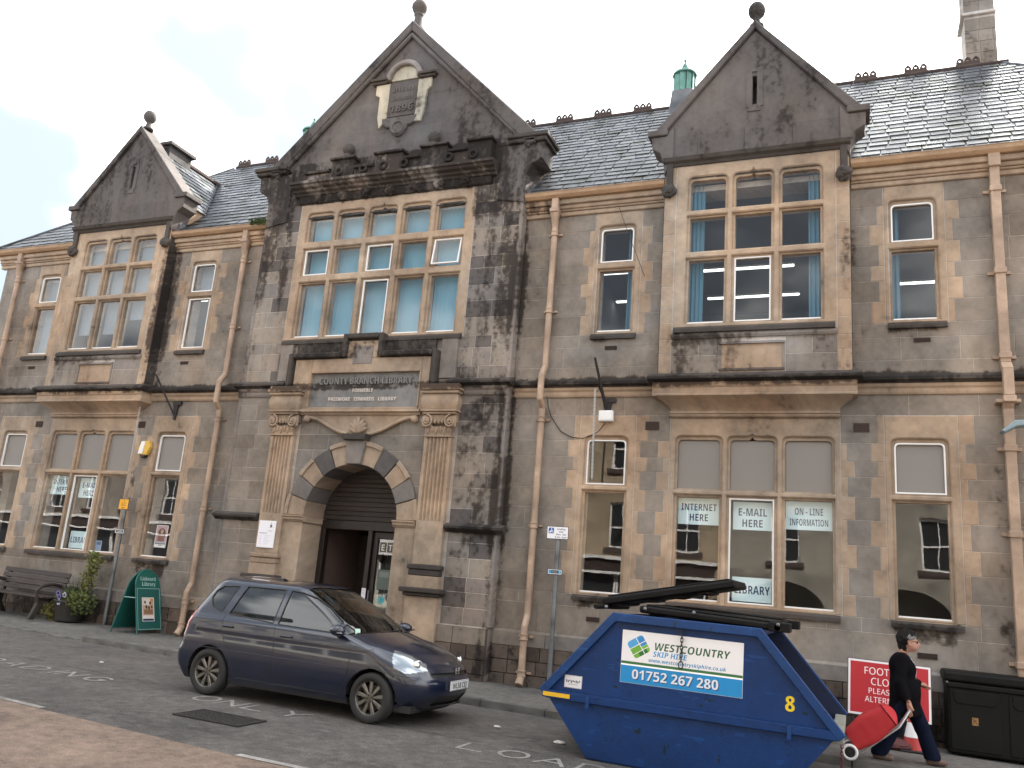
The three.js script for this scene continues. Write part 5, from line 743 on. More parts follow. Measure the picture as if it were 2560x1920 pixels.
// planter with shrubs
{
  const x0 = -14.2, t = thing('planter', 'dark tub planter with trailing shrubs and purple pansies beside the bench', 'planter', [x0 + 0.05, paveY(x0), 0.42]); t.rotation.z = -0.0167;
  obj('tub', lathe([[0, 0], [0.2, 0], [0.24, 0.02], [0.3, 0.34], [0.33, 0.36], [0.33, 0.4], [0.28, 0.4], [0.26, 0.35], [0, 0.35]], 24), std([0.03, 0.027, 0.025], { roughness: 0.8 }), t);
  const leafMats = [[0.13, 0.15, 0.03], [0.09, 0.12, 0.03], [0.20, 0.19, 0.05], [0.05, 0.08, 0.02]].map((c) => phys(c, { roughness: 0.75, transmission: 0.25, thickness: 0 }));
  const leaf = (s) => { const g = new THREE.BufferGeometry(); g.setAttribute('position', new THREE.Float32BufferAttribute([0, 0, 0, s * 0.4, s * 0.5, s * 0.1, 0, s, 0, 0, 0, 0, 0, s, 0, -s * 0.4, s * 0.5, s * 0.1], 3)); g.computeVertexNormals(); return g; };
  const clump = (name, n, mi, place, size) => { const l = []; for (let k = 0; k < n; k++) { const p = place(); l.push(leaf(rr(size * 0.6, size * 1.3)).rotateX(rr(-1.4, 1.4)).rotateZ(rr(-1.8, 1.8)).rotateY(rr(0, 6.28)).translate(p.x, p.y, p.z)); } obj(name, l, leafMats[mi], t).userData.kind = 'stuff'; };
  const blob = (cx, cyy, cz, r, sy = 1) => () => { const a = rr(0, 6.283), b = Math.acos(rr(-1, 1)), q = r * Math.cbrt(rnd()); return V(cx + q * Math.sin(b) * Math.cos(a), cyy + q * Math.cos(b) * sy, cz + q * Math.sin(b) * Math.sin(a)); };
  clump('trailing_foliage', 420, 2, blob(-0.36, 0.2, 0.05, 0.2, 1.3), 0.06); clump('trailing_foliage', 500, 1, blob(0.3, 0.36, 0.02, 0.26, 0.9), 0.065); clump('trailing_foliage', 300, 3, blob(-0.05, 0.45, 0, 0.3, 0.5), 0.06); clump('trailing_foliage', 300, 0, blob(0.28, 0.4, 0.12, 0.22, 0.9), 0.055);
  const stemTop = (y) => V(0.2 + 0.06 * Math.sin(y * 7), y, -0.12);
  obj('shrub_stem', [tube([V(0.1, 0.35, -0.1), stemTop(0.7), stemTop(1.0), stemTop(1.3)], 0.012, 20, 6), tube([V(0.12, 0.4, -0.1), V(0.05, 0.7, -0.1), V(0.12, 0.95, -0.1)], 0.01, 16, 6), tube([V(0.14, 0.4, -0.1), V(0.32, 0.7, -0.1), V(0.3, 0.9, -0.05)], 0.01, 16, 6)], std([0.06, 0.045, 0.03]), t);
  clump('shrub_leaves', 260, 0, () => { const y = rr(0.6, 1.33), p = stemTop(y); return V(p.x + rr(-0.13, 0.13) * (1.4 - y), y, p.z + rr(-0.12, 0.12)); }, 0.065); clump('shrub_leaves', 200, 2, () => { const y = rr(0.6, 1.3), p = stemTop(y); return V(p.x + rr(-0.16, 0.16), y, p.z + rr(-0.12, 0.12)); }, 0.055);
  { const g = []; for (let k = 0; k < 60; k++) g.push(new THREE.ConeGeometry(0.008, rr(0.3, 0.6), 3).translate(0, 0.2, 0).rotateZ(rr(-0.9, 0.9)).rotateX(rr(-0.5, 0.5)).translate(-0.1, 0.42, -0.1)); obj('grass_blades', g, leafMats[1], t).userData.kind = 'stuff'; }
  for (const [x, y, z, w] of [[-0.12, 0.52, 0.25, 0], [0.06, 0.5, 0.26, 1], [-0.02, 0.46, 0.3, 0], [0.02, 0.36, 0.32, 1]]) { const f = []; for (let k = 0; k < 5; k++) f.push(new THREE.CircleGeometry(0.028, 8).translate(0, 0.026, 0).rotateZ(k * 1.257).translate(x, y, z)); obj('pansy', f, std(w ? [0.6, 0.58, 0.72] : [0.28, 0.22, 0.55]), t); }
}
// ---------------------------------------------------------------- the skip
{
  const x0 = -1.61, y0 = roadY(-1.61), t = thing('skip', 'blue steel waste skip with black plastic lids parked on the loading bay', 'skip', [x0, y0, 3.3]); t.rotation.z = -0.0167;
  const scuff = dataTex(512, 512, (i, j) => { const u = i / 512, v = j / 512, a = tileFbm(u, v, 4, 6), b = tileFbm(u, v, 24, 4), s = tileFbm(u * 1, v * 0.2, 20, 4); let k = 0.80 + 0.26 * (a - 0.5) + 0.1 * (b - 0.5); const sc = tileFbm(u * 0.25, v * 1, 40, 3), rust = tileFbm(u + 0.3, v + 0.6, 14, 5); if (rust > 0.775) return [0.9, 0.6, 0.4]; if (b > 0.72) k *= 0.86; if (sc > 0.755) return [1, 0.98, 0.95]; if (s > 0.735) return [k * 1.05, k * 1.02, k]; return [k, k, k]; }, { srgb: true });
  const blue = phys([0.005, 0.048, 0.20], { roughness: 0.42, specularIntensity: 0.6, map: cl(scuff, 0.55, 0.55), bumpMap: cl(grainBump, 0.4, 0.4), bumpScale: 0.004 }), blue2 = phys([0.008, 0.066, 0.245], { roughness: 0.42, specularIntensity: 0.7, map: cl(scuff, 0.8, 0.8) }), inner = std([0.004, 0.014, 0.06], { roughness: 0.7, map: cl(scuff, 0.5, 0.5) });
  const hex = [[-0.95, 0.02], [0.97, 0.02], [1.40, 0.55], [1.47, 0.58], [0.71, 1.45], [-0.73, 1.45], [-1.47, 0.60], [-1.40, 0.56]];
  for (const z of [0.9, -0.9]) {
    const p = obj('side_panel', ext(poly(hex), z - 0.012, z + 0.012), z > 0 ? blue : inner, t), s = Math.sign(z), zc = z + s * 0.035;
    const ch = (a, b, w, h) => { const d = V(b[0] - a[0], b[1] - a[1], 0), L = d.length(), g = new RoundedBoxGeometry(L + w * 0.35, w, h, 1, 0.008); return g.rotateZ(Math.atan2(d.y, d.x)).translate((a[0] + b[0]) / 2, (a[1] + b[1]) / 2, zc); };
    obj('rim', [ch([-1.44, 0.6], [-0.72, 1.42], 0.085, 0.06)], blue2, p); obj('rim', [ch([-0.72, 1.41], [0.70, 1.41], 0.085, 0.0605)], blue2, p); obj('rim', [ch([0.70, 1.42], [1.45, 0.57], 0.085, 0.061)], blue2, p);
    obj('waist_rail', [bx(-1.4, 1.42, 0.535, 0.615, z + s * 0.012 - (s < 0 ? 0.05 : 0), z + s * 0.012 + (s < 0 ? 0 : 0.05), 0.006)], blue, p);
    if (z > 0) { for (const x of [-0.95, 1.0]) obj('lifting_lug', [bar(V(x, 0.5, z + 0.06), V(x, 0.5, z + 0.09), 0.016), bx(x - 0.02, x + 0.02, 0.49, 0.6, z + 0.062, z + 0.074, 0.004)], blue2, p);
      obj('reflector', bx(-1.43, -1.14, 0.555, 0.595, z + 0.064, z + 0.07), std([0.75, 0.44, 0.02], { roughness: 0.35 }), p); }
  }
  obj('end_plate', ext(poly([[0.96, 0.02], [1.39, 0.55], [1.37, 0.565], [0.945, 0.035]]), -0.887, 0.887), blue, t); obj('end_plate', ext(poly([[-0.94, 0.02], [-0.925, 0.035], [-1.37, 0.575], [-1.39, 0.56]]), -0.887, 0.887), blue, t);
  obj('floor_plate', bx(-0.95, 0.96, 0.0, 0.02, -0.89, 0.89), blue, t);
  obj('end_lip', bx(1.36, 1.47, 0.5, 0.575, -0.95, 0.885, 0.01), std([0.42, 0.42, 0.36], { roughness: 0.6, map: cl(scuff, 1, 1) }), t); obj('end_lip', bx(-1.47, -1.36, 0.53, 0.6, -0.885, 0.885, 0.01), blue2, t);
  for (const x of [-0.72, 0.62]) obj('top_beam', bx(x, x + 0.08, 1.37, 1.44, -0.885, 0.885, 0.01), blue2, t);
  obj('fork_pocket', bx(0.86, 1.0, 0.0, 0.06, 0.3, 0.885, 0.006), std([0.6, 0.35, 0.02]), t);
  // lids
  const lidM = phys([0.011, 0.010, 0.011], { roughness: 0.55, specularIntensity: 0.4, map: cl(mottle, 1, 1) });
  const lid = (name, L, W, th) => { const g = [bx(0, L, 0, th, -W / 2, W / 2, 0.025), bx(0.06, L - 0.06, th, th + 0.02, -W / 2 + 0.06, W / 2 - 0.06, 0.01)]; for (let k = 0; k < 4; k++) g.push(bx(0.1 + k * (L - 0.2) / 4, 0.2 + k * (L - 0.2) / 4, -0.02, 0, -W / 2 + 0.05, W / 2 - 0.05, 0.005)); return obj(name, g, lidM, t); };
  const lb = lid('lid', 1.42, 0.95, 0.075); lb.position.set(-0.52, 1.475, 0.30); lb.rotation.z = -0.03;
  const la = lid('lid', 1.46, 1.0, 0.085); la.position.set(-1.02, 1.5, -0.1); la.rotation.z = 0.222; la.userData.label = 'tilted lid hinged open at one end';
  const lc = lid('lid', 1.3, 0.7, 0.07); lc.position.set(-0.42, 1.478, -0.52); lc.rotation.z = -0.015;
  obj('hinge_bar', [bar(V(-0.98, 1.49, -0.6), V(-0.98, 1.49, 0.8), 0.025), bar(V(0.86, 1.47, -0.8), V(0.86, 1.47, 0.8), 0.03), bx(0.78, 0.98, 1.43, 1.52, 0.55, 0.8, 0.01), bx(0.82, 0.99, 1.44, 1.53, -0.7, -0.45, 0.01)], lidM, t);
  const bolts = []; for (const [x, y, z] of [[-0.85, 1.5, 0.85], [-0.45, 1.52, 0.8], [0.05, 1.53, 0.79], [0.87, 1.5, 0.82], [0.9, 1.5, 0.6]]) bolts.push(new THREE.SphereGeometry(0.02, 8, 6).translate(x, y, z)); obj('bolts', bolts, mats.steel, t).userData.kind = 'stuff';
  // printed panel
  const logo = canvasMat(1024, 442, (x, w, h) => {
    x.fillStyle = '#e9e6e8'; x.fillRect(0, 0, w, h); x.fillStyle = '#0f86c4'; x.fillRect(0, 296, w, h - 296); x.fillStyle = '#fff'; x.fillRect(0, 284, w, 14); x.fillStyle = '#2f6b3c'; x.fillRect(0, 262, w, 22);
    x.save(); x.translate(146, 130); x.rotate(-0.58); x.beginPath(); const R = 26, S = 78; x.moveTo(-S + R, -S); x.arcTo(S, -S, S, S, R); x.arcTo(S, S, -S, S, R); x.arcTo(-S, S, -S, -S, R); x.arcTo(-S, -S, S, -S, R); x.clip();
    x.fillStyle = '#4a9fd6'; x.fillRect(-S, -S, 2 * S, 60); x.fillStyle = '#2f86c6'; x.fillRect(16, -S + 10, 80, 80); x.fillStyle = '#6aa637'; x.fillRect(-S, -18, 94, 96); x.fillStyle = '#79b13f'; x.fillRect(16, 14, 80, 64); x.fillStyle = '#1f6b2c'; x.fillRect(-S + 50, 40, 80, 60); x.fillStyle = '#e9e6e8'; x.fillRect(-S, -20, 2 * S, 7); x.fillRect(14, -S, 7, 2 * S); x.fillRect(-S, 36, 2 * S, 6); x.restore();
    x.save(); x.transform(1, 0, -0.16, 1, 24, 0); txt(x, 'WESTCOUNTRY', 275, 112, 'bold 88px sans-serif', '#22552f', 'left', 670); txt(x, 'SKIP HIRE', 278, 176, 'bold 62px sans-serif', '#2f8fc9', 'left', 360); txt(x, 'www.westcountryskiphire.co.uk', 250, 232, 'bold 42px sans-serif', '#3180b4', 'left', 710); x.restore();
    txt(x, '01752 267 280', 104, 374, 'bold 112px sans-serif', '#123a6a', 'left', 820); txt(x, '01752 267 280', 97, 366, 'bold 112px sans-serif', '#dcdde2', 'left', 820);
  }, { roughness: 0.35 });
  const sp = obj('printed_panel', bx(-0.64, 0.565, 0.785, 1.295, 0.912, 0.917), mats.white, t); const pf = obj('printed_face', plate(1.2, 0.505), logo, sp); pf.position.set(-0.0375, 1.04, 0.918);
  const sm = canvasMat(220, 150, (x, w, h) => { x.fillStyle = '#dcdade'; x.fillRect(0, 0, w, h); x.strokeStyle = '#777'; x.lineWidth = 3; x.strokeRect(4, 4, w - 8, h - 8); x.fillStyle = '#3a3a3e'; for (let k = 0; k < 9; k++) x.fillRect(22 + k * 20, 56 + (k % 2) * 8, 13, 30 - (k % 3) * 6); x.fillStyle = '#999'; x.fillRect(50, 104, 120, 7); });
  const small = obj('maker_plate', plate(0.19, 0.125), sm, t); small.position.set(-1.13, 0.72, 0.916);
  const ym = std([0.8, 0.56, 0.01], { roughness: 0.5 }); obj('painted_number', words3d('8', 0.135, 0.004, fontBold, 0.95).translate(1.0, 0.73, 0.912), ym, t);
  const links = []; for (let k = 0; k < 8; k++) { const g = new THREE.TorusGeometry(0.016, 0.005, 6, 10).scale(0.8, 1.5, 1); if (k % 2) g.rotateY(1.57); links.push(g.translate(-0.03, 1.33 - k * 0.036, 0.95)); } links.push(new THREE.TorusGeometry(0.028, 0.006, 6, 14).scale(0.8, 1.2, 1).translate(-0.03, 1.02, 0.95)); obj('lid_chain', links, mats.iron, t).userData.kind = 'stuff';
  const l2 = []; for (let k = 0; k < 12; k++) { const g = new THREE.TorusGeometry(0.016, 0.005, 6, 10).scale(0.8, 1.5, 1); if (k % 2) g.rotateY(1.57); l2.push(g.translate(1.44, 0.5 - k * 0.036, -0.1)); } obj('lid_chain', l2, std([0.2, 0.05, 0.06], { metalness: 0.4, roughness: 0.5 }), t).userData.kind = 'stuff';
}
// ---------------------------------------------------------------- closed footpath sign, cone, bins
{
  const t = thing('road_works_sign', 'red footpath closed board with white border standing behind the walking woman', 'sign', [0.345, paveY(0.345), 0.72]); t.rotation.z = -0.025; t.rotation.y = 0.03;
  const f = canvasMat(820, 580, (x, w, h) => { x.fillStyle = '#b3202a'; x.fillRect(0, 0, w, h); x.strokeStyle = '#e6dfe0'; x.lineWidth = 22; x.strokeRect(11, 11, w - 22, h - 22); const l = [['FOOTPATH', 110, 104, 560], ['CLOSED', 218, 104, 430], ['PLEASE USE', 318, 80, 560], ['ALTERNATIVE', 408, 80, 600], ['ROUTE', 498, 80, 290]]; l.forEach(([s, y, z, m]) => txt(x, s, w / 2, y, z + 'px sans-serif', '#ece4e4', 'center', m)); x.lineWidth = 2; });
  const b = obj('board', bx(-0.49, 0.49, 0.33, 1.02, -0.006, 0.006, 0.002), mats.black, t); b.rotation.x = -0.1; const pf = obj('printed_face', plate(0.965, 0.675), f, b); pf.position.set(0, 0.675, 0.0065);
  const fr = obj('stand_frame', [bar(V(-0.42, 0.0, -0.02), V(-0.42, 0.95, -0.13), 0.014), bar(V(0.42, 0.0, -0.02), V(0.42, 0.95, -0.13), 0.014), bar(V(-0.42, 0.0, -0.4), V(-0.42, 0.9, -0.1), 0.014), bar(V(0.42, 0.0, -0.4), V(0.42, 0.9, -0.1), 0.014), bar(V(-0.42, 0.12, -0.03), V(0.42, 0.12, -0.03), 0.012)], mats.iron, t);
  obj('sandbag', lumpy(V(0, 0, 0), 0.16, 0.2).scale(1.7, 0.45, 0.9).translate(0.02, 0.06, 0.12), std([0.10, 0.035, 0.035], { roughness: 0.9 }), t);
}
{
  const t = thing('traffic_cone', 'red and white traffic cone behind the walking woman', 'cone', [0.62, paveY(0.62), 0.78]);
  obj('base', bx(-0.17, 0.17, 0, 0.03, -0.17, 0.17, 0.012), mats.black, t); const red = std([0.42, 0.035, 0.03], { roughness: 0.5 }); obj('cone', [lathe([[0.13, 0.03], [0.102, 0.17]], 20), lathe([[0.062, 0.34], [0.03, 0.48], [0.022, 0.49]], 20)], red, t); obj('reflective_sleeve', lathe([[0.104, 0.17], [0.064, 0.34]], 20), mats.white, t);
}
{
  const t = thing('litter_bin', 'black twin litter bin cabinet with two small stickers by the square downpipe', 'bin', [1.62, paveY(1.62), 0.33]); t.rotation.z = -0.012;
  const bm = phys([0.009, 0.009, 0.009], { roughness: 0.55, specularIntensity: 0.4, map: cl(mottle, 0.8, 0.8) });
  obj('body', bx(-0.6, 0.66, 0.03, 0.87, -0.27, 0.26, 0.03), bm, t); obj('lid', [bx(-0.635, 0.695, 0.872, 1.0, -0.3, 0.3, 0.04), bx(-0.61, 0.67, 0.8, 0.871, -0.28, 0.285, 0.02)], bm, t);
  for (const x of [-0.29, 0.35]) {
    const d = obj('door', ext(roundRect(x - 0.28, x + 0.28, 0.08, 0.79, 0.03), 0.255, 0.275, 0.008), bm, t);
    obj('flap', ext(poly([[x - 0.24, 0.77], [x + 0.24, 0.77], [x + 0.24, 0.67], [x + 0.2, 0.62], [x - 0.2, 0.62], [x - 0.24, 0.67]]), 0.272, 0.288, 0.006), bm, d);
    const s = obj('sticker', plate(0.07, 0.09), canvasMat(70, 90, (c) => { c.fillStyle = '#8f6a3c'; c.fillRect(0, 0, 70, 90); c.strokeStyle = '#2a1a10'; c.lineWidth = 7; c.beginPath(); c.moveTo(6, 10); c.lineTo(62, 82); c.moveTo(16, 76); c.lineTo(22, 34); c.lineTo(52, 26); c.stroke(); }), d); s.position.set(x - 0.01, 0.43, 0.277);
  }
  obj('lock', new THREE.SphereGeometry(0.016, 8, 6).translate(-0.6, 0.86, 0.29), mats.steel, t);
}
// ---------------------------------------------------------------- shopping trolley
{
  const wc = at(2125, 1886, 2.2), hand = at(2273, 1776, 2.02), bc = at(2132, 1847, 2.08), tc = at(2224, 1784, 2.05);
  const t = thing('shopping_trolley', 'red fabric shopping trolley pulled along on white-tyred wheels', 'shopping trolley', [wc.x, paveY(wc.x), 2.08]);
  const o = (p) => V(p.x - wc.x, p.y - paveY(wc.x), 0), b = o(bc), u = o(tc), d = u.clone().sub(b), L = d.length(), ang = Math.atan2(d.y, d.x);
  const red = std([0.44, 0.018, 0.022], { roughness: 0.75, bumpMap: cl(grainBump, 2, 2), bumpScale: 0.006 });
  const bag = surf((p, q) => { const a = p * Math.PI * 2, sx = 0.135 * (1 - 0.12 * Math.cos(q * Math.PI * 2)) * (q < 0.04 ? 0.8 : 1), sz = 0.15, cc = Math.sign(Math.cos(a)) * Math.pow(Math.abs(Math.cos(a)), 0.3), ss = Math.sign(Math.sin(a)) * Math.pow(Math.abs(Math.sin(a)), 0.3), w = 0.006 * fbm(a * 3, q * 7, 3); return V(-0.02 + q * L, (sx + w) * cc, (sz + w) * ss); }, 48, 24);
  const capA = (q) => surf((p, r) => { const a = p * Math.PI * 2, cc = Math.sign(Math.cos(a)) * Math.pow(Math.abs(Math.cos(a)), 0.3), ss = Math.sign(Math.sin(a)) * Math.pow(Math.abs(Math.sin(a)), 0.3); return V(-0.02 + q * L + (q ? 0.07 * (1 - r * r) : 0), 0.12 * cc * r, 0.15 * ss * r); }, 48, 6);
  obj('bag', [bag, capA(0)].map((g) => g.rotateZ(ang).translate(b.x, b.y, 0)), red, t); obj('flap', capA(1).scale(1.02, 1.08, 1.05).rotateZ(ang).translate(b.x, b.y + 0.006, 0), red, t);
  const nrm = V(Math.sin(ang), -Math.cos(ang), 0).multiplyScalar(0.15), hz = 0.0;
  const hl = o(hand); const fr = []; for (const z of [-0.1, 0.1]) fr.push(bar(b.clone().add(nrm).add(V(0, 0, z)), u.clone().add(nrm).add(V(0, 0, z)), 0.01), bar(u.clone().add(nrm).add(V(0, 0, z)), hl.clone().add(V(0, 0, z * 0.6)), 0.01)); fr.push(bar(hl.clone().add(V(0, 0, -0.06)), hl.clone().add(V(0, 0, 0.06)), 0.013));
  obj('frame', fr, std([0.6, 0.6, 0.6], { roughness: 0.3, metalness: 0.8 }), t);
  obj('axle', [bar(V(0, 0.085, -0.2), V(0, 0.085, 0.2), 0.009), bar(V(0, 0.085, 0.1), b.clone().add(V(0, 0, 0.1)), 0.012), bar(V(0, 0.085, -0.1), b.clone().add(V(0, 0, -0.1)), 0.012)], mats.black, t);
  for (const z of [-0.16, 0.16]) { const w = obj('wheel', new THREE.TorusGeometry(0.07, 0.017, 10, 28).translate(0, 0.087, z), mats.white, t); obj('hub', [new THREE.CylinderGeometry(0.056, 0.056, 0.02, 24).rotateX(Math.PI / 2).translate(0, 0.087, z), new THREE.CylinderGeometry(0.016, 0.016, 0.03, 12).rotateX(Math.PI / 2).translate(0, 0.087, z)], mats.black, w); }
}
// ---------------------------------------------------------------- the walking woman
{
  const X0 = 0.5, t = thing('person', 'woman in dark cardigan and jeans walking and pulling a red trolley', 'person', [X0, paveY(X0), 1.75]); t.scale.setScalar(1 / M);
  const cap = (p, a, b, ra, rb) => { const bx_ = b[0] - a[0], by = b[1] - a[1], bz = b[2] - a[2], px = p[0] - a[0], py = p[1] - a[1], pz = p[2] - a[2], h = clamp((px * bx_ + py * by + pz * bz) / (bx_ * bx_ + by * by + bz * bz)); return Math.hypot(px - bx_ * h, py - by * h, pz - bz * h) - (ra + (rb - ra) * h); };
  const smin = (a, b, k) => { const h = Math.max(k - Math.abs(a - b), 0) / k; return Math.min(a, b) - h * h * k * 0.25; };
  function mesh(sdf, c, half, n) { // marching cubes over a cube of half-size half around c
    const mc = new MarchingCubes(n, new THREE.MeshBasicMaterial(), false, false, 400000); mc.isolation = 0; const hs = n / 2;
    for (let z = 0; z < n; z++) for (let y = 0; y < n; y++) for (let x = 0; x < n; x++) mc.field[x + y * n + z * n * n] = -sdf([c[0] + (x - hs) / hs * half, c[1] + (y - hs) / hs * half, c[2] + (z - hs) / hs * half]);
    mc.update(); const k = mc.count, g = new THREE.BufferGeometry(), P = new Float32Array(k * 3), N = new Float32Array(k * 3);
    for (let i = 0; i < k; i++) for (let q = 0; q < 3; q++) { P[i * 3 + q] = mc.positionArray[i * 3 + q] * half + c[q]; N[i * 3 + q] = mc.normalArray[i * 3 + q]; }
    g.setAttribute('position', new THREE.BufferAttribute(P, 3)); g.setAttribute('normal', new THREE.BufferAttribute(N, 3)); return g;
  }
  const H = [0.07, 1.425, 0], nk = [-0.015, 1.30, 0], ch = [-0.03, 1.12, 0], wa = [0.0, 0.95, 0], hp = [0.015, 0.81, 0], shN = [-0.035, 1.215, 0.165], shF = [-0.02, 1.215, -0.165], elN = [-0.07, 0.94, 0.235], wrN = [0.02, 0.73, 0.28], elF = [-0.01, 0.97, -0.22], wrF = [0.15, 0.93, -0.12];
  const hN = [0.02, 0.79, 0.085], kN = [-0.13, 0.42, 0.09], aN = [-0.315, 0.095, 0.08], hF = [0.02, 0.79, -0.085], kF = [0.175, 0.43, -0.08], aF = [0.285, 0.085, -0.08];
  const limbs = (g) => (p) => { let d = cap(p, ch, wa, 0.135 + g, 0.12 + g); d = smin(d, cap(p, [-0.035, 1.19, 0.09], [-0.035, 1.19, -0.09], 0.075 + g, 0.075 + g), 0.08); d = smin(d, cap(p, [0.015, 0.83, 0.07], [0.015, 0.83, -0.07], 0.12 + g, 0.12 + g), 0.1); d = smin(d, cap(p, [0.035, 1.09, 0.06], [0.035, 1.09, -0.06], 0.085 + g, 0.085 + g), 0.06); return d; };
  const arms = (p, g, k) => { let d = smin(cap(p, shN, elN, 0.055 + g, 0.046 + g), cap(p, elN, wrN, 0.046 + g, 0.034 + g), 0.03); return Math.min(d, smin(cap(p, shF, elF, 0.055 + g, 0.046 + g), cap(p, elF, wrF, 0.046 + g, 0.034 + g), 0.03)); };
  const legs = (p, g, cf = 0) => Math.min(smin(cap(p, hN, kN, 0.092 + g, 0.063 + g), cap(p, kN, aN, 0.063 + g, 0.045 + g + cf), 0.04), smin(cap(p, hF, kF, 0.092 + g, 0.063 + g), cap(p, kF, aF, 0.063 + g, 0.045 + g + cf), 0.04));
  const foot = (p, a, g, tilt) => smin(cap(p, [a[0] - 0.035, a[1] - 0.045, a[2]], [a[0] + 0.12, a[1] - 0.055 + tilt, a[2]], 0.037 + g, 0.036 + g), cap(p, a, [a[0] + 0.07, a[1] - 0.045 + tilt * 0.5, a[2]], 0.035 + g, 0.034 + g), 0.03);
  const handSdf = (p, w, dir) => { const q = (a, b, c) => [w[0] + dir[0] * a + c * 0.0, w[1] + dir[1] * a + b * 0.35, w[2] + b]; let d = cap(p, w, [w[0] + dir[0] * 0.075, w[1] + dir[1] * 0.075, w[2]], 0.028, 0.034); for (let k = 0; k < 4; k++) { const z = -0.03 + k * 0.02, l = [0.14, 0.155, 0.15, 0.125][k], m = [w[0] + dir[0] * 0.09, w[1] + dir[1] * 0.09, w[2] + z], e = [w[0] + dir[0] * l, w[1] + dir[1] * l, w[2] + z * 0.9], c = [e[0] - 0.025, e[1] - 0.02, e[2]]; d = smin(d, Math.min(cap(p, m, e, 0.0105, 0.0095), cap(p, e, c, 0.0095, 0.0085)), 0.012); } const th0 = [w[0] + dir[0] * 0.03, w[1] + dir[1] * 0.03, w[2] + 0.03], th1 = [w[0] + dir[0] * 0.085 + 0.03, w[1] + dir[1] * 0.085, w[2] + 0.042]; return smin(d, cap(p, th0, th1, 0.0125, 0.0105), 0.014); };
  const dirN = [0.22, -0.97, 0.05], dirF = [0.95, -0.25, 0];
  const head = (p) => { let d = cap(p, [H[0] - 0.02, H[1] + 0.035, 0], [H[0] + 0.012, H[1] - 0.02, 0], 0.092, 0.078); d = smin(d, cap(p, [H[0] + 0.035, H[1] - 0.06, 0.02], [H[0] + 0.035, H[1] - 0.06, -0.02], 0.042, 0.042), 0.05); d = smin(d, cap(p, [H[0] + 0.052, H[1] - 0.088, 0], [H[0] + 0.054, H[1] - 0.09, 0], 0.022, 0.022), 0.03); d = smin(d, cap(p, [H[0] + 0.085, H[1] + 0.012, 0], [H[0] + 0.104, H[1] - 0.03, 0], 0.011, 0.015), 0.016); d = smin(d, cap(p, [H[0] + 0.08, H[1] - 0.058, 0.018], [H[0] + 0.08, H[1] - 0.058, -0.018], 0.012, 0.012), 0.012); for (const z of [1, -1]) d = smin(d, cap(p, [H[0] - 0.02, H[1] - 0.005, 0.082 * z], [H[0] - 0.015, H[1] - 0.035, 0.08 * z], 0.014, 0.011), 0.01); return smin(d, cap(p, [H[0] - 0.025, H[1] - 0.06, 0], nk, 0.05, 0.056), 0.05); };
  const skin = std([0.40, 0.205, 0.145], { roughness: 0.55 });
  const body = obj('body', [mesh((p) => smin(smin(smin(limbs(-0.01)(p), arms(p, -0.008), 0.03), legs(p, -0.008), 0.05), cap(p, nk, [-0.03, 1.2, 0], 0.05, 0.07), 0.05), [0, 0.72, 0], 0.86, 110), mesh(head, [H[0], H[1] - 0.02, 0], 0.2, 64), mesh((p) => handSdf(p, wrN, dirN), [wrN[0] + 0.03, wrN[1] - 0.07, wrN[2]], 0.13, 60), mesh((p) => handSdf(p, wrF, dirF), [wrF[0] + 0.07, wrF[1] - 0.02, wrF[2]], 0.13, 60)], skin, t);
  const cardM = phys([0.006, 0.0055, 0.007], { specularIntensity: 0.15, roughness: 1, bumpMap: cl(grainBump, 4, 4), bumpScale: 0.01 }), jeanM = phys([0.007, 0.010, 0.024], { specularIntensity: 0.2, roughness: 1, bumpMap: cl(grainBump, 3, 3), bumpScale: 0.012 });
  obj('cardigan', mesh((p) => { let d = smin(limbs(0.018)(p), arms(p, 0.016), 0.04); d = smin(d, cap(p, [-0.01, 0.9, 0], [-0.01, 0.58, 0], 0.15, 0.19), 0.1); d = Math.max(d, 0.55 + 0.02 * Math.sin(p[2] * 20) - p[1]); d = Math.max(d, cap(p, wrN, [wrN[0] + dirN[0], wrN[1] + dirN[1], wrN[2]], 0.05, 0.05) * -1 + 0.0); const neck = 0.055 - Math.hypot(p[0] + 0.02 - (p[1] - 1.25) * 0.3, p[2]); if (p[1] > 1.18) d = Math.max(d, neck); const open = Math.min(p[0] - (0.05 + (1.2 - p[1]) * 0.27), 0.085 - Math.abs(p[2] - 0.015)); if (p[1] > 0.97) d = Math.max(d, Math.min(open, 0.05)); d += 0.006 * (fbm(p[0] * 14 + 3, p[1] * 6 + p[2] * 9, 2) - 0.5); return d; }, [0, 0.95, 0], 0.48, 96), cardM, body);
  obj('blouse', mesh((p) => Math.max(limbs(0.006)(p), 0.9 - p[1]), [0, 1.08, 0], 0.34, 60), std([0.62, 0.62, 0.70], { roughness: 0.8 }), body);
  obj('jeans', mesh((p) => { let d = smin(legs(p, 0.02, 0.03), cap(p, [0.015, 0.83, 0.07], [0.015, 0.83, -0.07], 0.125, 0.125), 0.06); d = Math.max(d, p[1] - 0.92); d += 0.008 * (fbm(p[0] * 16, p[1] * 11 + p[2] * 5, 2) - 0.5); return Math.max(d, 0.06 - p[1]); }, [0, 0.5, 0], 0.52, 96), jeanM, body);
  const shoeM = std([0.12, 0.075, 0.06], { roughness: 0.6 }); for (const [a, tl] of [[aN, 0.0], [aF, 0.012]]) obj('shoe', mesh((p) => Math.max(foot(p, a, 0.008, tl), 0.005 - p[1]), [a[0] + 0.04, a[1] - 0.02, a[2]], 0.16, 48), shoeM, body);
  const hairD = phys([0.012, 0.010, 0.0095], { roughness: 0.8, specularIntensity: 0.3 }), hairG = std([0.17, 0.165, 0.16], { roughness: 0.8 });
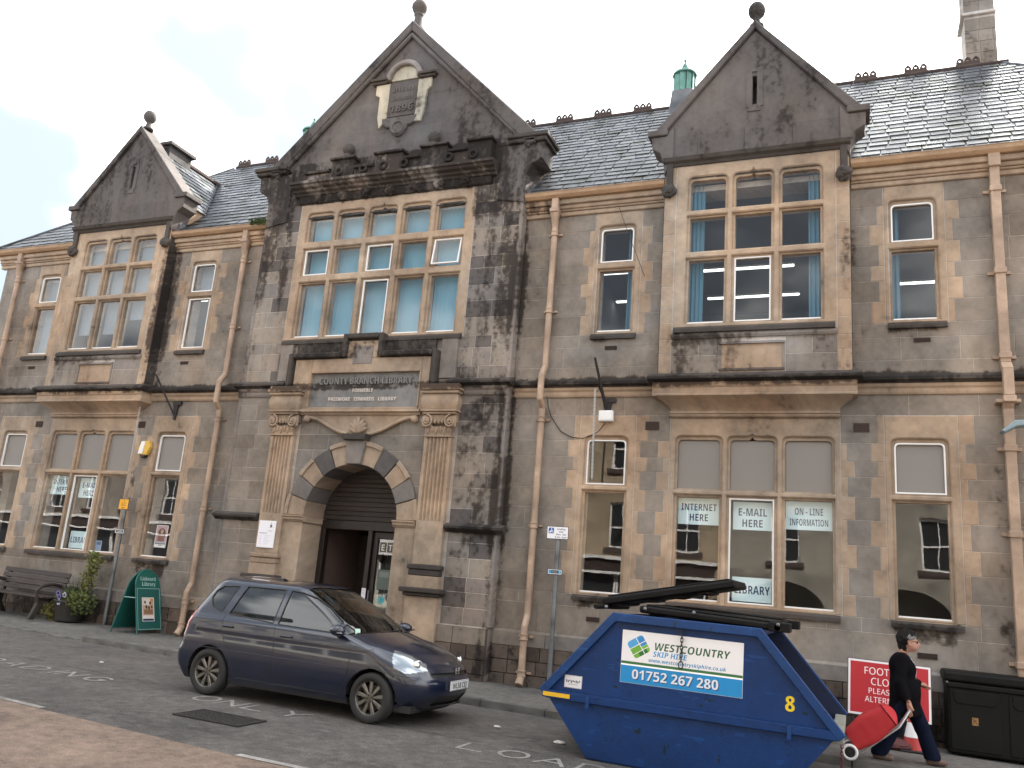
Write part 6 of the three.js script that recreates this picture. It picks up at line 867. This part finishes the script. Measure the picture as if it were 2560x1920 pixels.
  const hairS = (p) => { let d = cap(p, [H[0] - 0.035, H[1] + 0.05, 0], [H[0] + 0.015, H[1] + 0.05, 0], 0.108, 0.094); d = smin(d, cap(p, [H[0] - 0.075, H[1] + 0.02, 0.02], [H[0] - 0.072, H[1] - 0.085, 0], 0.074, 0.058), 0.04); d += 0.04 * (fbm(p[0] * 42, p[1] * 36 + p[2] * 44, 3) - 0.5); return Math.max(d, p[0] - (H[0] + 0.058 + (p[1] - H[1] - 0.05) * 0.1 + 0.03 * (noise(p[2] * 40, p[1] * 40) - 0.5)), p[0] > H[0] - 0.03 ? H[1] + 0.02 + 0.35 * Math.max(0, p[0] - H[0]) - p[1] : -1); };
  const grey = (p) => Math.max(H[0] - 0.03 - p[0] + 0.03 * (noise(p[1] * 50, p[2] * 30) - 0.5), p[1] - (H[1] + 0.085 + 0.05 * (noise(p[0] * 45, p[2] * 30 + 7) - 0.5)));
  obj('hair', mesh((p) => Math.max(hairS(p), -grey(p)), [H[0] - 0.02, H[1] + 0.01, 0], 0.19, 76), hairD, body); obj('hair', mesh((p) => Math.max(hairS(p) + 0.002, grey(p)), [H[0] - 0.02, H[1] + 0.01, 0], 0.19, 76), hairG, body);
  obj('glasses', [bx(H[0] + 0.075, H[0] + 0.092, H[1] - 0.012, H[1] + 0.018, 0.018, 0.062, 0.006), bx(H[0] + 0.075, H[0] + 0.092, H[1] - 0.012, H[1] + 0.018, -0.062, -0.018, 0.006), bar(V(H[0] + 0.08, H[1] + 0.01, 0.064), V(H[0] - 0.02, H[1] + 0.012, 0.086), 0.003), bar(V(H[0] + 0.09, H[1] + 0.008, -0.02), V(H[0] + 0.09, H[1] + 0.008, 0.02), 0.003)], mats.black, body);
}
// ---------------------------------------------------------------- the parked car (local metres, rear axle at x = 0, driving towards +x)
{
  const t = thing('parked_car', 'dark blue five-door hatchback parked at the kerb before the entrance', 'car', [-7.285, roadY(-7.285) + 0.002, 3.64]); t.scale.setScalar(1 / M); t.rotation.z = -0.0167; t.rotation.y = 0.004;
  const lerpT = (tab, v) => { if (v <= tab[0][0]) return tab[0][1]; for (let i = 1; i < tab.length; i++) if (v <= tab[i][0]) { const [a, p] = tab[i - 1], [b, q] = tab[i], k = (v - a) / (b - a); const m = i > 1 ? (q - tab[i - 2][1]) / (b - tab[i - 2][0]) : (q - p) / (b - a), n = i + 1 < tab.length ? (tab[i + 1][1] - p) / (tab[i + 1][0] - a) : (q - p) / (b - a), h = b - a, k2 = k * k, k3 = k2 * k; return (2 * k3 - 3 * k2 + 1) * p + (k3 - 2 * k2 + k) * h * m + (-2 * k3 + 3 * k2) * q + (k3 - k2) * h * n; } return tab[tab.length - 1][1]; };
  // level parameter s from sill (0) to roof (1): height, rear end, front end, half width, crown, corner sharpness
  const lev = [ // s, y, xr, xf, w, crown, n
    [0.00, 0.17, -0.54, 3.02, 0.775, 0.0, 5], [0.06, 0.24, -0.60, 3.12, 0.80, 0.0, 4.6], [0.14, 0.36, -0.665, 3.215, 0.825, 0.0, 4.2], [0.22, 0.50, -0.675, 3.225, 0.838, 0.0, 3.8], [0.28, 0.60, -0.64, 3.18, 0.840, 0.0, 3.4],
    [0.34, 0.69, -0.625, 3.09, 0.838, 0.015, 3.2], [0.40, 0.775, -0.61, 2.93, 0.832, 0.03, 3.0], [0.46, 0.85, -0.60, 2.70, 0.826, 0.045, 3.0], [0.51, 0.905, -0.585, 2.47, 0.815, 0.045, 3.2], [0.55, 0.95, -0.572, 2.30, 0.800, 0.04, 3.8],
    [0.58, 0.985, -0.56, 2.20, 0.782, 0.03, 4.2], [0.66, 1.09, -0.515, 2.03, 0.745, 0.015, 4.0], [0.74, 1.21, -0.455, 1.83, 0.70, 0.01, 3.8], [0.82, 1.32, -0.395, 1.63, 0.655, 0.01, 3.6], [0.88, 1.40, -0.345, 1.47, 0.615, 0.012, 3.4], [0.92, 1.445, -0.30, 1.36, 0.575, 0.02, 3.2], [0.955, 1.475, -0.23, 1.23, 0.50, 0.03, 3.0], [0.98, 1.492, -0.05, 1.0, 0.36, 0.03, 2.6], [1.0, 1.50, 0.4, 0.6, 0.06, 0.03, 2.2]];
  const col = [1, 2, 3, 4, 5, 6].map((k) => lev.map((r) => [r[0], r[k]])), L = (s, k) => lerpT(col[k], s);
  const NS = 150, NT = 320, grid = [];
  const fxT = [[0, 0.62], [0.22, 0.62], [0.34, 0.6], [0.46, 0.52], [0.55, 0.42], [0.66, 0.36], [0.9, 0.34], [1, 0.09]], rxT = [[0, 0.2], [0.22, 0.22], [0.5, 0.22], [0.9, 0.26], [0.97, 0.22], [1, 0.09]];
  const crease = (s, x) => 0.006 * Math.exp(-(((s - 0.44) / 0.03) ** 2)) * (x > -0.3 && x < 2.4 ? 1 : 0);
  const bulge = (x, xr, xf) => { const u = (x - (xr + xf) / 2) / ((xf - xr) / 2); return -0.035 * u * u; };
  const P = (s, a) => { // a in [0,1]: rear centre -> flank -> front centre
    const xr = L(s, 1), xf = L(s, 2), w = L(s, 3), fx = lerpT(fxT, s), rx = lerpT(rxT, s), nr = 2.9, nf = 2.35; let x, z;
    if (a < 0.25) { const th = a / 0.25 * Math.PI / 2; x = xr + rx * (1 - Math.pow(Math.cos(th), 2 / nr)); z = w * Math.pow(Math.sin(th), 2 / nr); }
    else if (a > 0.7) { const th = (1 - a) / 0.3 * Math.PI / 2; x = xf - fx * (1 - Math.pow(Math.cos(th), 2 / nf)); z = w * Math.pow(Math.sin(th), 2 / nf); }
    else { x = xr + rx + (xf - fx - xr - rx) * (a - 0.25) / 0.45; z = w; }
    z *= 1 + bulge(x, xr, xf); const q = z / Math.max(w, 0.01);
    return V(x, L(s, 0) + L(s, 4) * (1 - q * q), z + crease(s, x));
  };
  const aOf = (i) => { const u = i / NT; return u < 0.2 ? u / 0.2 * 0.25 : u < 0.7 ? 0.25 + (u - 0.2) / 0.5 * 0.45 : 0.7 + (u - 0.7) / 0.3 * 0.3; };
  for (let j = 0; j <= NS; j++) { const r = []; for (let i = 0; i <= NT; i++) r.push(P(j / NS, aOf(i))); grid.push(r); }
  const nor = grid.map((r, j) => r.map((p, i) => { const a = grid[j][Math.min(NT, i + 1)].clone().sub(grid[j][Math.max(0, i - 1)]), b = grid[Math.min(NS, j + 1)][i].clone().sub(grid[Math.max(0, j - 1)][i]); const n = a.cross(b); if (n.lengthSq() < 1e-14) return V(0, 1, 0); n.normalize(); const out = V(p.x - 1.3, (p.y - 0.7) * 1.5, p.z); return n.dot(out) < 0 ? n.negate() : n; }));
  const inPoly = (pts, x, y) => { let c = false; for (let i = 0, j = pts.length - 1; i < pts.length; j = i++) { const [a, b] = pts[i], [p, q] = pts[j]; if ((b > y) !== (q > y) && x < (p - a) * (y - b) / (q - b) + a) c = !c; } return c; };
  const glassQ = [['rear_quarter_window', [[-0.1, 1.365], [0.16, 1.385], [0.03, 1.045], [-0.16, 1.10], [-0.22, 1.2], [-0.19, 1.3]]], ['rear_door_window', [[0.29, 1.395], [0.91, 1.405], [0.89, 0.985], [0.16, 1.03]]], ['front_door_window', [[0.99, 1.405], [1.17, 1.395], [1.39, 1.345], [1.6, 1.25], [1.85, 1.10], [1.85, 0.965], [0.97, 0.98]]], ['front_quarter_window', [[1.90, 1.075], [2.12, 0.955], [1.90, 0.96]]]];
  const lampPoly = [[2.62, 0.845], [2.80, 0.80], [2.99, 0.715], [3.04, 0.645], [2.87, 0.605], [2.72, 0.655]], tailPoly = [[-0.42, 1.07], [-0.385, 1.02], [-0.42, 0.86], [-0.47, 0.69], [-0.9, 0.67], [-0.9, 1.07]];
  const classify = (p, n) => {
    for (const ax of [0, 2.45]) if (Math.hypot(p.x - ax, p.y - 0.285) < 0.335 && p.z > 0.45) return null;
    for (const [k, pl] of glassQ) if (p.z > 0.45 && inPoly(pl, p.x, p.y)) return k;
    if (p.y > 0.985 && p.x > 1.1 && n.x > 0.25 && p.y < 1.475 && p.z < L((p.y - 0.985) / 0.5 * 0.34 + 0.58, 3) * 0.93 - 0.02) return 'windscreen';
    if (p.y > 1.02 && p.y < 1.38 && p.x < -0.25 && p.z < 0.52) return 'rear_window';
    if (p.x > 2.5 && p.z > 0.34 && inPoly(lampPoly, p.x, p.y)) return 'headlight';
    if (p.x < -0.36 && p.z > 0.45 && inPoly(tailPoly, p.x, p.y)) return 'tail_light';
    if (p.x > 3.0 && p.z < 0.5 && p.y > 0.575 && p.y < 0.625) return 'grille';
    if (p.x > 3.05 && p.z < 0.42 && p.y > 0.24 && p.y < 0.36) return 'grille';
    if (p.y < 0.215) return 'sill_trim';
    return 'bodywork';
  };
  const bins = new Map(), put = (k, a) => { if (!bins.has(k)) bins.set(k, { p: [], n: [] }); const b = bins.get(k); for (const [q, m] of a) { b.p.push(...q); b.n.push(...m); } };
  const inset = { windscreen: 0.008, rear_window: 0.008, headlight: -0.004, tail_light: -0.004, grille: 0.02 };
  for (let j = 0; j < NS; j++) for (let i = 0; i < NT; i++) {
    const c = [grid[j][i], grid[j][i + 1], grid[j + 1][i + 1], grid[j + 1][i]], m = [nor[j][i], nor[j][i + 1], nor[j + 1][i + 1], nor[j + 1][i]];
    const mid = c.reduce((s, v) => s.add(v), V(0, 0, 0)).multiplyScalar(0.25), mn = m.reduce((s, v) => s.add(v), V(0, 0, 0)).normalize(), k = classify(mid, mn); if (!k) continue;
    const d = k.includes('window') && inset[k] === undefined ? 0.008 : inset[k] || 0;
    for (const sd of [1, -1]) { const q = c.map((v, e) => [v.x - m[e].x * d, v.y - m[e].y * d, (v.z - m[e].z * d) * sd]), o = m.map((v) => [v.x, v.y, v.z * sd]), key = (k === 'bodywork' || k === 'windscreen' || k === 'rear_window' || k === 'grille' || k === 'sill_trim') ? k : k + (sd > 0 ? '|near' : '|far'); const f = sd > 0 ? [0, 1, 2, 0, 2, 3] : [0, 2, 1, 0, 3, 2]; put(key, f.map((e) => [q[e], o[e]])); }
  }
  const paint = phys([0.009, 0.017, 0.05], { roughness: 0.3, metalness: 0.1, clearcoat: 1, clearcoatRoughness: 0.05, map: cl(mottle, 0.5, 0.5) }), glassM = phys([0.22, 0.25, 0.25], { transmission: 1, thickness: 0, ior: 1.75, roughness: 0.0 }), trim = std([0.018, 0.018, 0.02], { roughness: 0.6 });
  const lampM = phys([0.32, 0.35, 0.38], { roughness: 0.16, metalness: 0.7, clearcoat: 1 }), tailM = phys([0.34, 0.012, 0.015], { roughness: 0.2, clearcoat: 1 });
  for (const [k, b] of bins) {
    const g = new THREE.BufferGeometry(); g.setAttribute('position', new THREE.Float32BufferAttribute(b.p, 3)); g.setAttribute('normal', new THREE.Float32BufferAttribute(b.n, 3));
    const n = k.split('|')[0]; obj(n, g, n === 'bodywork' ? paint : n.includes('window') || n === 'windscreen' ? glassM : n === 'headlight' ? lampM : n === 'tail_light' ? tailM : n === 'grille' ? mats.black : trim, t);
  }
  // shut lines, handles and the dark rubber round the glass follow the flank
  const flank = (x, y) => { let lo = 0, hi = 1; for (let k = 0; k < 24; k++) { const m = (lo + hi) / 2; L(m, 0) < y ? (lo = m) : (hi = m); } const s = lo, xr = L(s, 1), xf = L(s, 2), w = L(s, 3), fx = lerpT(fxT, s), rx = lerpT(rxT, s); let z = w; if (x < xr + rx) z = w * Math.pow(Math.max(0, 1 - Math.pow(clamp((xr + rx - x) / rx), 2.9)), 1 / 2.9); else if (x > xf - fx) z = w * Math.pow(Math.max(0, 1 - Math.pow(clamp((x - xf + fx) / fx), 2.35)), 1 / 2.35); return z * (1 + bulge(x, xr, xf)) + crease(s, x); };
  const lineOn = (pts, r, sd, off = 0.001) => { const l = []; for (let i = 0; i + 1 < pts.length; i++) for (let k = 0; k < 8; k++) { const x = pts[i][0] + (pts[i + 1][0] - pts[i][0]) * k / 8, y = pts[i][1] + (pts[i + 1][1] - pts[i][1]) * k / 8; l.push(V(x, y, sd * (flank(x, y) + off))); } const e = pts[pts.length - 1]; l.push(V(e[0], e[1], sd * (flank(...e) + off))); return tube(l, r, l.length * 2, 5); };
  for (const sd of [1, -1]) {
    obj('door_seam', lineOn([[2.09, 0.94], [2.12, 0.7], [2.08, 0.36], [2.0, 0.27]], 0.0035, sd), mats.black, t); obj('door_seam', lineOn([[0.94, 0.975], [0.99, 0.7], [1.0, 0.27]], 0.0035, sd), mats.black, t); obj('door_seam', lineOn([[0.1, 1.0], [0.13, 0.8], [0.34, 0.5], [0.42, 0.27]], 0.0035, sd), mats.black, t); obj('door_seam', lineOn([[0.42, 0.262], [1.2, 0.262], [2.0, 0.262]], 0.0035, sd), mats.black, t);
    obj('bumper_seam', lineOn([[2.52, 0.62], [2.7, 0.585], [3.0, 0.57]], 0.003, sd), mats.black, t);
    for (const [x, y] of [[1.16, 0.855], [0.22, 0.88]]) { const z = sd * flank(x, y); obj('door_handle', bx(x - 0.09, x + 0.09, y - 0.016, y + 0.012, z - 0.012, z + 0.03, 0.012), paint, t); }
    for (const [, pl] of glassQ) obj('window_rubber', lineOn([...pl, pl[0]], 0.009, sd, -0.002), trim, t);
    obj('rubbing_strip', lineOn([[-0.2, 0.585], [0.6, 0.585], [1.5, 0.585], [2.1, 0.585]], 0.004, sd, 0.0), paint, t);
    const mz = sd * (flank(1.9, 1.0) + 0.1); const mir = obj('door_mirror', [new THREE.SphereGeometry(1, 20, 14).scale(0.105, 0.068, 0.085).translate(1.92, 1.01, mz + sd * 0.03), bar(V(1.93, 0.965, sd * (flank(1.9, 0.95) - 0.01)), V(1.93, 0.99, mz), 0.024)], paint, t);
    obj('indicator', new THREE.SphereGeometry(1, 12, 8).scale(0.075, 0.014, 0.04).translate(1.945, 0.985, mz + sd * 0.065), lampM, mir);
    // lamp internals
    const hz = sd * 0.60; const hl = obj('headlight_reflector', [new THREE.TorusGeometry(0.055, 0.01, 8, 24).rotateY(Math.PI / 2 - sd * 0.6).translate(2.94, 0.70, hz), new THREE.SphereGeometry(0.05, 14, 10).translate(2.92, 0.70, hz)], std([0.8, 0.8, 0.82], { metalness: 0.9, roughness: 0.1 }), t);
  }
  // wheel arch liners and wheels
  const alloy = std([0.42, 0.39, 0.35], { metalness: 0.75, roughness: 0.38, map: cl(mottle, 2, 2) });
  const wheel = (x, sd, steer) => {
    const w = new THREE.Group(); w.name = 'wheel'; w.position.set(x, 0.285, sd * 0.735); w.rotation.y = steer + (sd < 0 ? Math.PI : 0); t.add(w);
    obj('tyre', lathe([[0.195, -0.085], [0.235, -0.093], [0.27, -0.088], [0.286, -0.068], [0.288, 0], [0.286, 0.068], [0.27, 0.088], [0.235, 0.093], [0.195, 0.085], [0.19, 0.0], [0.195, -0.085]], 48).rotateX(Math.PI / 2), mats.rubber, w);
    const sp = [lathe([[0.172, -0.06], [0.2, -0.07], [0.2, 0.07], [0.206, 0.078], [0.2, 0.084], [0.188, 0.076], [0.18, 0.04], [0.172, -0.06]], 48).rotateX(Math.PI / 2), new THREE.CylinderGeometry(0.05, 0.055, 0.03, 24).rotateX(Math.PI / 2).translate(0, 0, 0.055)];
    for (let k = 0; k < 9; k++) sp.push(ext(poly([[-0.012, 0.04], [0.012, 0.04], [0.02, 0.11], [0.026, 0.186], [0.0, 0.19], [-0.026, 0.186], [-0.02, 0.11]]), 0.042, 0.066, 0.005).rotateZ(k * Math.PI * 2 / 9));
    obj('rim', sp, alloy, w); const nuts = []; for (let k = 0; k < 4; k++) nuts.push(new THREE.CylinderGeometry(0.009, 0.009, 0.02, 8).rotateX(Math.PI / 2).translate(0.034 * Math.cos(k * 1.571 + 0.4), 0.034 * Math.sin(k * 1.571 + 0.4), 0.066)); obj('wheel_nuts', nuts, mats.black, w).userData.kind = 'stuff';
    obj('brake_disc', new THREE.CylinderGeometry(0.15, 0.15, 0.012, 32).rotateX(Math.PI / 2).translate(0, 0, 0.0), std([0.08, 0.075, 0.07], { metalness: 0.6, roughness: 0.5 }), w);
  };
  for (const sd of [1, -1]) { wheel(0, sd, 0); wheel(2.45, sd, -0.06); for (const ax of [0, 2.45]) obj('arch_liner', surf((u, v) => { const a = u * Math.PI; return V(ax + 0.34 * Math.cos(a), 0.285 + 0.34 * Math.sin(a), sd * (0.45 + v * 0.345)); }, 24, 1), trim, t); }
  obj('underbody', [bx(-0.45, 2.95, 0.16, 0.24, -0.7, 0.7), bx(-0.55, 3.0, 0.24, 0.6, -0.44, 0.44)], trim, t);
  // cabin
  const cab = std([0.03, 0.03, 0.032], { roughness: 0.9 }); obj('cabin_floor', bx(-0.45, 2.2, 0.55, 0.62, -0.72, 0.72), cab, t);
  for (const [x, z] of [[1.05, 0.33], [1.05, -0.33], [0.1, 0.33], [0.1, -0.33]]) { const s = obj('seat', [bx(x, x + 0.48, 0.62, 0.78, z - 0.22, z + 0.22, 0.05), new RoundedBoxGeometry(0.13, 0.55, 0.42, 2, 0.05).rotateZ(0.2).translate(x - 0.05, 1.0, z)], cab, t); obj('headrest', new RoundedBoxGeometry(0.09, 0.17, 0.24, 2, 0.04).translate(x - 0.13, 1.33, z), cab, s); }
  obj('dashboard', [bx(1.72, 2.25, 0.62, 0.93, -0.68, 0.68, 0.06)], cab, t); obj('steering_wheel', new THREE.TorusGeometry(0.17, 0.014, 8, 28).rotateY(Math.PI / 2).rotateZ(0.45).translate(1.62, 0.96, 0.33), cab, t);
  obj('wiper', [bar(V(2.22, 1.0, 0.3), V(2.19, 1.02, -0.3), 0.008), bar(V(2.24, 0.995, -0.2), V(2.2, 1.02, -0.62), 0.008)], mats.black, t);
  // plate and badge
  const pm = canvasMat(520, 112, (x, w, h) => { x.fillStyle = '#dcdadb'; x.fillRect(0, 0, w, h); x.strokeStyle = '#333'; x.lineWidth = 4; x.strokeRect(3, 3, w - 6, h - 6); txt(x, 'WL58 CEJ', w / 2, 60, 'bold 94px sans-serif', '#17151a', 'center', 470); });
  const np = obj('number_plate', bx(-0.006, 0.004, -0.056, 0.056, -0.26, 0.26), mats.white, t); np.position.set(3.243, 0.478, 0); const nf = obj('printed_face', plate(0.515, 0.108).rotateY(Math.PI / 2), pm, np); nf.position.x = 0.0045;
  obj('badge', [ext(roundRect(-0.055, 0.055, -0.045, 0.045, 0.015), 0, 0.008).rotateY(Math.PI / 2).translate(3.195, 0.63, 0)].slice(1).concat([bx(3.185, 3.2, 0.60, 0.675, -0.045, -0.03, 0.003), bx(3.185, 3.2, 0.60, 0.675, 0.03, 0.045, 0.003), bx(3.185, 3.2, 0.632, 0.645, -0.03, 0.03, 0.003)]), std([0.6, 0.6, 0.6], { metalness: 0.9, roughness: 0.2 }), t);
  const st = (x, y, z, w, h, c, rz) => { const o = obj('windscreen_sticker', plate(w, h), std(c), t); o.position.set(x, y, z); o.rotation.set(-0.7, 1.1, 0.6); };
  st(2.06, 1.0, 0.62, 0.08, 0.08, [0.5, 0.7, 0.6]);
}
// ---------------------------------------------------------------- neighbours: house past the far end, terrace across the street (seen in the glass)
{
  const t = thing('neighbour_house', 'white rendered house with slate roof past the far end of the library', 'house', [-27.5, 0.2, -4.5]);
  obj('wall', bx(-4, 4.6, -0.6, 6.6, -5, 1.6), std([0.62, 0.6, 0.57], { map: cl(mottle, 0.5, 0.5) }), t); obj('roof', ext(poly([[1.9, 6.5], [-5.3, 6.5], [-1.7, 7.6]]), -4.2, 4.8).rotateY(Math.PI / 2), mats.slate[1], t);
  for (const x of [-2.5, 0, 2.5]) for (const y of [1.2, 4.3]) { const w = obj('window', bx(x - 0.5, x + 0.5, y, y + 1.5, 1.59, 1.66), mats.white, t); obj('pane', bx(x - 0.42, x + 0.42, y + 0.08, y + 1.42, 1.661, 1.665), std([0.05, 0.055, 0.06], { roughness: 0.08 }), w); }
}
function terraceHouse(x0, x1, h, wallC, label, arched) {
  const c = (x0 + x1) / 2, y0 = roadY(c) + 0.08, t = thing('terrace_house', label, 'house', [c, y0, 16.8], Math.PI, 'houses across the street'), w = (x1 - x0) / 2;
  const s = rectS(-w, w, -0.5, h), wm = std(wallC, { roughness: 0.9, map: cl(mottle, 0.4, 0.4), bumpMap: cl(grainBump, 0.5, 0.5), bumpScale: 0.01 });
  const wins = []; for (let x = -w + 1.2; x < w - 0.9; x += 2.3) wins.push([x, 3.05], [x, 5.9]);
  for (const [x, y] of wins) s.holes.push(roundRect(x - 0.48, x + 0.48, y, y + 1.55, 0.001, THREE.Path));
  let shopH = null; if (arched) { for (const ax of [-w * 0.45, w * 0.5]) { const a = new THREE.Path(); a.moveTo(ax - 1.3, 0); a.lineTo(ax + 1.3, 0); a.lineTo(ax + 1.3, 1.5); a.absellipse(ax, 1.5, 1.3, 0.9, 0, Math.PI, false); a.lineTo(ax - 1.3, 0); s.holes.push(a); } } else s.holes.push(roundRect(-w + 0.4, w - 0.4, 0.02, 2.2, 0.001, THREE.Path));
  obj('wall', ext(s, -0.4, 0), wm, t); obj('wall', [bx(-w, w, -0.5, h, -6, -5.6), bx(-w, -w + 0.3, -0.5, h, -5.6, -0.4), bx(w - 0.3, w, -0.5, h, -5.6, -0.4), bx(-w + 0.3, w - 0.3, 2.55, 2.75, -5.6, -0.4)], wm, t);
  obj('roof', ext(poly([[6.3, h - 0.05], [-0.4, h - 0.05], [3, h + 2.6]].map(([a, b]) => [a, b])), -w, w).rotateY(Math.PI / 2), mats.slate[1], t);
  const dark = std([0.03, 0.032, 0.035], { roughness: 0.1 });
  for (const [x, y] of wins) { const f = obj('sash_window', [bx(x - 0.48, x - 0.42, y, y + 1.55, -0.16, -0.08), bx(x + 0.42, x + 0.48, y, y + 1.55, -0.16, -0.08), bx(x - 0.42, x + 0.42, y + 1.48, y + 1.55, -0.16, -0.081), bx(x - 0.42, x + 0.42, y, y + 0.07, -0.16, -0.081), bx(x - 0.42, x + 0.42, y + 0.73, y + 0.79, -0.16, -0.081), bx(x - 0.015, x + 0.015, y + 0.07, y + 1.48, -0.15, -0.09)], mats.white, t); obj('pane', bx(x - 0.42, x + 0.42, y + 0.07, y + 1.48, -0.14, -0.13), dark, f); obj('sill', bx(x - 0.6, x + 0.6, y - 0.16, y - 0.001, -0.1, 0.1), std([0.07, 0.05, 0.045]), f); }
  if (!arched) { obj('shop_fascia', [bx(-w + 0.2, w - 0.2, 2.22, 2.62, -0.1, 0.14)], std([0.05, 0.035, 0.03], { roughness: 0.4 }), t); obj('shop_cornice', [bx(-w + 0.1, w - 0.1, 2.63, 2.74, -0.1, 0.26), bx(-w + 0.15, w - 0.15, 2.12, 2.2, -0.1, 0.2)], mats.white, t); for (let x = -w + 0.5; x < w - 1; x += 1.6) { const f = obj('shop_window', [bx(x, x + 0.06, 0.55, 2.12, -0.2, -0.1), bx(x + 1.5, x + 1.56, 0.55, 2.12, -0.2, -0.1)], mats.white, t); obj('pane', bx(x + 0.06, x + 1.5, 0.55, 2.12, -0.17, -0.16), dark, f); } obj('stall_riser', bx(-w + 0.4, w - 0.4, 0.0, 0.55, -0.25, -0.05), std([0.6, 0.58, 0.5]), t); obj('sign_bracket', [bx(-0.03, 0.03, 3.3, 4.2, 0.0, 0.06), bx(-0.03, 0.03, 3.9, 3.95, 0.0, 0.8)], mats.iron, t); }
  else obj('passage_back', bx(-w + 0.3, w - 0.3, -0.3, 2.5, -1.6, -1.5), std([0.35, 0.36, 0.33]), t);
  obj('eaves', bx(-w, w, h - 0.3, h - 0.06, 0.001, 0.38), std([0.12, 0.09, 0.08]), t);
}
terraceHouse(-56, -42, 8.2, [0.6, 0.55, 0.48], 'pale terrace house across the street, farthest from the skip', false);
terraceHouse(-41.95, -30.05, 7.4, [0.5, 0.44, 0.38], 'brown grey terrace house across the street, second farthest from the skip', false);
terraceHouse(-30, -18.5, 8.6, [0.55, 0.5, 0.45], 'grey terrace house across the street, facing the far end of the library', false);
terraceHouse(-18.45, -11.2, 8.0, [0.62, 0.58, 0.5], 'cream terrace house across the street, facing the entrance', false);
terraceHouse(-11.15, -4.3, 7.6, [0.66, 0.52, 0.36], 'warm cream terrace house with dark shopfront across the street', false);
terraceHouse(-4.25, 3.6, 8.3, [0.60, 0.55, 0.47], 'pale grey cream house with arched passages across the street', true);
terraceHouse(3.65, 14, 7.8, [0.58, 0.52, 0.42], 'buff terrace house across the street, beyond the arched passages', false);

// survey units to metres
for (const o of [...scene.children]) { if (o.isLight || o === sun.target) continue; o.position.multiplyScalar(M); o.scale.multiplyScalar(M); }
sun.position.multiplyScalar(1); scene.updateMatrixWorld(true);
renderer.render(scene, camera);
